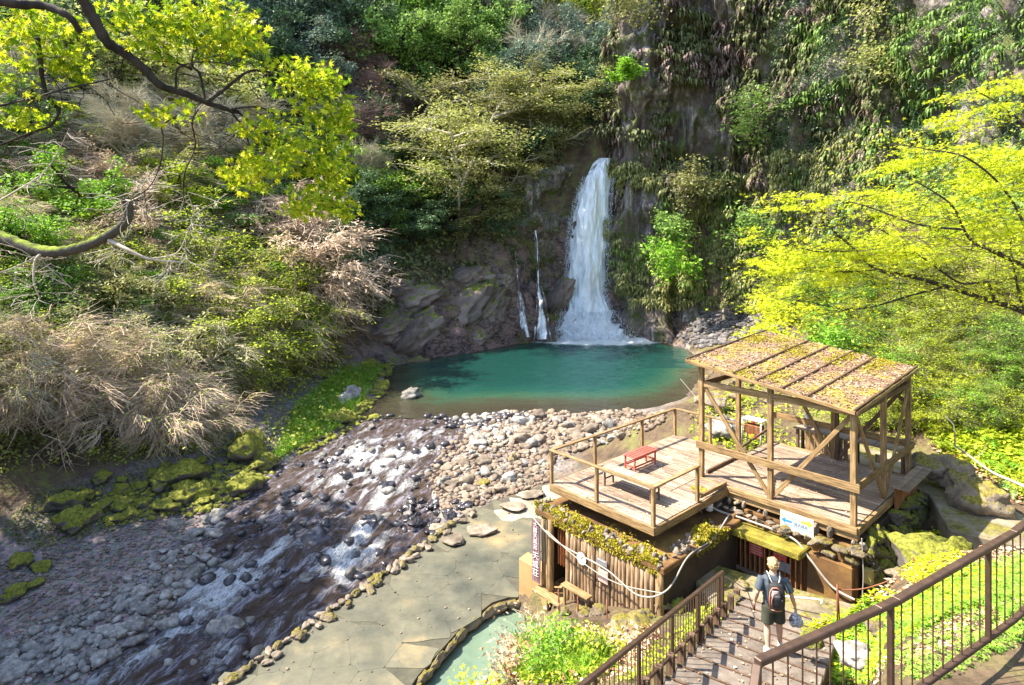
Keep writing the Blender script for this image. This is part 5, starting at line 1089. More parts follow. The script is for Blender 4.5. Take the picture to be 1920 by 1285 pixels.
# left handrail (runs down with the stairs)
def railing(name, top, drop, nbar, post_every, label, mat_top, mat_bar, rw=.07, bar=.009, post_h=None, lowrail=True):
    e = empty(name, top[0]); tag(e, label, 'railing'); L0 = e.location
    T = np.array([tuple(p) for p in top]); L = np.r_[0, np.cumsum(np.linalg.norm(np.diff(T[:, :2], axis=0), axis=1))]
    for a, b in zip(top[:-1], top[1:]):
        part_beam(e, 'top_rail', a, b, rw, rw * .75, mat_top)
        if lowrail: part_beam(e, 'bottom_rail', Vector(a) - Vector((0, 0, drop)), Vector(b) - Vector((0, 0, drop)), rw * .8, .05, mat_top)
    me = MB().tube([(0, 0, 0), (0, 0, 1)], bar, 6).build('baluster', mat_bar, None).data; bpy.data.objects.remove(COL.objects[-1])
    for i in range(nbar + 1):
        l = L[-1] * i / nbar; p = Vector([np.interp(l, L, T[:, k]) for k in range(3)])
        if i % post_every == 0 or i == nbar: part_beam(e, 'post', p - Vector((0, 0, post_h or drop + .25)), p - Vector((0, 0, rw * .38)), .055, .055, mat_top)
        else: piece(me, 'baluster', e, p - L0 - Vector((0, 0, drop)), 0, (1, 1, drop - rw * .36))
    return e
LR = [Vector((2.59 + .665 * (d - 10), d, 5.69 - .303 * (d - 10))) for d in (5.2, 10, 13)]
railing('stair_railing', LR, .72, 62, 10, 'long brown metal railing with thin bars down the left side of the stairs', m_rail, m_rail2, .075, .009, 1.0)
RR = [Vector((1.93, 4.7, 8.68)), Vector((3.35, 5.47, 8.62)), Vector((3.62, 5.63, 8.6)), Vector((5.65, 6.73, 8.7)), Vector((7.4, 7.7, 8.95))]
rr_ = railing('landing_railing', RR, .98, 34, 10, 'near brown railing with thick top rail rising to the right edge of the photo', m_rail, m_rail, .075, .008, 1.02)
# the short descending return at its left end
part_beam(rr_, 'return_rail', (1.93, 4.7, 8.66), (1.76, 4.45, 8.35), .07, .05, m_rail)

# rusty stakes with rope, and the chain barrier
def stake(px, py0, py1, d, label, lean=0, r_=.014, cat='stake', twin=True):
    a, b = at(px, py1, d), at(px + lean, py0, d); e = empty('rusty_stake', a); tag(e, label, cat, 'rusty stakes')
    o = MB().tube([(0, 0, -.1), b - a], r_, 6).build('rod', m_rust, None, True); o.parent = e
    if twin: o = MB().tube([(.07, .03, -.1), b - a + Vector((.01, .0, -.08))], r_ * .8, 6).build('rod', m_rust, None, True); o.parent = e
    return e
stake(1047, 1105, 1178, 15.0, 'leftmost pair of thin rusty rods by the turquoise bath')
stake(1083, 1118, 1190, 14.6, 'middle pair of rusty rods between bath and hut')
stake(1138, 1124, 1196, 14.0, 'rusty rod standing below the hut\'s hand rail', twin=False)
stake(1570, 1096, 1172, 12.4, 'white-capped rusty post right of the walker, holding a sagging chain', r_=.02)
stake(1712, 1044, 1150, 12.0, 'rusty post in front of the mossy rock, other end of the chain', r_=.018)
cable('chain', [at(1573, 1105, 12.4), at(1640, 1098, 12.2), at(1712, 1062, 12.0)], .014, m_rust, 'sagging rust-coloured chain between two posts right of the stairs', 'chain', .02)
cable('rope', [at(1712, 1078, 12.0), at(1660, 1120, 12.3), at(1600, 1148, 12.5)], .014, m_rust, 'reddish rope slanting down from the right chain post', 'rope')
cable('guy_line', [at(1355, 1078, 13), at(1375, 1090, 13.6), at(1400, 1105, 14.3)], .01, m_cable, 'pale line from the end of the stair railing to the doors', 'line')
# white kerb pipe by the doors
cable('kerb_pipe', [at(1470, 1118, 13.6), at(1535, 1124, 13.3), at(1540, 1132, 13.2)], .02, m_white, 'white pipe hoop lying along the plants beside the doors', 'pipe')

# boulders round the hut, the path and the stairs
BB = [(1122, 1158, 34, 14.4, 'L', 'round pale boulder at the hut\'s foot, left of the railing'), (1092, 1160, 30, 14.6, 'L', 'pale boulder beside the rusty rods'), (1060, 1175, 26, 14.8, 'L', 'whitish boulder at the bath\'s right end'),
 (1245, 1132, 36, 13.9, 'L', 'pale speckled boulder in front of the hut\'s right corner'), (1275, 1132, 30, 13.8, 'M', 'mossy golden boulder right of the speckled one at the hut corner'), (1205, 1158, 40, 13.6, 'L', 'rough pale rock left of the speckled boulder'),
 (1185, 1195, 80, 12.8, 'L', 'large broken whitish rock in front of the log wall'), (1165, 1175, 30, 13.3, 'L', 'small pale rock against the log wall'), (1150, 1210, 34, 12.6, 'M', 'mossy stump-like rock with dark hollow above the railing'),
 (1390, 1098, 30, 14.4, 'L', 'pale rocks beside the doors at the stairs\' end'), (1375, 1112, 24, 14.0, 'L', 'small pale rock at the railing\'s far end'),
 (1735, 865, 58, 17.9, 'L', 'long rounded boulder at the near end of the row along the side path'), (1790, 878, 90, 17.6, 'L', 'broad flat boulder in the middle of the row by the side path'), (1825, 905, 70, 16.8, 'L', 'orange-stained boulder behind the lowest one of the path'), (1850, 938, 110, 16.2, 'L', 'big orange-topped slab boulder nearest the side path'),
 (1735, 1060, 100, 12.2, 'M', 'tall angular rock thickly covered in bright moss, right of the chain'), (1790, 1085, 60, 11.8, 'M', 'mossy rock at the foot of the tall angular one, behind the railing'), (1690, 1120, 40, 11.9, 'L', 'small stone at the chain post'),
 (1350, 795, 60, 23.0, 'G', 'big smooth grey boulder seen through the pavilion\'s left bay'), (1335, 745, 50, 28.0, 'L', 'tan boulder by the pool behind the pavilion'), (1395, 748, 46, 29.0, 'L', 'brownish rock in the heap behind the pavilion by the pool'), (1520, 1195, 44, 9.7, 'M', 'low mossy rock right of the walker'), (1600, 1225, 60, 9.3, 'G', 'pale grey flat rock among the plants behind the near railing'), (1650, 1180, 46, 9.8, 'L', 'pale stone in the ivy behind the near railing'),
 (545, 1270, 50, 12.6, 'G', 'bluish pale stone on the terrace at the bottom edge'), (585, 1265, 34, 12.8, 'G', 'grey stone beside the bluish one at the bottom edge'), (625, 1270, 34, 12.7, 'S', 'reddish block at the bottom edge of the terrace'), (660, 1278, 30, 12.4, 'G', 'pale stone right of the reddish block at the bottom edge'), (505, 1280, 30, 12.5, 'D', 'dark purplish stone left of the bluish one at the bottom edge')]
for i, (px, py, wp, d, lb, lab) in enumerate(BB):
    p = at(px, py, d); w_ = wp * d / FP; p.z = max(p.z - w_ * .1, hz(p.x, p.y) + w_ * .1) if py < 1255 else 1.25
    place_rock(LIB[lb], i + 40, p, w_ * 1.1, 'boulder', lab, 'boulder', 'boulders about the hut and paths')
field([(1320, 700), (1450, 700), (1450, 770), (1390, 770), (1330, 770)], 26, 10, 26, LIGHTROCKS, 'rubble_stone', 'rubble stone behind the pavilion', 'stone', 'rubble behind the pavilion', 12)
# ------------------------------------------------------------------ plants
LQ = np.array([(0, 0, 0), (.28, .45, .07), (0, 1, 0), (-.28, .45, .07)]); LT = np.array([(0, 1, 2), (0, 2, 3)])
def maple_leaf():
    pts = [(0, 0, 0)]; n_ = 7
    for i in range(n_):
        a = R(-130 + 260 * i / (n_ - 1)); L = (.55, .8, .95, 1.0, .95, .8, .55)[i]; pts.append((math.sin(a) * L, .3 + math.cos(a) * L * .8, -.1 * L))
        if i < n_ - 1: b = R(-130 + 260 * (i + .5) / (n_ - 1)); pts.append((math.sin(b) * .3, .3 + math.cos(b) * .25, .03))
    return np.array(pts), np.array([(0, i, i + 1) for i in range(1, len(pts) - 1)])
MLV, MLF = maple_leaf()
def star5():
    pts = [(0, .25, 0)]
    for i in range(5):
        a = R(-110 + 55 * i); pts.append((math.sin(a) * .6, .25 + math.cos(a) * .7, -.05)); b = R(-110 + 55 * (i + .5)); pts.append((math.sin(b) * .22, .25 + math.cos(b) * .25, .02))
    pts = pts[:-1]; return np.array(pts), np.array([(0, i, i + 1) for i in range(1, len(pts) - 1)])
S5V, S5F = star5()
def leaves_at(P, size, rg, flat=.5, tv=LQ, tf=LT, droop=-.2, jit=.4):
    """n leaves at P; flat 0 = any way up, 1 = nearly level"""
    n = len(P); y = rg.normal(size=(n, 3)); y[:, 2] = y[:, 2] * (1 - flat) + droop; up = rg.normal(size=(n, 3)) * (1 - flat) + np.array([0, 0, flat * 2.2])
    return scat(tv, tf, P, frame(y, up), size * (1 - jit + 2 * jit * rg.random(n)))
def ribbon(w_, bend, tip=.3):
    v_ = []
    for i, y in enumerate((0, .35, .7, 1)):
        k_ = w_ * (1, .95, .7, tip)[i]; z = bend * (y * (1 - y)) * 4 * (1 if bend > 0 else -1); v_ += [(-k_, y, z), (k_, y, z)]
    return np.array(v_), np.array([t for i in range(3) for t in ((2 * i, 2 * i + 1, 2 * i + 3), (2 * i, 2 * i + 3, 2 * i + 2))])
class Tree:
    def __init__(s, seed): s.rg = np.random.default_rng(seed); s.mb = MB(); s.tips = []
    def branch(s, p, d, L, r, lvl, prm):
        rg = s.rg; n = prm['segs'][lvl]; pts = [np.array(p, float)]; d = np.array(d, float); d /= np.linalg.norm(d); dirs = [d]
        for i in range(n):
            d = d + rg.normal(0, prm['wob'][lvl], 3) + np.array([0, 0, prm['grav'][lvl]]); d /= np.linalg.norm(d)
            pts.append(pts[-1] + d * L / n); dirs.append(d)
        s.mb.tube([tuple(x) for x in pts], [max(prm['rmin'], r * (1 - .75 * i / n)) for i in range(n + 1)], 5 if lvl < 2 else 3, cap=False)
        if lvl + 1 < len(prm['kids']) + 1 and lvl < len(prm['kids']):
            k = prm['kids'][lvl]; f0 = prm['from'][lvl]
            for j in range(k):
                f = f0 + (1 - f0) * (j + rg.random()) / k; i = min(int(f * n), n - 1); q = pts[i] + (pts[i + 1] - pts[i]) * (f * n - i); dd = dirs[i]
                a = rg.normal(size=3); a -= a @ dd * dd; a /= np.linalg.norm(a) + 1e-9
                if lvl and prm.get('planar'): a[2] *= .25
                ang = R(prm['ang'][lvl]) * (.75 + .5 * rg.random()); nd = dd * math.cos(ang) + a * math.sin(ang)
                s.branch(q, nd, L * prm['len'][lvl] * (.7 + .6 * rg.random()) * (1 - .45 * f if lvl == 0 else 1), r * .55, lvl + 1, prm)
        if lvl >= prm['tip']:
            for x in pts[1:]: s.tips.append(x)
def evergreen(seed):
    t = Tree(seed); t.branch((0, 0, -.5), (0, 0, 1), 6.5, .22, 0, dict(segs=[6, 4, 3], wob=[.08, .16, .2], grav=[0, .05, .05], rmin=.02, kids=[13, 5], **{'from': [.28, .3]}, ang=[62, 45], len=[.55, .45], tip=1))
    tips = np.array(t.tips); rg = t.rg
    c = tips[rg.integers(len(tips), size=95)]; c = c + rg.normal(0, .25, c.shape); n = 62
    dirv = rg.normal(size=(len(c), n, 3)); dirv /= np.linalg.norm(dirv, axis=-1, keepdims=True); rad = (.35 + .65 * rg.random((len(c), n, 1)) ** .4) * (.55 + .5 * rg.random((len(c), 1, 1)))
    P = (c[:, None] + dirv * rad * np.array([1, 1, .62])).reshape(-1, 3); return t, leaves_at(P, .24, rg, .45, droop=-.25)
def spraytree(seed, full=2.1):
    t = Tree(seed); t.branch((0, 0, -.5), (.15, 0, 1), 6.5, .13, 0, dict(segs=[6, 6, 4], wob=[.12, .16, .2], grav=[0, -.03, -.03], rmin=.018, kids=[12, 7], **{'from': [.3, .2]}, ang=[68, 45], len=[.62, .42], tip=1, planar=1))
    tips = np.array(t.tips); rg = t.rg; m = int(2600 * full)
    P = tips[rg.integers(len(tips), size=m)] + rg.normal(0, 1, (m, 3)) * np.array([.42, .42, .06]) + np.array([0, 0, .05]); return t, leaves_at(P, .17, rg, .8, droop=-.15)
SLV, SLT = ribbon(.009, .09)
def fuzz(t, n, L, grav):
    tips = np.array(t.tips); rg = t.rg; P = tips[rg.integers(len(tips), size=n)]; c = tips.mean(0); y = (P - c) * np.array([.5, .5, .15]) + rg.normal(0, .5, (n, 3)) * np.array([1, 1, .45]) + np.array([0, 0, grav]); return scat(SLV, SLT, P, frame(y, rg=rg), L * (.5 + rg.random(n)))
def baretree(seed):
    t = Tree(seed); t.branch((0, 0, -.5), (0, 0, 1), 4.5, .13, 0, dict(segs=[5, 5, 4, 3], wob=[.12, .15, .18, .2], grav=[0, .04, .03, 0], rmin=.016, kids=[8, 7, 6], **{'from': [.25, .2, .2]}, ang=[48, 42, 40], len=[.75, .55, .5], tip=2))
    return t, None, fuzz(t, 5000, .6, .1)
def mound(seed, leaf=500):
    t = Tree(seed); rg = t.rg; prm = dict(segs=[7, 6, 4], wob=[.12, .16, .2], grav=[-.17, -.16, -.12], rmin=.011, kids=[9, 6], planar=1, **{'from': [.15, .12]}, ang=[40, 42], len=[.5, .5], tip=1)
    for i in range(12):
        a = rg.random() * 6.28; e = R(35 + 50 * rg.random()); t.branch((rg.normal(0, .2), rg.normal(0, .2), -.2), (math.cos(a) * math.cos(e), math.sin(a) * math.cos(e), math.sin(e) + .35), 3.2 + rg.random(), .05, 0, prm)
    tips = np.array(t.tips); m = leaf; P = tips[rg.integers(len(tips), size=m)] + rg.normal(0, 1, (m, 3)) * np.array([.2, .2, .05]); return t, leaves_at(P, .15, rg, .75), fuzz(t, {3500: 6500, 6500: 3600}.get(leaf, 2200), .7, -.35)
def proto(name, tl, mt, ml, wood_name='trunk'):
    t, lf = tl[:2]; e = bpy.data.objects.new(name, None); COL.objects.link(e); o = t.mb.build(wood_name, mt, None, True); o.parent = e
    if lf: np_mesh('crown', lf[0], lf[1], ml, False, e)
    if len(tl) > 2: np_mesh('fine_twigs', tl[2][0], tl[2][1], mt, False, e)
    return e
def fern_geo(seed, fr=9, L=.9, up=.75):
    rg = np.random.default_rng(seed); V_ = []; F_ = []
    for k in range(fr):
        a = 6.28 * k / fr + rg.normal(0, .2); e = up * (.7 + .6 * rg.random()); n = 9; p = np.array([0., 0, 0]); h = np.array([math.cos(a), math.sin(a), 0]); sd = np.array([-h[1], h[0], 0]); el = e
        for i in range(n):
            dv = h * math.cos(el) + np.array([0, 0, math.sin(el)]); w_ = L * .2 * math.sin(math.pi * (i + .7) / (n + .6)) ** .7; q = p + dv * L / n
            for s_ in (-1, 1):
                o_ = len(V_); V_ += [p, p + dv * L / n * .75, p + sd * s_ * w_ + dv * L / n * .9 - np.array([0, 0, w_ * .25])]; F_.append((o_, o_ + 1, o_ + 2))
            o_ = len(V_); V_ += [p - sd * .008, p + sd * .008, q]; F_.append((o_, o_ + 1, o_ + 2)); p = q; el -= .17
    return np.array(V_), np.array(F_)
EV = [proto('evergreen_tree', evergreen(100 + i), m_bark, m_lf_dark) for i in range(4)]
SP = [proto('spray_tree', spraytree(200 + i), m_palebark, m_lf_pale) for i in range(3)]
BT = [proto('bare_tree', baretree(300 + i), m_twiggrey, None, 'branches') for i in range(3)]
MO = [proto('twiggy_shrub', mound(400 + i, (3500, 6500, 9000)[i]), m_twiggrey, m_lf_pale, 'twigs') for i in range(3)]
def recol(e, mt=None, ml=None):
    for ch in e.children:
        m_ = ml if ch.name.startswith('crown') else mt
        if m_: ch.material_slots[0].link = 'OBJECT'; ch.material_slots[0].material = m_
    return e
def plant(lib, i, px, py, size_px, label, mt=None, ml=None, group=None, name=None, cat='tree', base_w=5.5, dmin=8, rs=0, sz=1.0, sink=0, d=None):
    p = hit(px, py, dmin) if d is None else Vector((at(px, py, d).x, d, 0))
    if p is None: return
    if d is not None: p.z = hz(p.x, p.y)
    s = size_px * p.y / FP / base_w; r = random.Random(i * 13 + int(px))
    c = copy_tree(lib[i % len(lib)], p - Vector((0, 0, sink * s)), r.random() * 6.28, (s, s, s * sz), r.uniform(-.08, .08), r.uniform(-.08, .08)); c.name = name or lib[0].name.split('.')[0]
    recol(c, mt, ml); return tag(c, label, cat, group)
rnd = random.Random(4); rg = np.random.default_rng(44); k = 0
# dense wood on the far slopes: a grid of trees thinned by area
def wood_area(x0, x1, y0, y1, stepx, stepy, size, lib, mats, label, group, mt=None, name=None, cat='tree', skip=None, base_w=5.5, sz=1.0):
    global k; y = y0
    while y < y1:
        x = x0 + rnd.random() * stepx * .5
        while x < x1:
            px, py = x + rnd.uniform(-.35, .35) * stepx, y + rnd.uniform(-.35, .35) * stepy
            if not (skip and skip(px, py)): plant(lib, k, px, py, size * rnd.uniform(.75, 1.3), label + ' ' + where(px, py), mt, rnd.choice(mats), group, name, cat, base_w, dmin=22 if x1 < 1300 else 14, sz=sz * rnd.uniform(.85, 1.2))
            k += 1; x += stepx
        y += stepy
far_skip = lambda x, y: (x > 940 and y > 285) or (x > 1150)
wood_area(430, 640, 40, 260, 70, 48, 110, EV, [m_lf_blue, m_lf_blue, m_lf_dark], 'bluish dark evergreen on the far slope,', 'bluish evergreens of the far slope', skip=far_skip)
wood_area(640, 960, 20, 250, 72, 46, 115, EV, [m_lf_mid, m_lf_dark, m_lf_blue, m_lf_mid], 'mid-green evergreen in the far wood,', 'green trees behind the fall', skip=far_skip)
wood_area(950, 1150, 20, 290, 66, 50, 105, EV, [m_lf_olive, m_lf_blue, m_lf_dark], 'greyish olive tree', 'olive trees over the fall', skip=far_skip)
wood_area(-40, 440, 10, 300, 84, 54, 130, EV, [m_lf_mid, m_lf_olive, m_lf_pale, m_lf_dark], 'loose green tree on the left slope', 'trees high on the left slope')
wood_area(560, 700, 330, 600, 54, 48, 86, EV, [m_lf_dark, m_lf_dark, m_lf_mid], 'dark glossy evergreen on the steep bank', 'dark evergreens left of the pool', sz=.9)
wood_area(700, 940, 330, 480, 64, 46, 84, EV, [m_lf_dark, m_lf_olive, m_lf_mid], 'low dark bush on the pool rock', 'bushes over the pool rock', name='evergreen_bush', cat='bush', sz=.7)
wood_area(-30, 560, 300, 700, 84, 46, 110, EV, [m_lf_bright, m_lf_ylw2, m_lf_mid, m_lf_bright], 'low green bush among the twigs', 'green bushes among the left twigs', name='low_bush', cat='bush', sz=.6)
wood_area(-40, 640, 230, 440, 130, 70, 115, BT, [None], 'bare grey-twigged tree', 'bare trees of the left slope', mt=m_twiggrey, base_w=4.5)
wood_area(-30, 330, 430, 740, 92, 46, 150, MO[1:], [m_lf_bright, m_lf_ylw2, m_lf_bright], 'green leafy arching shrub', 'leafy shrubs of the left slope', mt=m_stem, name='leafy_shrub', cat='shrub', base_w=5.6)
wood_area(-30, 560, 330, 740, 118, 62, 150, MO, [m_lf_tan, m_lf_ylw2, m_lf_ylw2, m_lf_tan, m_lf_bright], 'arching pinkish-grey twiggy shrub', 'twiggy shrubs of the left slope', mt=m_twigpink, name='twiggy_shrub', cat='shrub', base_w=5.6)
wood_area(600, 760, 170, 380, 110, 76, 90, BT, [None], 'reddish leafless tree', 'reddish bare trees', mt=m_twigred, base_w=4.5)
wood_area(940, 1140, 110, 260, 66, 50, 100, BT, [None], 'bare pale-twigged tree', 'bare trees over the fall', mt=m_twiggrey, base_w=4.5, skip=far_skip)
# named single trees: px, py of the base, crown width
SG = [
 (EV, 740, 95, 130, m_bark, m_lf_bright, 'bright green round-topped tree at the top, left of the centre'), (EV, 860, 90, 150, m_bark, m_lf_mid, 'broad mid-green tree at the top centre of the slope'), (EV, 845, 150, 110, m_bark, m_lf_bright, 'yellowish green bush-like tree just under the broad one'), (EV, 640, 45, 150, m_bark, m_lf_dark, 'tall dark evergreen at the top edge over the near maple leaves'),
 (SP, 830, 400, 230, m_palebark, m_lf_pale, 'large pale layered tree with forked white trunk, left of the fall'), (SP, 760, 330, 200, m_palebark, m_lf_olive, 'olive layered tree behind and left of the large pale one'), (SP, 900, 320, 160, m_palebark, m_lf_pale, 'pale layered tree right of the large forked one'), (SP, 780, 440, 150, m_palebark, m_lf_bright, 'fresh green low spray tree over the pool rock'), (SP, 860, 440, 190, m_palebark, m_lf_pale, 'broad pale spray tree leaning towards the fall'),
 (SP, 1010, 330, 150, m_palebark, m_lf_olive, 'olive tree leaning from the left over the fall\'s lip'), (SP, 1050, 320, 110, m_twiggrey, m_lf_olive, 'thin twiggy tree nearest the left side of the fall\'s lip'),
 (EV, 1090, 235, 110, m_bark, m_lf_dark, 'dark evergreen in the gorge right above the fall'), (EV, 1135, 260, 80, m_bark, m_lf_dark, 'small dark evergreen against the right cliff above the fall'),
 (EV, 1110, 140, 150, m_bark, m_lf_ylw2, 'sunlit lime-green tree against the cliff\'s left edge at the top'), (EV, 1095, 60, 110, m_bark, m_lf_pale, 'pale sunlit tree at the top edge beside the cliff'),
 (EV, 640, 500, 110, m_bark, m_lf_dark, 'dark bluish-green evergreen hanging over the left end of the pool rock'), (EV, 615, 560, 90, m_bark, m_lf_dark, 'dark ivy-covered tree between shrubs and leaning rock'),
 (EV, 330, 480, 120, m_bark, m_lf_ylw2, 'yellow-green bush under the mossy bough\'s broken end'), (EV, 200, 510, 150, m_bark, m_lf_bright, 'bright green bush right behind the mossy bough'), (EV, 60, 600, 150, m_bark, m_lf_bright, 'broad bright green bush at the left edge of the photo'), (EV, 70, 700, 140, m_bark, m_lf_mid, 'green bush at the left edge over the pale twigs'), (EV, 230, 660, 130, m_bark, m_lf_olive, 'olive bush in the middle of the left slope'),
]
for i, (lib, px, py, w_, mt, ml, lab) in enumerate(SG): plant(lib, i, px, py, w_, lab, mt, ml, dmin=22)
for i, (px, py, w_, lib, ml, lab) in enumerate([(1000, 360, 120, EV, m_lf_dark, 'dark bush draped on the wall left of the fall'), (1045, 300, 110, EV, m_lf_olive, 'olive bush just left of the fall\'s lip'), (1070, 262, 90, EV, m_lf_dark, 'dark bush in the gorge mouth above the lip'), (975, 300, 120, EV, m_lf_mid, 'mid-green bush on the rim left of the fall'), (940, 370, 110, SP, m_lf_pale, 'pale spray tree on the rim over the dark wall'), (1000, 285, 150, SP, m_lf_pale, 'pale spray tree arching over the rim left of the lip'), (925, 440, 90, EV, m_lf_olive, 'olive bush under the rim left of the side falls'), (1120, 245, 70, EV, m_lf_mid, 'small mid-green bush over the upper fall'),
    (720, 475, 90, EV, m_lf_mid, 'mid-green bush over the left end of the pool rock'), (800, 470, 80, EV, m_lf_dark, 'dark bush over the middle of the pool rock'), (880, 465, 80, EV, m_lf_olive, 'olive bush over the right half of the pool rock'), (700, 420, 110, SP, m_lf_bright, 'bright spray tree at the left end of the pale layered group'), (660, 600, 80, EV, m_lf_olive, 'olive bush at the left foot of the pool rock')]): plant(lib, i, px, py, w_, lab, m_palebark if lib is SP else m_bark, ml, dmin=30, name='overhanging_bush', cat='bush', sz=.8)
MS = [(560, 560, 210, m_twigpink, m_lf_tan, 2, 'broad tan-pink shrub whose crown ends just left of the dark evergreens'), (470, 500, 200, m_twigpink, m_lf_tan, 1, 'pinkish twig mound behind the broad tan-pink shrub'), (380, 580, 200, m_stem, m_lf_ylw2, 2, 'yellow-green leafing shrub in the middle of the left bank'), (300, 640, 180, m_twiggrey, m_lf_pale, 1, 'grey-green arching shrub left of the yellow-green one'),
 (520, 690, 190, m_twigpink, m_lf_ylw2, 2, 'shrub with orange-tan twigs and lime leaves nearest the pool outlet'), (430, 700, 190, m_stem, m_lf_ylw2, 2, 'pale arching shrub behind the mossy boulders'), (330, 740, 190, m_twiggrey, m_lf_pale, 1, 'tangled grey-olive shrub above the long mossy boulders'), (90, 800, 230, m_twigpink, m_lf_pale, 0, 'leafless pinkish-grey shrub overhanging the dark bank at far left'), (240, 820, 220, m_twigpink, m_lf_pale, 0, 'leafless spreading shrub with white forked twigs above the dark boulders'), (0, 780, 200, m_twiggrey, m_lf_pale, 0, 'pale bare shrub cut by the left edge of the photo'), (160, 730, 200, m_twiggrey, m_lf_olive, 1, 'grey twig mound in the second row above the dark bank'), (60, 700, 180, m_stem, m_lf_ylw2, 1, 'yellowish arching shrub near the left edge'), (480, 620, 170, m_stem, m_lf_ylw2, 2, 'lime-leaved shrub between the broad tan-pink one and the outlet shrub'), (150, 620, 170, m_stem, m_lf_bright, 2, 'fresh green leafy shrub left of the yellow-green leafing one'), (330, 830, 160, m_twigpink, m_lf_pale, 0, 'drooping bare twigs right above the long mossy boulder')]
for i, (px, py, w_, mt, ml, v, lab) in enumerate(MS): plant(MO, v, px, py, w_ * 1.15, lab, mt, ml, None, 'twiggy_shrub', 'shrub', 5.6, 20, sz=1.1)
wood_area(1640, 1960, 560, 800, 62, 46, 120, MO[1:], [m_lf_ylw2, m_lf_bright, m_lf_yel, m_lf_ylw2], 'lime leafy shrub on the right slope,', 'shrubs right of the pavilion', mt=m_stem, name='leafy_shrub', cat='shrub', base_w=5.6, sz=.8)
wood_area(1500, 1700, 520, 620, 62, 44, 100, MO[1:], [m_lf_bright, m_lf_ylw2], 'green shrub on the right slope,', 'shrubs behind the pavilion roof', mt=m_stem, name='leafy_shrub', cat='shrub', base_w=5.6, sz=.8)
for e in EV + SP + BT + MO:
    for ch in list(e.children): bpy.data.objects.remove(ch)
    bpy.data.objects.remove(e)

# undergrowth over every slope, spread by how large it shows
def scatter_hits(poly, n, rg, dmin=8):
    poly = np.array(poly, float); lo, hi = poly.min(0), poly.max(0); q = lo + (hi - lo) * rg.random((int(n * 2.2), 2)); q = q[sdist(q, poly) < 0][:n]
    h = hits(q[:, 0], q[:, 1], dmin); return h[h[:, 1] > 0]
def undergrowth(name, poly, n, px_size, mat, dmin=8, lift=.6, flat=.5, avoid_water=True, tv=LQ, tf=LT, clump=0, seed=0, zmax=None, droop=-.2):
    rg_ = np.random.default_rng(seed + 900); P = scatter_hits(poly, n, rg_, dmin)
    if avoid_water: P = P[(sdist(P[:, :2], WATER) > .3)]; P = P[(sdist(P[:, :2], TERR) > .1) & (sdist(P[:, :2], BATH) > .15)]
    s_ = (P[:, 0] - A0[0]) * E1[0] + (P[:, 1] - A0[1]) * E1[1]; t_ = (P[:, 0] - A0[0]) * E2[0] + (P[:, 1] - A0[1]) * E2[1]
    P = P[~((s_ > -.3) & (s_ < 4.2) & (t_ > -.6) & (t_ < 6.5)) & ~((s_ > 2.3) & (s_ < 7.1) & (t_ > 2.5) & (t_ < 8.9))]
    if clump:
        q = vnoise(P * clump, seed); P = P[q > rg_.random(len(P)) * 1.2 - .6]
    sz = px_size * P[:, 1] / FP; P[:, 2] += lift * rg_.random(len(P)) * sz * 3
    v_, f_ = leaves_at(P, 1.0, rg_, flat, tv, tf, droop=droop); n_ = len(P)
    V3 = v_.reshape(n_, -1, 3); V3 = P[:, None] + (V3 - P[:, None]) * sz[:, None, None]
    o = np_mesh(name, V3.reshape(-1, 3), f_, mat); return tag(o, kind='stuff')
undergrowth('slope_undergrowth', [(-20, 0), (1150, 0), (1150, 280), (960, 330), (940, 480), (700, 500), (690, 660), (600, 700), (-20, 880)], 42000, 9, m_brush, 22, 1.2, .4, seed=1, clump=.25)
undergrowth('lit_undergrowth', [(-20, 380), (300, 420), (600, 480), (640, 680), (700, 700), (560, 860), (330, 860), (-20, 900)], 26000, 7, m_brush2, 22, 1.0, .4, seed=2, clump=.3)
undergrowth('bank_grass', [(560, 760), (640, 700), (720, 690), (680, 760), (620, 830), (560, 900), (510, 870)], 9000, 9, m_grass, 22, .4, 0, seed=3, tv=ribbon(.05, .12)[0], tf=ribbon(.05, .12)[1], droop=1.2)
undergrowth('bank_moss', [(0, 1000), (60, 930), (300, 880), (500, 830), (560, 760), (560, 860), (480, 950), (250, 985), (60, 1040)], 9000, 5, m_brush, 20, .4, .5, seed=4)
undergrowth('rock_ferns', [(680, 440), (980, 440), (970, 540), (850, 540), (700, 620)], 9000, 9, m_hang, 40, .8, .2, seed=5, clump=.4, droop=-.8)
undergrowth('right_slope_leaves', [(1390, 560), (1500, 380), (1700, 160), (1940, 60), (1940, 900), (1760, 840), (1700, 780), (1520, 640)], 36000, 7.5, m_lf_ylw2, 12, 1.3, .5, seed=6, clump=.5)
undergrowth('right_slope_green', [(1480, 520), (1700, 480), (1800, 560), (1700, 640), (1520, 650)], 9000, 8, m_lf_bright, 12, 1.5, .4, seed=7)
blade, BLF = ribbon(.022, .12)
undergrowth('dry_grass', [(1650, 560), (1940, 520), (1940, 760), (1720, 740), (1640, 680)], 9000, 20, m_straw, 12, .8, .0, seed=8, tv=blade, tf=BLF, droop=.6)
undergrowth('right_slope_lush', [(1640, 550), (1940, 480), (1940, 780), (1720, 760), (1600, 700)], 22000, 8, m_lf_ylw2, 12, 1.4, .4, seed=31)
undergrowth('right_slope_tips', [(1640, 550), (1940, 480), (1940, 780), (1720, 760), (1600, 700)], 9000, 9, m_lf_yel, 12, 1.6, .4, seed=32, clump=.6)
undergrowth('right_slope_brush', [(1600, 300), (1940, 100), (1940, 420), (1750, 460)], 7000, 11, m_lf_mid, 12, 1.2, .4, seed=9)
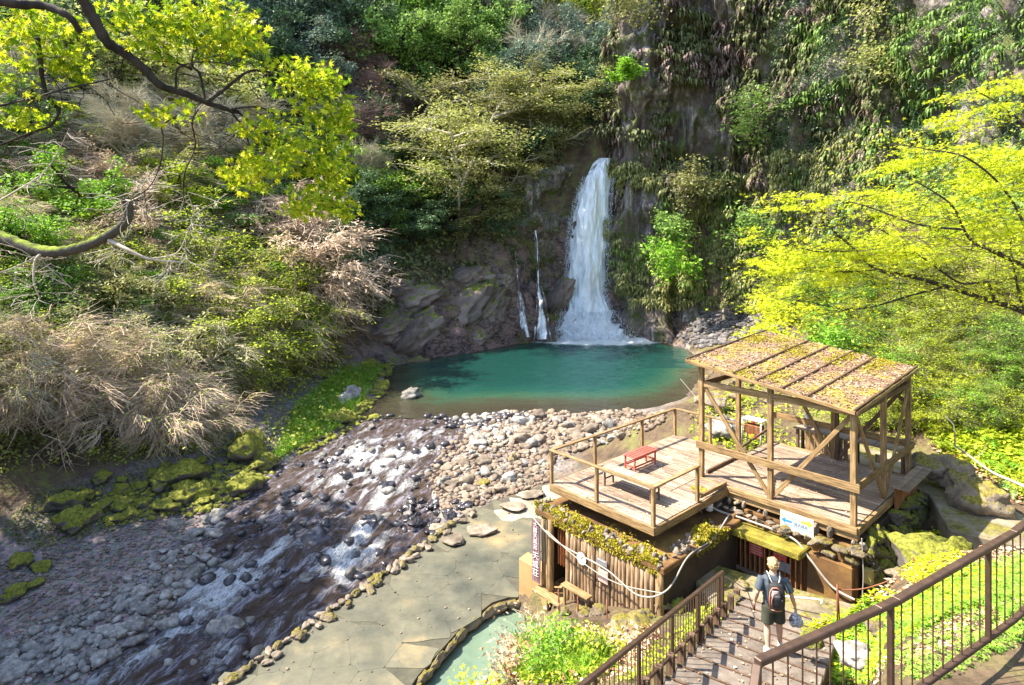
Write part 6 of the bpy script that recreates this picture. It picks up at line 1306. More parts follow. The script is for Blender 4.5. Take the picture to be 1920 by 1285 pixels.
undergrowth('ivy_ground', [(1560, 1150), (1700, 1140), (1760, 1080), (1940, 1040), (1940, 1180), (1860, 1220), (1700, 1284), (1560, 1284)], 9000, 9, m_groundlf, 7.5, .5, .75, seed=10, tv=S5V, tf=S5F)
undergrowth('ivy_yellow', [(1480, 1095), (1700, 1130), (1800, 1060), (1900, 1080), (1700, 1284), (1500, 1284)], 5200, 9, m_lf_yel, 7.5, .5, .7, seed=11)
undergrowth('path_litter', [(1480, 1130), (1940, 1000), (1940, 1284), (1500, 1284)], 6500, 8, m_litter, 7, .15, .85, seed=12)
undergrowth('step_side_moss', [(1340, 1120), (1380, 1135), (1310, 1200), (1200, 1284), (1150, 1284)], 1500, 8, m_lf_ylw2, 8.5, .5, .5, seed=13)
undergrowth('green_bank', [(880, 1215), (1000, 1210), (1120, 1228), (1180, 1225), (1120, 1284), (860, 1284)], 6000, 9, m_lf_ylw2, 9, .9, .5, seed=14)
undergrowth('bank_blades', [(940, 1210), (1080, 1215), (1150, 1235), (1100, 1284), (900, 1284)], 3400, 26, m_grass, 9, .3, 0, seed=15, tv=blade, tf=BLF, droop=1.6)
undergrowth('bank_dead', [(900, 1190), (1240, 1190), (1180, 1284), (900, 1284)], 5000, 8, m_litter, 9, .9, .4, seed=16, clump=1.2)
undergrowth('shelf_plants', [(1290, 760), (1460, 700), (1700, 760), (1720, 840), (1300, 860)], 5000, 8, m_lf_ylw2, 20, .5, .5, seed=17, clump=.9)
undergrowth('door_plants', [(1360, 1090), (1420, 1098), (1420, 1120), (1350, 1125)], 1500, 8, m_groundlf, 10, .6, .5, seed=18)
undergrowth('far_bank_bush', [(1395, 560), (1500, 520), (1520, 620), (1440, 610)], 4000, 9, m_lf_yel, 25, 2.0, .5, seed=19)
undergrowth('side_slope_litter', [(1700, 780), (1940, 760), (1940, 960), (1800, 900)], 1800, 8, m_litter, 12, .3, .8, seed=20)
undergrowth('side_slope_leaves', [(1700, 660), (1940, 640), (1940, 960), (1860, 900), (1760, 850), (1700, 780)], 16000, 8, m_lf_ylw2, 12, .9, .5, seed=21)
undergrowth('rail_foot_ivy', [(1560, 1180), (1940, 1060), (1940, 1200), (1760, 1284), (1560, 1284)], 6500, 9, m_groundlf, 6.5, .7, .7, seed=22, clump=1.4, tv=S5V, tf=S5F)
undergrowth('mossy_rock_leaves', [(1690, 1010), (1760, 1000), (1820, 1060), (1780, 1110), (1690, 1090)], 2200, 7, m_lf_yel, 10, .4, .6, seed=23)

undergrowth('outer_slope_leaves', [(1930, 60), (2650, -200), (2650, 1284), (1930, 1200)], 26000, 11, m_lf_ylw2, 7, 1.2, .5, seed=41)
undergrowth('outer_slope_litter', [(1930, 500), (2650, 300), (2650, 1284), (1930, 1200)], 6000, 9, m_litter2, 7, .3, .8, seed=42)
# plants growing on the cliff
def hang_geo(nf, L, seed):
    rg = np.random.default_rng(seed); V_ = []; F_ = []
    for kf in range(nf):
        a = rg.uniform(-1.4, 1.4); p = np.array([rg.normal(0, .15), 0, rg.normal(0, .1)]); el = .5; h = np.array([math.sin(a), -math.cos(a), 0]); sd = np.array([math.cos(a), math.sin(a), 0]); n = 4; LL = L * rg.uniform(.6, 1.2)
        for i in range(n):
            dv = h * math.cos(el) + np.array([0, 0, math.sin(el)]); q = p + dv * LL / n; w0 = .075 * math.sin(math.pi * (i + .35) / (n + .5)); w1 = .075 * math.sin(math.pi * (i + 1.35) / (n + .5))
            o_ = len(V_); V_ += [p - sd * w0, p + sd * w0, q + sd * w1, q - sd * w1]; F_ += [(o_, o_ + 1, o_ + 2), (o_, o_ + 2, o_ + 3)]; p = q; el -= .75
    return np.array(V_), np.array(F_)
def leafclump(n, s, seed):
    rg_ = np.random.default_rng(seed); P = rg_.normal(0, 1, (n, 3)) * np.array([s, s * .5, s * .7]); return leaves_at(P, .22, rg_, .3, droop=-.4)
def cliff_plants(name, n, u0, u1, z0, z1, mat, size, seed, geo=None, thr=0, out=.15):
    rg_ = np.random.default_rng(seed); u = u0 + (u1 - u0) * rg_.random(n); z = z0 + (z1 - z0) * rg_.random(n); top = np.interp(u, cl, CBa[:, 2]); g = z < top; u, z, top = u[g], z[g], top[g]; v = (z + 1.5) / (top + 1.5)
    q = fbm(np.stack([u * .22, 0 * u, z * .3], -1), 3, seed); bare = ((u > 24) & (u < 28.6) & (z > 12) & (z < 40)) * .95 + ((u > 30) & (u < 36.5) & (z > 22) & (z < 31.5)) * 1.3; g = q - bare > thr; u, z, v = u[g], z[g], v[g]
    P, N = cliff_pt(u, v); P = P + N * out; n = len(P); tv, tf = geo or hang_geo(11, 1.35, seed)
    rot = np.stack([np.stack([-N[:, 1], N[:, 0], 0 * u], -1), -N, np.stack([0 * u, 0 * u, 0 * u + 1], -1)], -1)
    rot = np.einsum('nij,njk->nik', rot, rotz(rg_.normal(0, .4, n)))
    v_, f_ = scat(tv, tf, P, rot, size * (.5 + rg_.random(n)) * P[:, 1] / 72); return tag(np_mesh(name, v_, f_, mat), kind='stuff')
cliff_plants('hanging_ferns', 4600, 20, 62, 17, 46, m_hang, 1.15, 51, thr=.0)
cliff_plants('hanging_ferns_low', 6500, 20, 60, 4, 22, m_lf_olive, .85, 52, thr=-.25)
cliff_plants('fresh_cliff_ferns', 1500, 24, 56, 5, 20, m_lf_mid, .9, 53, thr=.12)
cliff_plants('dead_cliff_ferns', 2600, 22, 58, 16, 46, m_hangbr, 1.1, 54, thr=-.1)
cliff_plants('top_greenery', 13000, 43, 79, 8, 48, m_lf_dark, 1.2, 55, geo=leafclump(14, .4, 9), thr=-.3)
cliff_plants('top_ferns', 3000, 46, 79, 8, 48, m_lf_mid, 1.1, 65, thr=.0)
cliff_plants('cliff_ivy', 1100, 0, 70, 1, 46, m_brush, 1.5, 56, geo=leafclump(14, .4, 1), thr=-.05)
cliff_plants('cliff_moss_tufts', 700, 22, 40, 3, 13, m_lf_bright, 1.1, 57, geo=leafclump(14, .45, 2), thr=.2)
cliff_plants('wall_ivy', 700, 0, 17, 4, 21, m_brush, 1.2, 58, geo=leafclump(14, .4, 3), thr=0)
def cliff_bush(px, py, d, w_, mat, label, seed, flat=.5, n=1500):
    c = at(px, py, d); r_ = w_ * d / FP / 2; e = empty('cliff_bush', c); tag(e, label, 'bush'); t = Tree(seed)
    t.branch((0, 1.5, -.3), (0, -1, .25), r_ * 1.4, .1, 0, dict(segs=[5, 4, 3], wob=[.12, .16, .2], grav=[-.02, -.03, -.03], rmin=.02, kids=[8, 5], **{'from': [.2, .2]}, ang=[60, 45], len=[.7, .45], tip=1))
    o = t.mb.build('branches', m_palebark, None, True); o.parent = e; rg_ = t.rg; tips = np.array(t.tips); P = tips[rg_.integers(len(tips), size=n)] + rg_.normal(0, 1, (n, 3)) * r_ * np.array([.2, .2, .08])
    v_, f_ = leaves_at(P, 6.5 * d / FP, rg_, flat); np_mesh('crown', v_, f_, mat, False, e)
cliff_bush(1600, 40, 60, 190, m_lf_pale, 'pale green bush jutting from the cliff at the top, right of centre', 71); cliff_bush(1650, 130, 58, 180, m_lf_pale, 'pale bush with whitish tips in the middle of the right cliff', 72); cliff_bush(1840, 40, 48, 190, m_lf_bright, 'fresh green bush at the cliff\'s top right', 73)
cliff_bush(1185, 30, 70, 160, m_lf_olive, 'dark-stemmed tree clinging to the cliff\'s left top corner', 74); cliff_bush(1180, 140, 72, 60, m_lf_bright, 'small green tuft on the cliff\'s left pillar', 75); cliff_bush(1400, 240, 70, 130, m_lf_mid, 'green bush beside the bare rock streaks of the cliff', 76); cliff_bush(1265, 500, 70, 110, m_lf_bright, 'bright green fern patch just right of the fall\'s foot', 77, .3)
cliff_bush(1250, 440, 71, 90, m_lf_mid, 'green tuft right of the fall halfway down', 78); cliff_bush(1420, 430, 66, 120, m_lf_mid, 'green tuft over the rubble beach', 79); cliff_bush(1290, 350, 72, 110, m_lf_olive, 'olive tuft below the bare pillar right of the fall', 80)

# ferns as things
m_f1 = [np_mesh('fern', *fern_geo(500 + i, 10, .95), m_fern, link=False) for i in range(3)]
def fern(px, py, w_, label, group=None, dmin=8, mat=None, d=None):
    p = hit(px, py, dmin) if d is None else at(px, py, d)
    if p is None: return
    o = bpy.data.objects.new('fern', m_f1[int(px) % 3]); COL.objects.link(o); s = w_ * p.y / FP / 1.7; o.location = p + Vector((0, 0, .05)); o.scale = (s,) * 3; o.rotation_euler = (rnd.uniform(-.2, .2), rnd.uniform(-.2, .2), rnd.random() * 6.28)
    if mat: o.material_slots[0].link = 'OBJECT'; o.material_slots[0].material = mat
    return tag(o, label, 'fern', group)
for q in region_pts([(1710, 640), (1940, 620), (1940, 900), (1760, 840)], 60, rg, 22): fern(q[0], q[1], rnd.uniform(34, 80), 'lime fern on the slope right of the pavilion', 'ferns right of the pavilion', 14, rnd.choice([m_fern, m_lf_ylw2, m_lf_bright, m_lf_yel]))
for q in region_pts([(1500, 470), (1700, 420), (1940, 400), (1940, 780), (1740, 760), (1560, 640)], 90, rg, 24): fern(q[0], q[1], rnd.uniform(34, 70), 'yellow-green fern on the sunlit slope behind the pavilion', 'ferns of the sunlit slope', 14, rnd.choice([m_fern, m_fern, m_lf_ylw2, m_lf_bright]))
for (px, py, w_, lab, mt) in [(1620, 590, 110, 'large arching fern over the dark hollow behind the pavilion roof', m_fern), (1560, 600, 90, 'arching fern left of the dark hollow', m_lf_bright), (1880, 880, 110, 'deep green fern at the right edge above the side path', m_lf_bright), (1860, 830, 90, 'fern behind the fallen branch at the right edge', m_lf_bright), (1905, 925, 70, 'small fern at the right edge beside the big slab boulder', m_lf_mid), (1885, 1160, 80, 'low leafy plant at the foot of the near railing\'s right post', m_groundlf), (1040, 1240, 80, 'tufted fern among the grass below the log hut', m_grass), (960, 1215, 70, 'yellow-green fern at the bath\'s edge', m_fern), (900, 1235, 60, 'leafy fern leaning over the turquoise bath', m_fern), (1830, 1215, 80, 'leafy plant beside the upper path behind the near railing', m_groundlf)]: fern(px, py, w_, lab, None, 6.5, mt)
# leafy bush and dry stems leaning over the bath
def loose_bush(name, px, py, d, r_px, n, leafpx, mat, label, stems=m_litter2, flat=.4, seed=1, tv=LQ, tf=LT, cat='bush'):
    c = at(px, py, d); c.z = max(hz(c.x, c.y), .9); e = empty(name, c); tag(e, label, cat); r_ = r_px * d / FP; t = Tree(seed); rg_ = t.rg
    for i in range(22):
        a = rg_.random() * 6.28; el = R(50 + 35 * rg_.random()); t.branch((0, 0, -.1), (math.cos(a) * math.cos(el), math.sin(a) * math.cos(el), math.sin(el)), r_ * 1.3, .008, 0, dict(segs=[5, 3], wob=[.12, .2], grav=[-.08, -.05], rmin=.004, kids=[4], **{'from': [.3]}, ang=[35], len=[.4], tip=0))
    o = t.mb.build('stems', m_twigred if stems is None else m_twiggrey, None, True); o.parent = e; tips = np.array(t.tips); P = tips[rg_.integers(len(tips), size=n)] + rg_.normal(0, r_ * .14, (n, 3))
    v_, f_ = leaves_at(P, leafpx * d / FP, rg_, flat, tv, tf); np_mesh('foliage', v_, f_, mat, False, e)
loose_bush('leafy_bush', 905, 1262, 12.8, 75, 1400, 9, m_lf_yel, 'yellow-green leafy bush spilling over the turquoise bath', seed=91, tv=S5V, tf=S5F)
loose_bush('dry_bush', 960, 1255, 12.2, 62, 700, 9, m_litter, 'orange-brown dry bush between the bath and the grass', seed=92)
loose_bush('leafy_bush', 1040, 1268, 11.6, 62, 1300, 8, m_grass, 'fresh green bush in front of the pale boulders at the bottom', seed=93)
loose_bush('leafy_bush', 1105, 1268, 11.4, 50, 800, 8, m_lf_ylw2, 'lime leafy bush at the left rail\'s lower part', seed=94)
loose_bush('flowering_weeds', 1000, 1225, 13.0, 70, 250, 7, m_litter, 'tall thin dry weed stalks standing before the bath', seed=95, cat='weeds')
loose_bush('yellow_shrub', 1450, 610, 34, 60, 1700, 8, m_lf_yel, 'rounded yellow bush at the pool shore behind the pavilion roof', seed=96)
loose_bush('ivy_mound', 1560, 640, 27, 75, 2400, 8, m_lf_bright, 'vivid green mound of small leaves behind the pavilion roof', seed=97)

# the sunlit yellow maple hanging in from the right
ym = empty('yellow_maple', (15.5, 13, 8)); ym.location.z = hz(15.5, 13); tag(ym, 'sunlit maple with fresh yellow leaves filling the right side of the photo', 'tree')
YB = [([(2200, 720, 14), (2040, 640, 13.8), (1920, 585, 13.6), (1865, 566, 13.4), (1774, 537, 13.2), (1700, 516, 13), (1646, 505, 12.8), (1605, 470, 12.6), (1560, 430, 12.5)], .085), ([(2040, 640, 13.8), (1960, 530, 13), (1920, 499, 12.8), (1880, 480, 12.6), (1847, 464, 12.4), (1825, 455, 12.3), (1807, 430, 12.2), (1780, 380, 12), (1700, 330, 12)], .06), ([(1774, 537, 13.2), (1700, 556, 13), (1627, 577, 12.8), (1570, 578, 12.6), (1514, 565, 12.5), (1450, 560, 12.4)], .022), ([(1865, 566, 13.4), (1850, 530, 13.2), (1800, 530, 13), (1740, 490, 12.8), (1650, 430, 12.6), (1560, 400, 12.6)], .035),
      ([(2040, 640, 13.8), (2000, 400, 14), (1940, 260, 14.2), (1880, 200, 14.4), (1830, 170, 14.5)], .05), ([(1960, 530, 13), (1900, 380, 13), (1820, 300, 13), (1740, 280, 13.2), (1680, 270, 13.3)], .035), ([(1807, 430, 12.2), (1720, 420, 12.2), (1600, 380, 12.4), (1480, 370, 12.6)], .028), ([(1605, 470, 12.6), (1520, 470, 12.4), (1450, 440, 12.4)], .02), ([(1646, 505, 12.8), (1560, 510, 12.8), (1470, 500, 12.8)], .02), ([(1920, 585, 13.6), (1900, 500, 13.4), (1890, 430, 13.6), (1860, 380, 13.6)], .03)]
mb = MB(); anch = []; rg = np.random.default_rng(77); L0 = ym.location
def smooth_line(pts, n=8):
    P = [at(*p) for p in pts]; out = []
    for i in range(len(P) - 1):
        p0, p1, p2, p3 = P[max(i - 1, 0)], P[i], P[i + 1], P[min(i + 2, len(P) - 1)]
        for j in range(n):
            f = j / n; out.append(.5 * ((2 * p1) + (-p0 + p2) * f + (2 * p0 - 5 * p1 + 4 * p2 - p3) * f * f + (-p0 + 3 * p1 - 3 * p2 + p3) * f ** 3))
    return out + [P[-1]]
def twig(mb, p, d, L, r_, rg, lvl, tips, grav=-.01, planar=.35):
    n = 5; pts = [p]
    for i in range(n):
        d = (d + Vector(rg.normal(0, .16, 3)) + Vector((0, 0, grav))).normalized(); d.z *= .9; pts.append(pts[-1] + d * L / n); tips.append(pts[-1])
    mb.tube(pts, [max(.0035, r_ * (1 - .7 * i / n)) for i in range(n + 1)], 4, cap=False)
    if lvl:
        for j in range(4):
            i = 1 + int(rg.integers(n)); a = Vector(rg.normal(size=3)); a.z *= planar; twig(mb, pts[i], (d + a.normalized() * .9).normalized(), L * .6, r_ * .55, rg, lvl - 1, tips, grav, planar)
for pts, r_ in YB:
    P = [p - L0 for p in smooth_line(pts)]; mb.tube(P, [max(.006, r_ * (1 - .8 * i / len(P))) for i in range(len(P))], 7, cap=False)
    for p in P[len(P) // 5:]:
        for _ in range(1): a = Vector(rg.normal(size=3)); a.z *= .4; twig(mb, p, a.normalized(), .6 + .7 * rg.random(), .007, rg, 1, anch)
stem_top = at(2200, 720, 14) - L0
mb.tube([Vector((0, 0, -.5)), Vector((.3, .1, .5 * stem_top.z)), stem_top], [.16, .13, .1], 9)
o = mb.build('limb', m_bark, None, True); o.parent = ym
anch = np.array([tuple(a) for a in anch]); n = 6000; P = anch[rg.integers(len(anch), size=n)] + rg.normal(0, 1, (n, 3)) * np.array([.17, .17, .04])
# extra layered sprays filling the crown
SB = [(1860, 175, 80, 22, 15), (1900, 230, 90, 26, 15), (1830, 220, 60, 16, 14.6), (1760, 290, 70, 20, 14), (1880, 320, 90, 40, 14), (1700, 310, 60, 16, 13.5), (1790, 370, 90, 36, 13.5), (1640, 370, 70, 20, 13), (1700, 410, 90, 36, 13), (1500, 380, 60, 20, 13), (1560, 420, 90, 26, 13), (1470, 440, 60, 24, 13), (1500, 490, 80, 24, 13), (1620, 460, 90, 36, 13), (1700, 480, 90, 30, 13.4), (1850, 430, 90, 50, 13.6), (1900, 500, 60, 40, 13.6), (1590, 520, 70, 20, 13.2), (1450, 570, 48, 34, 13), (1800, 500, 70, 26, 13.6), (1440, 500, 30, 14, 13), (2010, 230, 70, 40, 14.5), (2050, 340, 80, 50, 14), (2080, 470, 80, 50, 14), (2020, 560, 70, 30, 13.8)]
for (px, py, rx, ry, d) in SB:
    m = int(rx * ry / 42) + 6; c = np.array(tuple(at(px, py, d) - L0)); g = rg.normal(size=(m, 3)); g /= np.linalg.norm(g, axis=1, keepdims=True)
    cc = c + g * rg.random((m, 1)) ** .4 * np.array([rx * d / FP, 1.3, ry * d / FP])
    cc = cc[vnoise(cc * np.array([1.1, 1.1, 2.2]), 19) > -.08]
    for q in cc:
        nl = 24 + int(rg.integers(22)); th = rg.random(nl) * 6.28; rr_ = np.sqrt(rg.random(nl)) * rg.uniform(.22, .42); tx, ty = rg.normal(0, .12, 2) + np.array([-.12, 0]); dx, dy = np.cos(th) * rr_, np.sin(th) * rr_
        P = np.r_[P, q + np.stack([dx, dy, -tx * dx * 1.2 + ty * dy + rg.normal(0, .02, nl)], -1)]
g = vnoise(P * 1.2, 5) > -.6; P = P[g]
v_, f_ = leaves_at(P, .08, rg, .5, S5V, S5F, droop=-.3); np_mesh('crown', v_, f_, m_lf_yel, False, ym)

# the near maple bough crossing the upper left
nm = empty('near_maple', (-7.5, 3.5, 2)); nm.location.z = hz(-7.5, 3.5); tag(nm, 'near maple with dark bough and backlit green leaves across the upper left', 'tree'); L0 = nm.location
NB = [([(-420, -250, 4.6), (-100, -120, 4.7), (60, -60, 4.8), (140, -20, 4.9), (171, 27, 5), (200, 77, 5.1), (234, 100, 5.2), (268, 127, 5.3), (301, 160, 5.4), (351, 177, 5.6), (401, 197, 5.8), (447, 210, 6.0)], .058),
      ([(-420, -250, 4.6), (-60, -30, 4.6), (20, 5, 4.6), (80, 10, 4.7), (128, 30, 4.7), (150, 60, 4.8)], .05),
      ([(385, 190, 5.7), (375, 140, 5.7), (360, 120, 5.7), (365, 80, 5.8), (372, 40, 5.9)], .014), ([(392, 190, 5.7), (430, 160, 5.8), (470, 133, 5.9), (520, 138, 6.1), (560, 150, 6.2), (610, 170, 6.3)], .018), ([(430, 205, 5.9), (480, 200, 6), (520, 216, 6.2), (560, 240, 6.4), (620, 280, 6.5), (650, 330, 6.6)], .014), ([(447, 210, 6), (480, 240, 6.1), (520, 258, 6.2), (560, 268, 6.4), (590, 300, 6.5), (620, 360, 6.6)], .014), ([(430, 205, 5.9), (455, 240, 6), (470, 280, 6.1), (480, 320, 6.2), (500, 350, 6.3)], .012),
      ([(330, 170, 5.5), (333, 130, 5.5), (360, 118, 5.5), (400, 116, 5.6), (450, 125, 5.7)], .012), ([(360, 130, 5.6), (320, 110, 5.6), (300, 80, 5.6), (250, 50, 5.5), (235, 10, 5.5)], .012), ([(-60, 210, 4.8), (0, 198, 4.9), (60, 184, 5), (130, 165, 5.1), (190, 152, 5.2), (222, 140, 5.3), (230, 110, 5.3)], .012), ([(70, 70, 4.9), (75, 110, 5), (82, 160, 5.1), (100, 195, 5.2), (112, 206, 5.2), (95, 235, 5.3), (60, 248, 5.3), (0, 272, 5.3), (-60, 300, 5.3)], .02),
      ([(335, 215, 5.6), (305, 235, 5.6), (306, 262, 5.7), (300, 310, 5.8), (280, 350, 5.9), (245, 375, 6)], .009), ([(372, 205, 5.7), (360, 230, 5.8), (366, 275, 5.9), (345, 330, 6), (346, 380, 6), (358, 420, 6.1)], .009), ([(455, 240, 6), (430, 262, 6), (400, 285, 6), (385, 300, 6)], .006)]
mb = MB(); anch = []; rg = np.random.default_rng(78)
for j, (pts, r_) in enumerate(NB):
    P = [p - L0 for p in smooth_line(pts)]; mb.tube(P, [max(.004, r_ * (1 - .6 * i / len(P)) * (1 + .1 * math.sin(i * 1.7))) for i in range(len(P))], 8 if r_ > .02 else 5, cap=True)
    if j >= 2:
        for p in P[2:]:
            if rg.random() < .5: a = Vector(rg.normal(size=3)); a.z *= .6; twig(mb, p, a.normalized(), .2 + .2 * rg.random(), .0035, rg, 0, anch, -.05)
mb.tube([Vector((0, 0, -.6)), Vector((.4, .3, 4)), Vector((1.2, .7, 8)), at(-420, -250, 4.6) - L0], [.22, .19, .15, .09], 9)
o = mb.build('bough', m_bark, None, True); o.parent = nm
LB = [(560, 145, 80, 42, 170), (610, 210, 62, 48, 170), (545, 290, 95, 45, 240), (470, 325, 52, 40, 130), (625, 315, 48, 52, 130), (600, 375, 75, 34, 150), (505, 235, 52, 34, 80), (640, 240, 30, 50, 60), (645, 395, 32, 22, 40), (560, 395, 30, 22, 35), (600, 150, 55, 30, 70),
      (330, 45, 100, 40, 170), (420, 85, 70, 45, 150), (260, 60, 50, 38, 70), (470, 60, 40, 26, 50), (400, 20, 90, 26, 100), (230, 20, 60, 24, 60), (300, 95, 40, 24, 40),
      (115, 115, 42, 48, 120), (60, 60, 60, 34, 90), (150, 60, 40, 26, 45), (60, 20, 60, 24, 50), (38, 218, 45, 24, 70), (8, 150, 30, 24, 30), (100, 190, 22, 12, 15), (10, 100, 40, 30, 30), (310, 212, 34, 18, 26), (290, 225, 14, 14, 10), (460, 245, 26, 16, 18), (350, 200, 20, 14, 12)]
Ps = []
for (px, py, rx, ry, m) in LB:
    m = int(m * 1.9); d = 5.2 + max(0, px - 200) / 400; g = rg.normal(size=(m, 3)); g /= np.linalg.norm(g, axis=1, keepdims=True); g *= rg.random((m, 1)) ** .5
    Ps.append(np.array(tuple(at(px, py, d) - L0)) + g * np.array([rx * d / FP, .4, ry * d / FP]))
P = np.concatenate(Ps); g = vnoise(P * 6, 15) > -.55; P = P[g]
tw = MB()
v_, f_ = leaves_at(P, .055, rg, .3, MLV, MLF, droop=-.7); np_mesh('crown', v_, f_, m_lf_near, False, nm)
# the lower mossy bough with a broken end
mbk = empty('mossy_bough_tree', (-11.5, 8, 1)); mbk.location.z = hz(-11.5, 8); tag(mbk, 'moss-coated bough with a broken upright end, reaching in from the left edge', 'tree'); L0 = mbk.location
mb = MB(); P = [p - L0 for p in smooth_line([(-300, 380, 8), (-80, 420, 7.6), (0, 444, 7.4), (60, 466, 7.3), (110, 472, 7.2), (160, 461, 7.2), (205, 440, 7.1), (232, 420, 7.1), (241, 400, 7.1), (234, 372, 7.1)])]
mb.tube(P, [.08 * (1 - .4 * i / len(P)) * (1 + .12 * math.sin(i * 2.1)) for i in range(len(P))], 9); mb.tube([Vector((0, 0, -.5)), Vector((.2, .1, 4)), P[0]], [.25, .2, .11], 9)
o = mb.build('bough', m_mossbark, None, True); o.parent = mbk
mb = MB(); tips = []
for pts, r_ in [([(232, 372, 7.1), (245, 376, 7), (268, 365, 6.9), (285, 352, 6.9), (300, 320, 6.8)], .012), ([(80, 474, 7.2), (66, 490, 7.2), (64, 530, 7.2), (75, 560, 7.3)], .02), ([(205, 450, 7.1), (240, 468, 7), (280, 485, 7), (345, 492, 7)], .03), ([(280, 485, 7), (330, 475, 7), (350, 440, 7), (362, 400, 7), (352, 360, 7)], .01), ([(80, 474, 7.2), (30, 500, 7.3), (-30, 520, 7.4)], .012), ([(60, 466, 7.3), (90, 500, 7.3), (135, 540, 7.4)], .008), ([(-80, 420, 7.6), (60, 340, 7.4), (100, 300, 7.3), (130, 240, 7.2)], .014)]:
    Q = [p - L0 for p in smooth_line(pts, 5)]; mb.tube(Q, [max(.004, r_ * (1 - .7 * i / len(Q))) for i in range(len(Q))], 5, cap=False)
    for p in Q[3:]:
        if rg.random() < .6: twig(mb, p, Vector(rg.normal(size=3)).normalized(), .35, .004, rg, 1, tips, -.05)
o = mb.build('twigs', m_palebark, None, True); o.parent = mbk
# tall trees beyond the left edge of the photo that shade the stream
def side_tree(seed, x, y, s, ml, lab):
    t, lf = evergreen(seed); e = empty('evergreen_tree', (x, y, hz(x, y))); tag(e, lab, 'tree'); o = t.mb.build('trunk', m_bark, None, True); o.parent = e; np_mesh('crown', lf[0], lf[1], ml, False, e); e.scale = (s, s, s * 1.25)
    return e
ST = [side_tree(600, -29.5, 24.5, 2.2, m_lf_dark, 'tall dark evergreen standing just beyond the left edge over the gravel bar')]
for i, (x, y, s) in enumerate([(-27, 18.5, 2.3), (-26, 11, 2.3), (-36, 24, 2.5), (-34, 14, 2.4)]):
    c = copy_tree(ST[0], (x, y, hz(x, y)), i * 1.3, (s, s, s * 1.2)); tag(c, 'tall dark evergreen outside the left edge, shading the stream', 'tree', 'evergreens beyond the left edge')
# fallen branch and sawn log by the side path
fb = empty('fallen_branch', at(1800, 850, 16.5)); tag(fb, 'pale fallen branch lying across the slope beside the boulders, at right', 'branch'); L0 = fb.location; mb = MB()
for pts, r_ in [([(1960, 930, 14.5), (1905, 905, 15.2), (1860, 885, 15.8), (1825, 860, 16.4), (1790, 835, 16.8)], .05), ([(1790, 835, 16.8), (1790, 810, 16.8), (1787, 795, 16.8), (1772, 780, 16.9)], .022), ([(1825, 860, 16.4), (1840, 850, 16.4), (1850, 832, 16.4)], .012)]: Q = [p - L0 for p in smooth_line(pts)]; mb.tube(Q, [r_ * (1 - .5 * i / len(Q)) for i in range(len(Q))], 7)
o = mb.build('limb', m_palebark, None, True); o.parent = fb
# ------------------------------------------------------------------ the walker on the stairs
m_skin = surf('skin', [(.5, .29, .2), (.62, .38, .28)], 8, .55, 0, rnd=0); m_hair = surf('blond_hair', [(.3, .17, .07), (.6, .42, .22)], 25, .6, .6, .01, rnd=0)
m_shirt = surf('grey_blue_shirt', [(.05, .065, .08), (.1, .125, .15)], 6, .85, .3, .01, rnd=0); m_short = surf('dark_olive_shorts', [(.03, .033, .022), (.065, .07, .05)], 6, .85, .3, .01, rnd=0)
m_pack = surf('black_pack', [(.012, .012, .014), (.04, .04, .045)], 9, .6, .3, .01, rnd=0); m_orange = plain('orange_trim', (.75, .28, .16), .6); m_mesh = surf('grey_pack_mesh', [(.1, .1, .11), (.35, .34, .33)], 14, .7, 0, rnd=0); m_shoe = plain('white_shoe', (.78, .78, .76), .5); m_sole = plain('shoe_sole', (.5, .5, .48), .7)
px_, py_ = 4.92, 11.25; q_, a_ = stair_q(px_, py_); kq = math.floor((q_ + 5) / .58); zs = 4.79 - .252 * (-5.0 + kq * .58 + .29) + .022
pe = empty('person', (px_, py_, zs)); tag(pe, 'blond person in grey T-shirt and dark shorts walking down the stairs with a backpack', 'person'); pe.rotation_euler = (0, 0, R(-12))
def fin(o, vox, par=pe, it=4):
    o.parent = par; m = o.modifiers.new('remesh', 'REMESH'); m.mode = 'VOXEL'; m.voxel_size = vox; m.use_smooth_shade = True
    s = o.modifiers.new('smooth', 'SMOOTH'); s.iterations = it; s.factor = .5; return o
hipL, hipR = (-.095, 0, .9), (.095, 0, .9)
kneL, ankL, toeL = (-.11, -.02, .49), (-.12, -.13, .09), (-.14, .04, .03)          # left foot behind, nearer the viewer
kneR, ankR, toeR = (.12, .07, .5), (.14, .1, .09), (.19, .27, .03)
mb = MB()
for h, k, a in ((hipL, kneL, ankL), (hipR, kneR, ankR)):
    h, k, a = map(Vector, (h, k, a)); mb.tube([h, h.lerp(k, .3), h.lerp(k, .8), k, k.lerp(a, .3), k.lerp(a, .75), a], [.085, .083, .062, .057, .06, .042, .038], 14)
mb.tube([ankL, (toeL[0], toeL[1], .04)], [.04, .035], 10); mb.tube([ankR, (toeR[0], toeR[1], .04)], [.04, .035], 10)
mb.rings([((0, 0, .84), .14, .1), ((0, 0, .95), .16, .11), ((0, 0, 1.08), .14, .095), ((0, 0, 1.28), .175, .11), ((0, 0, 1.4), .17, .09), ((0, 0, 1.45), .08, .07), ((0, .01, 1.53), .058, .06)], 18)
shL, elL, wrL = Vector((-.2, 0, 1.39)), Vector((-.29, -.05, 1.12)), Vector((-.315, .06, .89))
shR, elR, wrR = Vector((.2, 0, 1.39)), Vector((.31, -.05, 1.13)), Vector((.385, .02, .89))
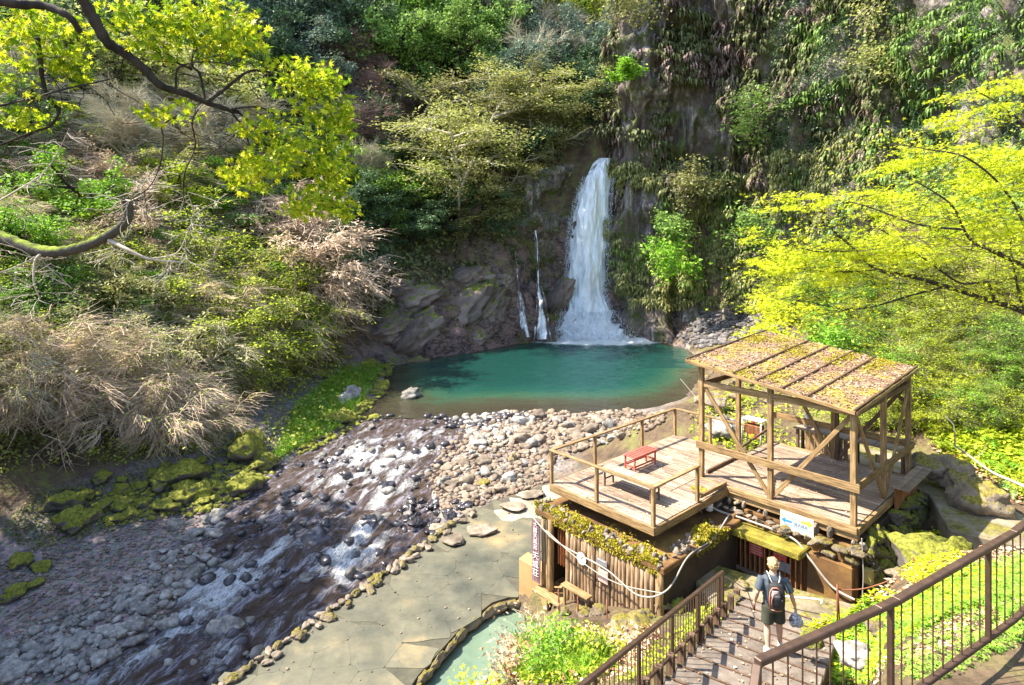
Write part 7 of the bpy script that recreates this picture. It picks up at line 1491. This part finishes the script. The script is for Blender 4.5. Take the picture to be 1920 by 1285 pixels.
for s_, e_, w_ in ((shL, elL, wrL), (shR, elR, wrR)):
    mb.tube([s_, s_.lerp(e_, .5), e_, e_.lerp(w_, .35), w_], [.055, .047, .04, .041, .027], 12)
    d = (w_ - e_).normalized(); pal = w_ + d * .085; mb.tube([w_, w_ + d * .03, pal], [.026, .036, .034], 10, ell=(.55, 1.15))
    side = Vector((0, 1, 0))
    for f, (off, L) in enumerate(((-.028, .062), (-.01, .072), (.01, .068), (.027, .052))):
        b = pal + side * off; k1 = b + d * L * .45; k2 = k1 + (d + Vector((-.5 if s_.x > 0 else .5, 0, 0))).normalized() * L * .35; mb.tube([b - d * .02, b, k1, k2], [.0095, .0095, .009, .007], 6)
    tb_ = w_ + d * .02 + side * .025; mb.tube([tb_, tb_ + d * .035 + side * .025, tb_ + d * .065 + side * .02], [.012, .011, .008], 6)
mb.rings([((0, .01, 1.5), .04, .045), ((0, .015, 1.545), .062, .078), ((0, .012, 1.6), .074, .092), ((0, .008, 1.66), .078, .096), ((0, .004, 1.71), .066, .08), ((0, 0, 1.745), .03, .04)], 20)
mb.tube([(0, .1, 1.62), (0, .125, 1.6), (0, .105, 1.585)], [.01, .016, .01], 8)
for sx in (-1, 1): mb.tube([(sx * .074, .0, 1.585), (sx * .088, -.005, 1.61), (sx * .08, 0, 1.64)], [.008, .014, .01], 6)
fin(mb.build('body', m_skin), .009)
for sx in (-1, 1):
    mb = MB(); mb.rings([((sx * .03, .094, 1.628 + .011 * math.sin(a)), .012 * math.cos(a) + .001, .008 * math.cos(a) + .001) for a in np.linspace(-1.5, 1.5, 6)], 8); o = mb.build('eye', m_mesh, None, True); o.parent = pe
o = MB().tube([(-.022, .1, 1.562), (0, .106, 1.56), (.022, .1, 1.562)], .005, 6).build('mouth', m_orange, None, True); o.parent = pe
mb = MB(); mb.rings([((0, .0, 1.565), .072, .08), ((0, -.012, 1.6), .086, .092), ((0, -.008, 1.66), .094, .104), ((0, 0, 1.715), .086, .098), ((0, .0, 1.755), .058, .068), ((0, 0, 1.775), .02, .025)], 22)
rgp = np.random.default_rng(5)
for i in range(90):
    a, e_ = rgp.random() * 6.28, rgp.uniform(-.2, 1.5); n_ = Vector((math.cos(a) * math.cos(e_), math.sin(a) * math.cos(e_), math.sin(e_)))
    if n_.y > .45 and e_ < .6: continue
    c = Vector((0, -.003, 1.66)) + Vector((n_.x * .085, n_.y * .095, n_.z * .1)); mb.tube([c, c + n_ * .012 + Vector((rgp.normal(0, .012), rgp.normal(0, .012), .004)), c + n_ * .018 + Vector((rgp.normal(0, .02), rgp.normal(0, .02), -.012))], [.014, .011, .004], 5)
o = fin(mb.build('hair', m_hair), .007, it=2)
# shirt
mb = MB(); mb.rings([((0, 0, .93), .185, .135), ((0, 0, 1.0), .18, .13), ((0, 0, 1.15), .175, .125), ((0, 0, 1.3), .2, .135), ((0, 0, 1.4), .195, .115), ((0, 0, 1.455), .12, .085), ((0, 0, 1.475), .075, .075)], 20)
for s_, e_ in ((shL, elL), (shR, elR)): mb.tube([s_ + Vector((0, 0, .01)), s_.lerp(e_, .4), s_.lerp(e_, .8)], [.072, .078, .08], 14)
fin(mb.build('shirt', m_shirt), .011)
mb = MB(); mb.rings([((0, 0, .79), .17, .13), ((0, 0, .86), .19, .14), ((0, 0, .96), .172, .128)], 20)
for h, k, sx in ((hipL, kneL, -1), (hipR, kneR, 1)):
    h, k = Vector(h), Vector(k); mb.tube([h + Vector((0, 0, -.02)), h.lerp(k, .45), h.lerp(k, .82)], [.11, .112, .115], 16)
fin(mb.build('shorts', m_short), .011)
for a, t_ in ((ankL, toeL), (ankR, toeR)):
    a, t_ = Vector(a), Vector(t_); d = (t_ - a); d.z = 0; d.normalize(); g = Vector((a.x, a.y, 0)); ang = math.atan2(d.y, d.x) - math.pi / 2
    z0 = 0
    mb = MB(); mb.rings([(g + d * .06 + Vector((0, 0, .022)), .047, .135, ang), (g + d * .06 + Vector((0, 0, .045)), .05, .135, ang), (g + d * .045 + Vector((0, 0, .075)), .044, .11, ang), (g + d * .005 + Vector((0, 0, .1)), .042, .06, ang), (g + Vector((0, 0, .125)), .042, .048, ang)], 16)
    o = fin(mb.build('shoe', m_shoe), .009, it=2); mb = MB(); mb.rings([(g + d * .06 + Vector((0, 0, 0)), .05, .14, ang), (g + d * .06 + Vector((0, 0, .025)), .052, .143, ang)], 16); o = mb.build('sole', m_sole, None, True); o.parent = pe
    o = MB().tube([(a.x, a.y, .1), (a.x, a.y, .16)], .044, 12).build('sock', m_shoe, None, True); o.parent = pe
bp = empty('backpack', pe.matrix_world @ Vector((0, 0, 0))); bp.location = pe.location; bp.rotation_euler = pe.rotation_euler; tag(bp, 'black backpack with orange trim and grey mesh, worn by the walker', 'backpack')
mb = MB(); mb.rings([((.01, -.2, .95), .12, .05), ((.01, -.215, .99), .15, .085), ((.01, -.225, 1.12), .155, .1), ((.01, -.215, 1.28), .15, .09), ((.01, -.19, 1.38), .12, .06), ((.01, -.17, 1.41), .06, .03)], 16); fin(mb.build('sack', m_pack), .011, bp, 3)
mb = MB(); mb.rings([((-.01, -.29, 1.0), .1, .03), ((-.01, -.31, 1.06), .11, .045), ((-.01, -.305, 1.18), .1, .045), ((-.01, -.29, 1.25), .06, .03)], 14); fin(mb.build('pocket', m_pack), .01, bp, 3)
mb = MB(); mb.rings([((-.02, -.3, 1.16), .07, .03), ((-.02, -.31, 1.22), .085, .034), ((-.02, -.29, 1.31), .06, .03)], 14); fin(mb.build('mesh_panel', m_mesh), .01, bp, 3)
def strand(pts, r_, mt, nm): o = MB().tube(pts, r_, 6).build(nm, mt, None, True); o.parent = bp
strand([(-.12, -.3, .99), (-.13, -.31, 1.15), (-.12, -.3, 1.28), (-.07, -.28, 1.35), (.0, -.28, 1.36), (.06, -.285, 1.32)], .009, m_orange, 'trim'); strand([(-.09, -.34, 1.02), (-.1, -.35, 1.16), (-.06, -.335, 1.27), (0, -.33, 1.29)], .006, m_orange, 'trim'); strand([(-.1, -.3, .965), (0, -.31, .95), (.08, -.3, .96)], .007, m_orange, 'trim')
for sx in (-1, 1):
    strand([(sx * .09, -.18, 1.36), (sx * .11, -.12, 1.46), (sx * .125, .0, 1.485), (sx * .13, .12, 1.4), (sx * .15, .15, 1.2), (sx * .17, .06, 1.05), (sx * .14, -.14, 1.0)], .016, m_pack, 'strap'); strand([(sx * .05, -.19, 1.39), (sx * .085, -.135, 1.45), (sx * .1, -.06, 1.5), (sx * .115, .02, 1.5)], .009, m_shoe, 'piping')
strand([(-.05, -.19, 1.38), (0, -.2, 1.36), (.05, -.19, 1.38)], .009, m_shoe, 'piping'); strand([(.07, -.33, 1.14), (.09, -.32, 1.17), (.12, -.29, 1.12)], .006, m_mesh, 'cord')
# plastic bag in the right hand, small dark thing in the left
m_plast, nt_, b_ = newmat('plastic_bag'); nt_.links.new(ramp(nt_, noise(nt_, coords(nt_), 14, 5, .7, 1), [(.4, (.1, .1, .13)), (.5, (.4, .45, .52)), (.62, (.75, .78, .82))]), b_.inputs['Base Color']); b_.inputs['Roughness'].default_value = .25; b_.inputs['Alpha'].default_value = .8
M = Matrix.Translation(pe.location) @ Euler((0, 0, R(-12))).to_matrix().to_4x4()
bg = empty('plastic_bag', M @ Vector((.4, .05, .8))); bg.rotation_euler = (0, 0, R(-12)); tag(bg, 'knotted translucent shopping bag with dark contents hanging from the walker\'s right hand', 'bag')
mb = MB(); mb.rings([((0, 0, .02), .012, .012), ((0, 0, -.05), .03, .025), ((.01, 0, -.1), .09, .06), ((.01, 0, -.18), .125, .09), ((.01, 0, -.26), .12, .085), ((.01, 0, -.31), .06, .04)], 22)
mb.v = [tuple(Vector(v) * (1 + .09 * float(vnoise(np.array([[v[0] * 22, v[1] * 22, v[2] * 22]]), 3)[0]))) for v in mb.v]; o = mb.build('sack', m_plast, None, True); o.parent = bg
o = MB().rings([((.01, 0, -.29), .05, .04), ((.01, 0, -.25), .09, .065), ((.0, 0, -.17), .07, .05), ((0, 0, -.15), .02, .02)], 12).build('contents', m_pack, None, True); o.parent = bg
o = MB().tube([(0, 0, 0), (-.01, 0, .04), (.0, .01, .08)], [.012, .02, .01], 8).build('handle', m_plast, None, True); o.parent = bg
wl_ = empty('dark_bottle', M @ Vector((-.32, .09, .8))); tag(wl_, 'small dark reddish item held in the walker\'s left hand', 'bottle')
o = MB().rings([((0, 0, -.11), .02, .02), ((0, 0, .03), .022, .022), ((0, 0, .05), .01, .01), ((0, 0, .07), .01, .01)], 10).build('bottle_body', m_rust, None, True); o.parent = wl_
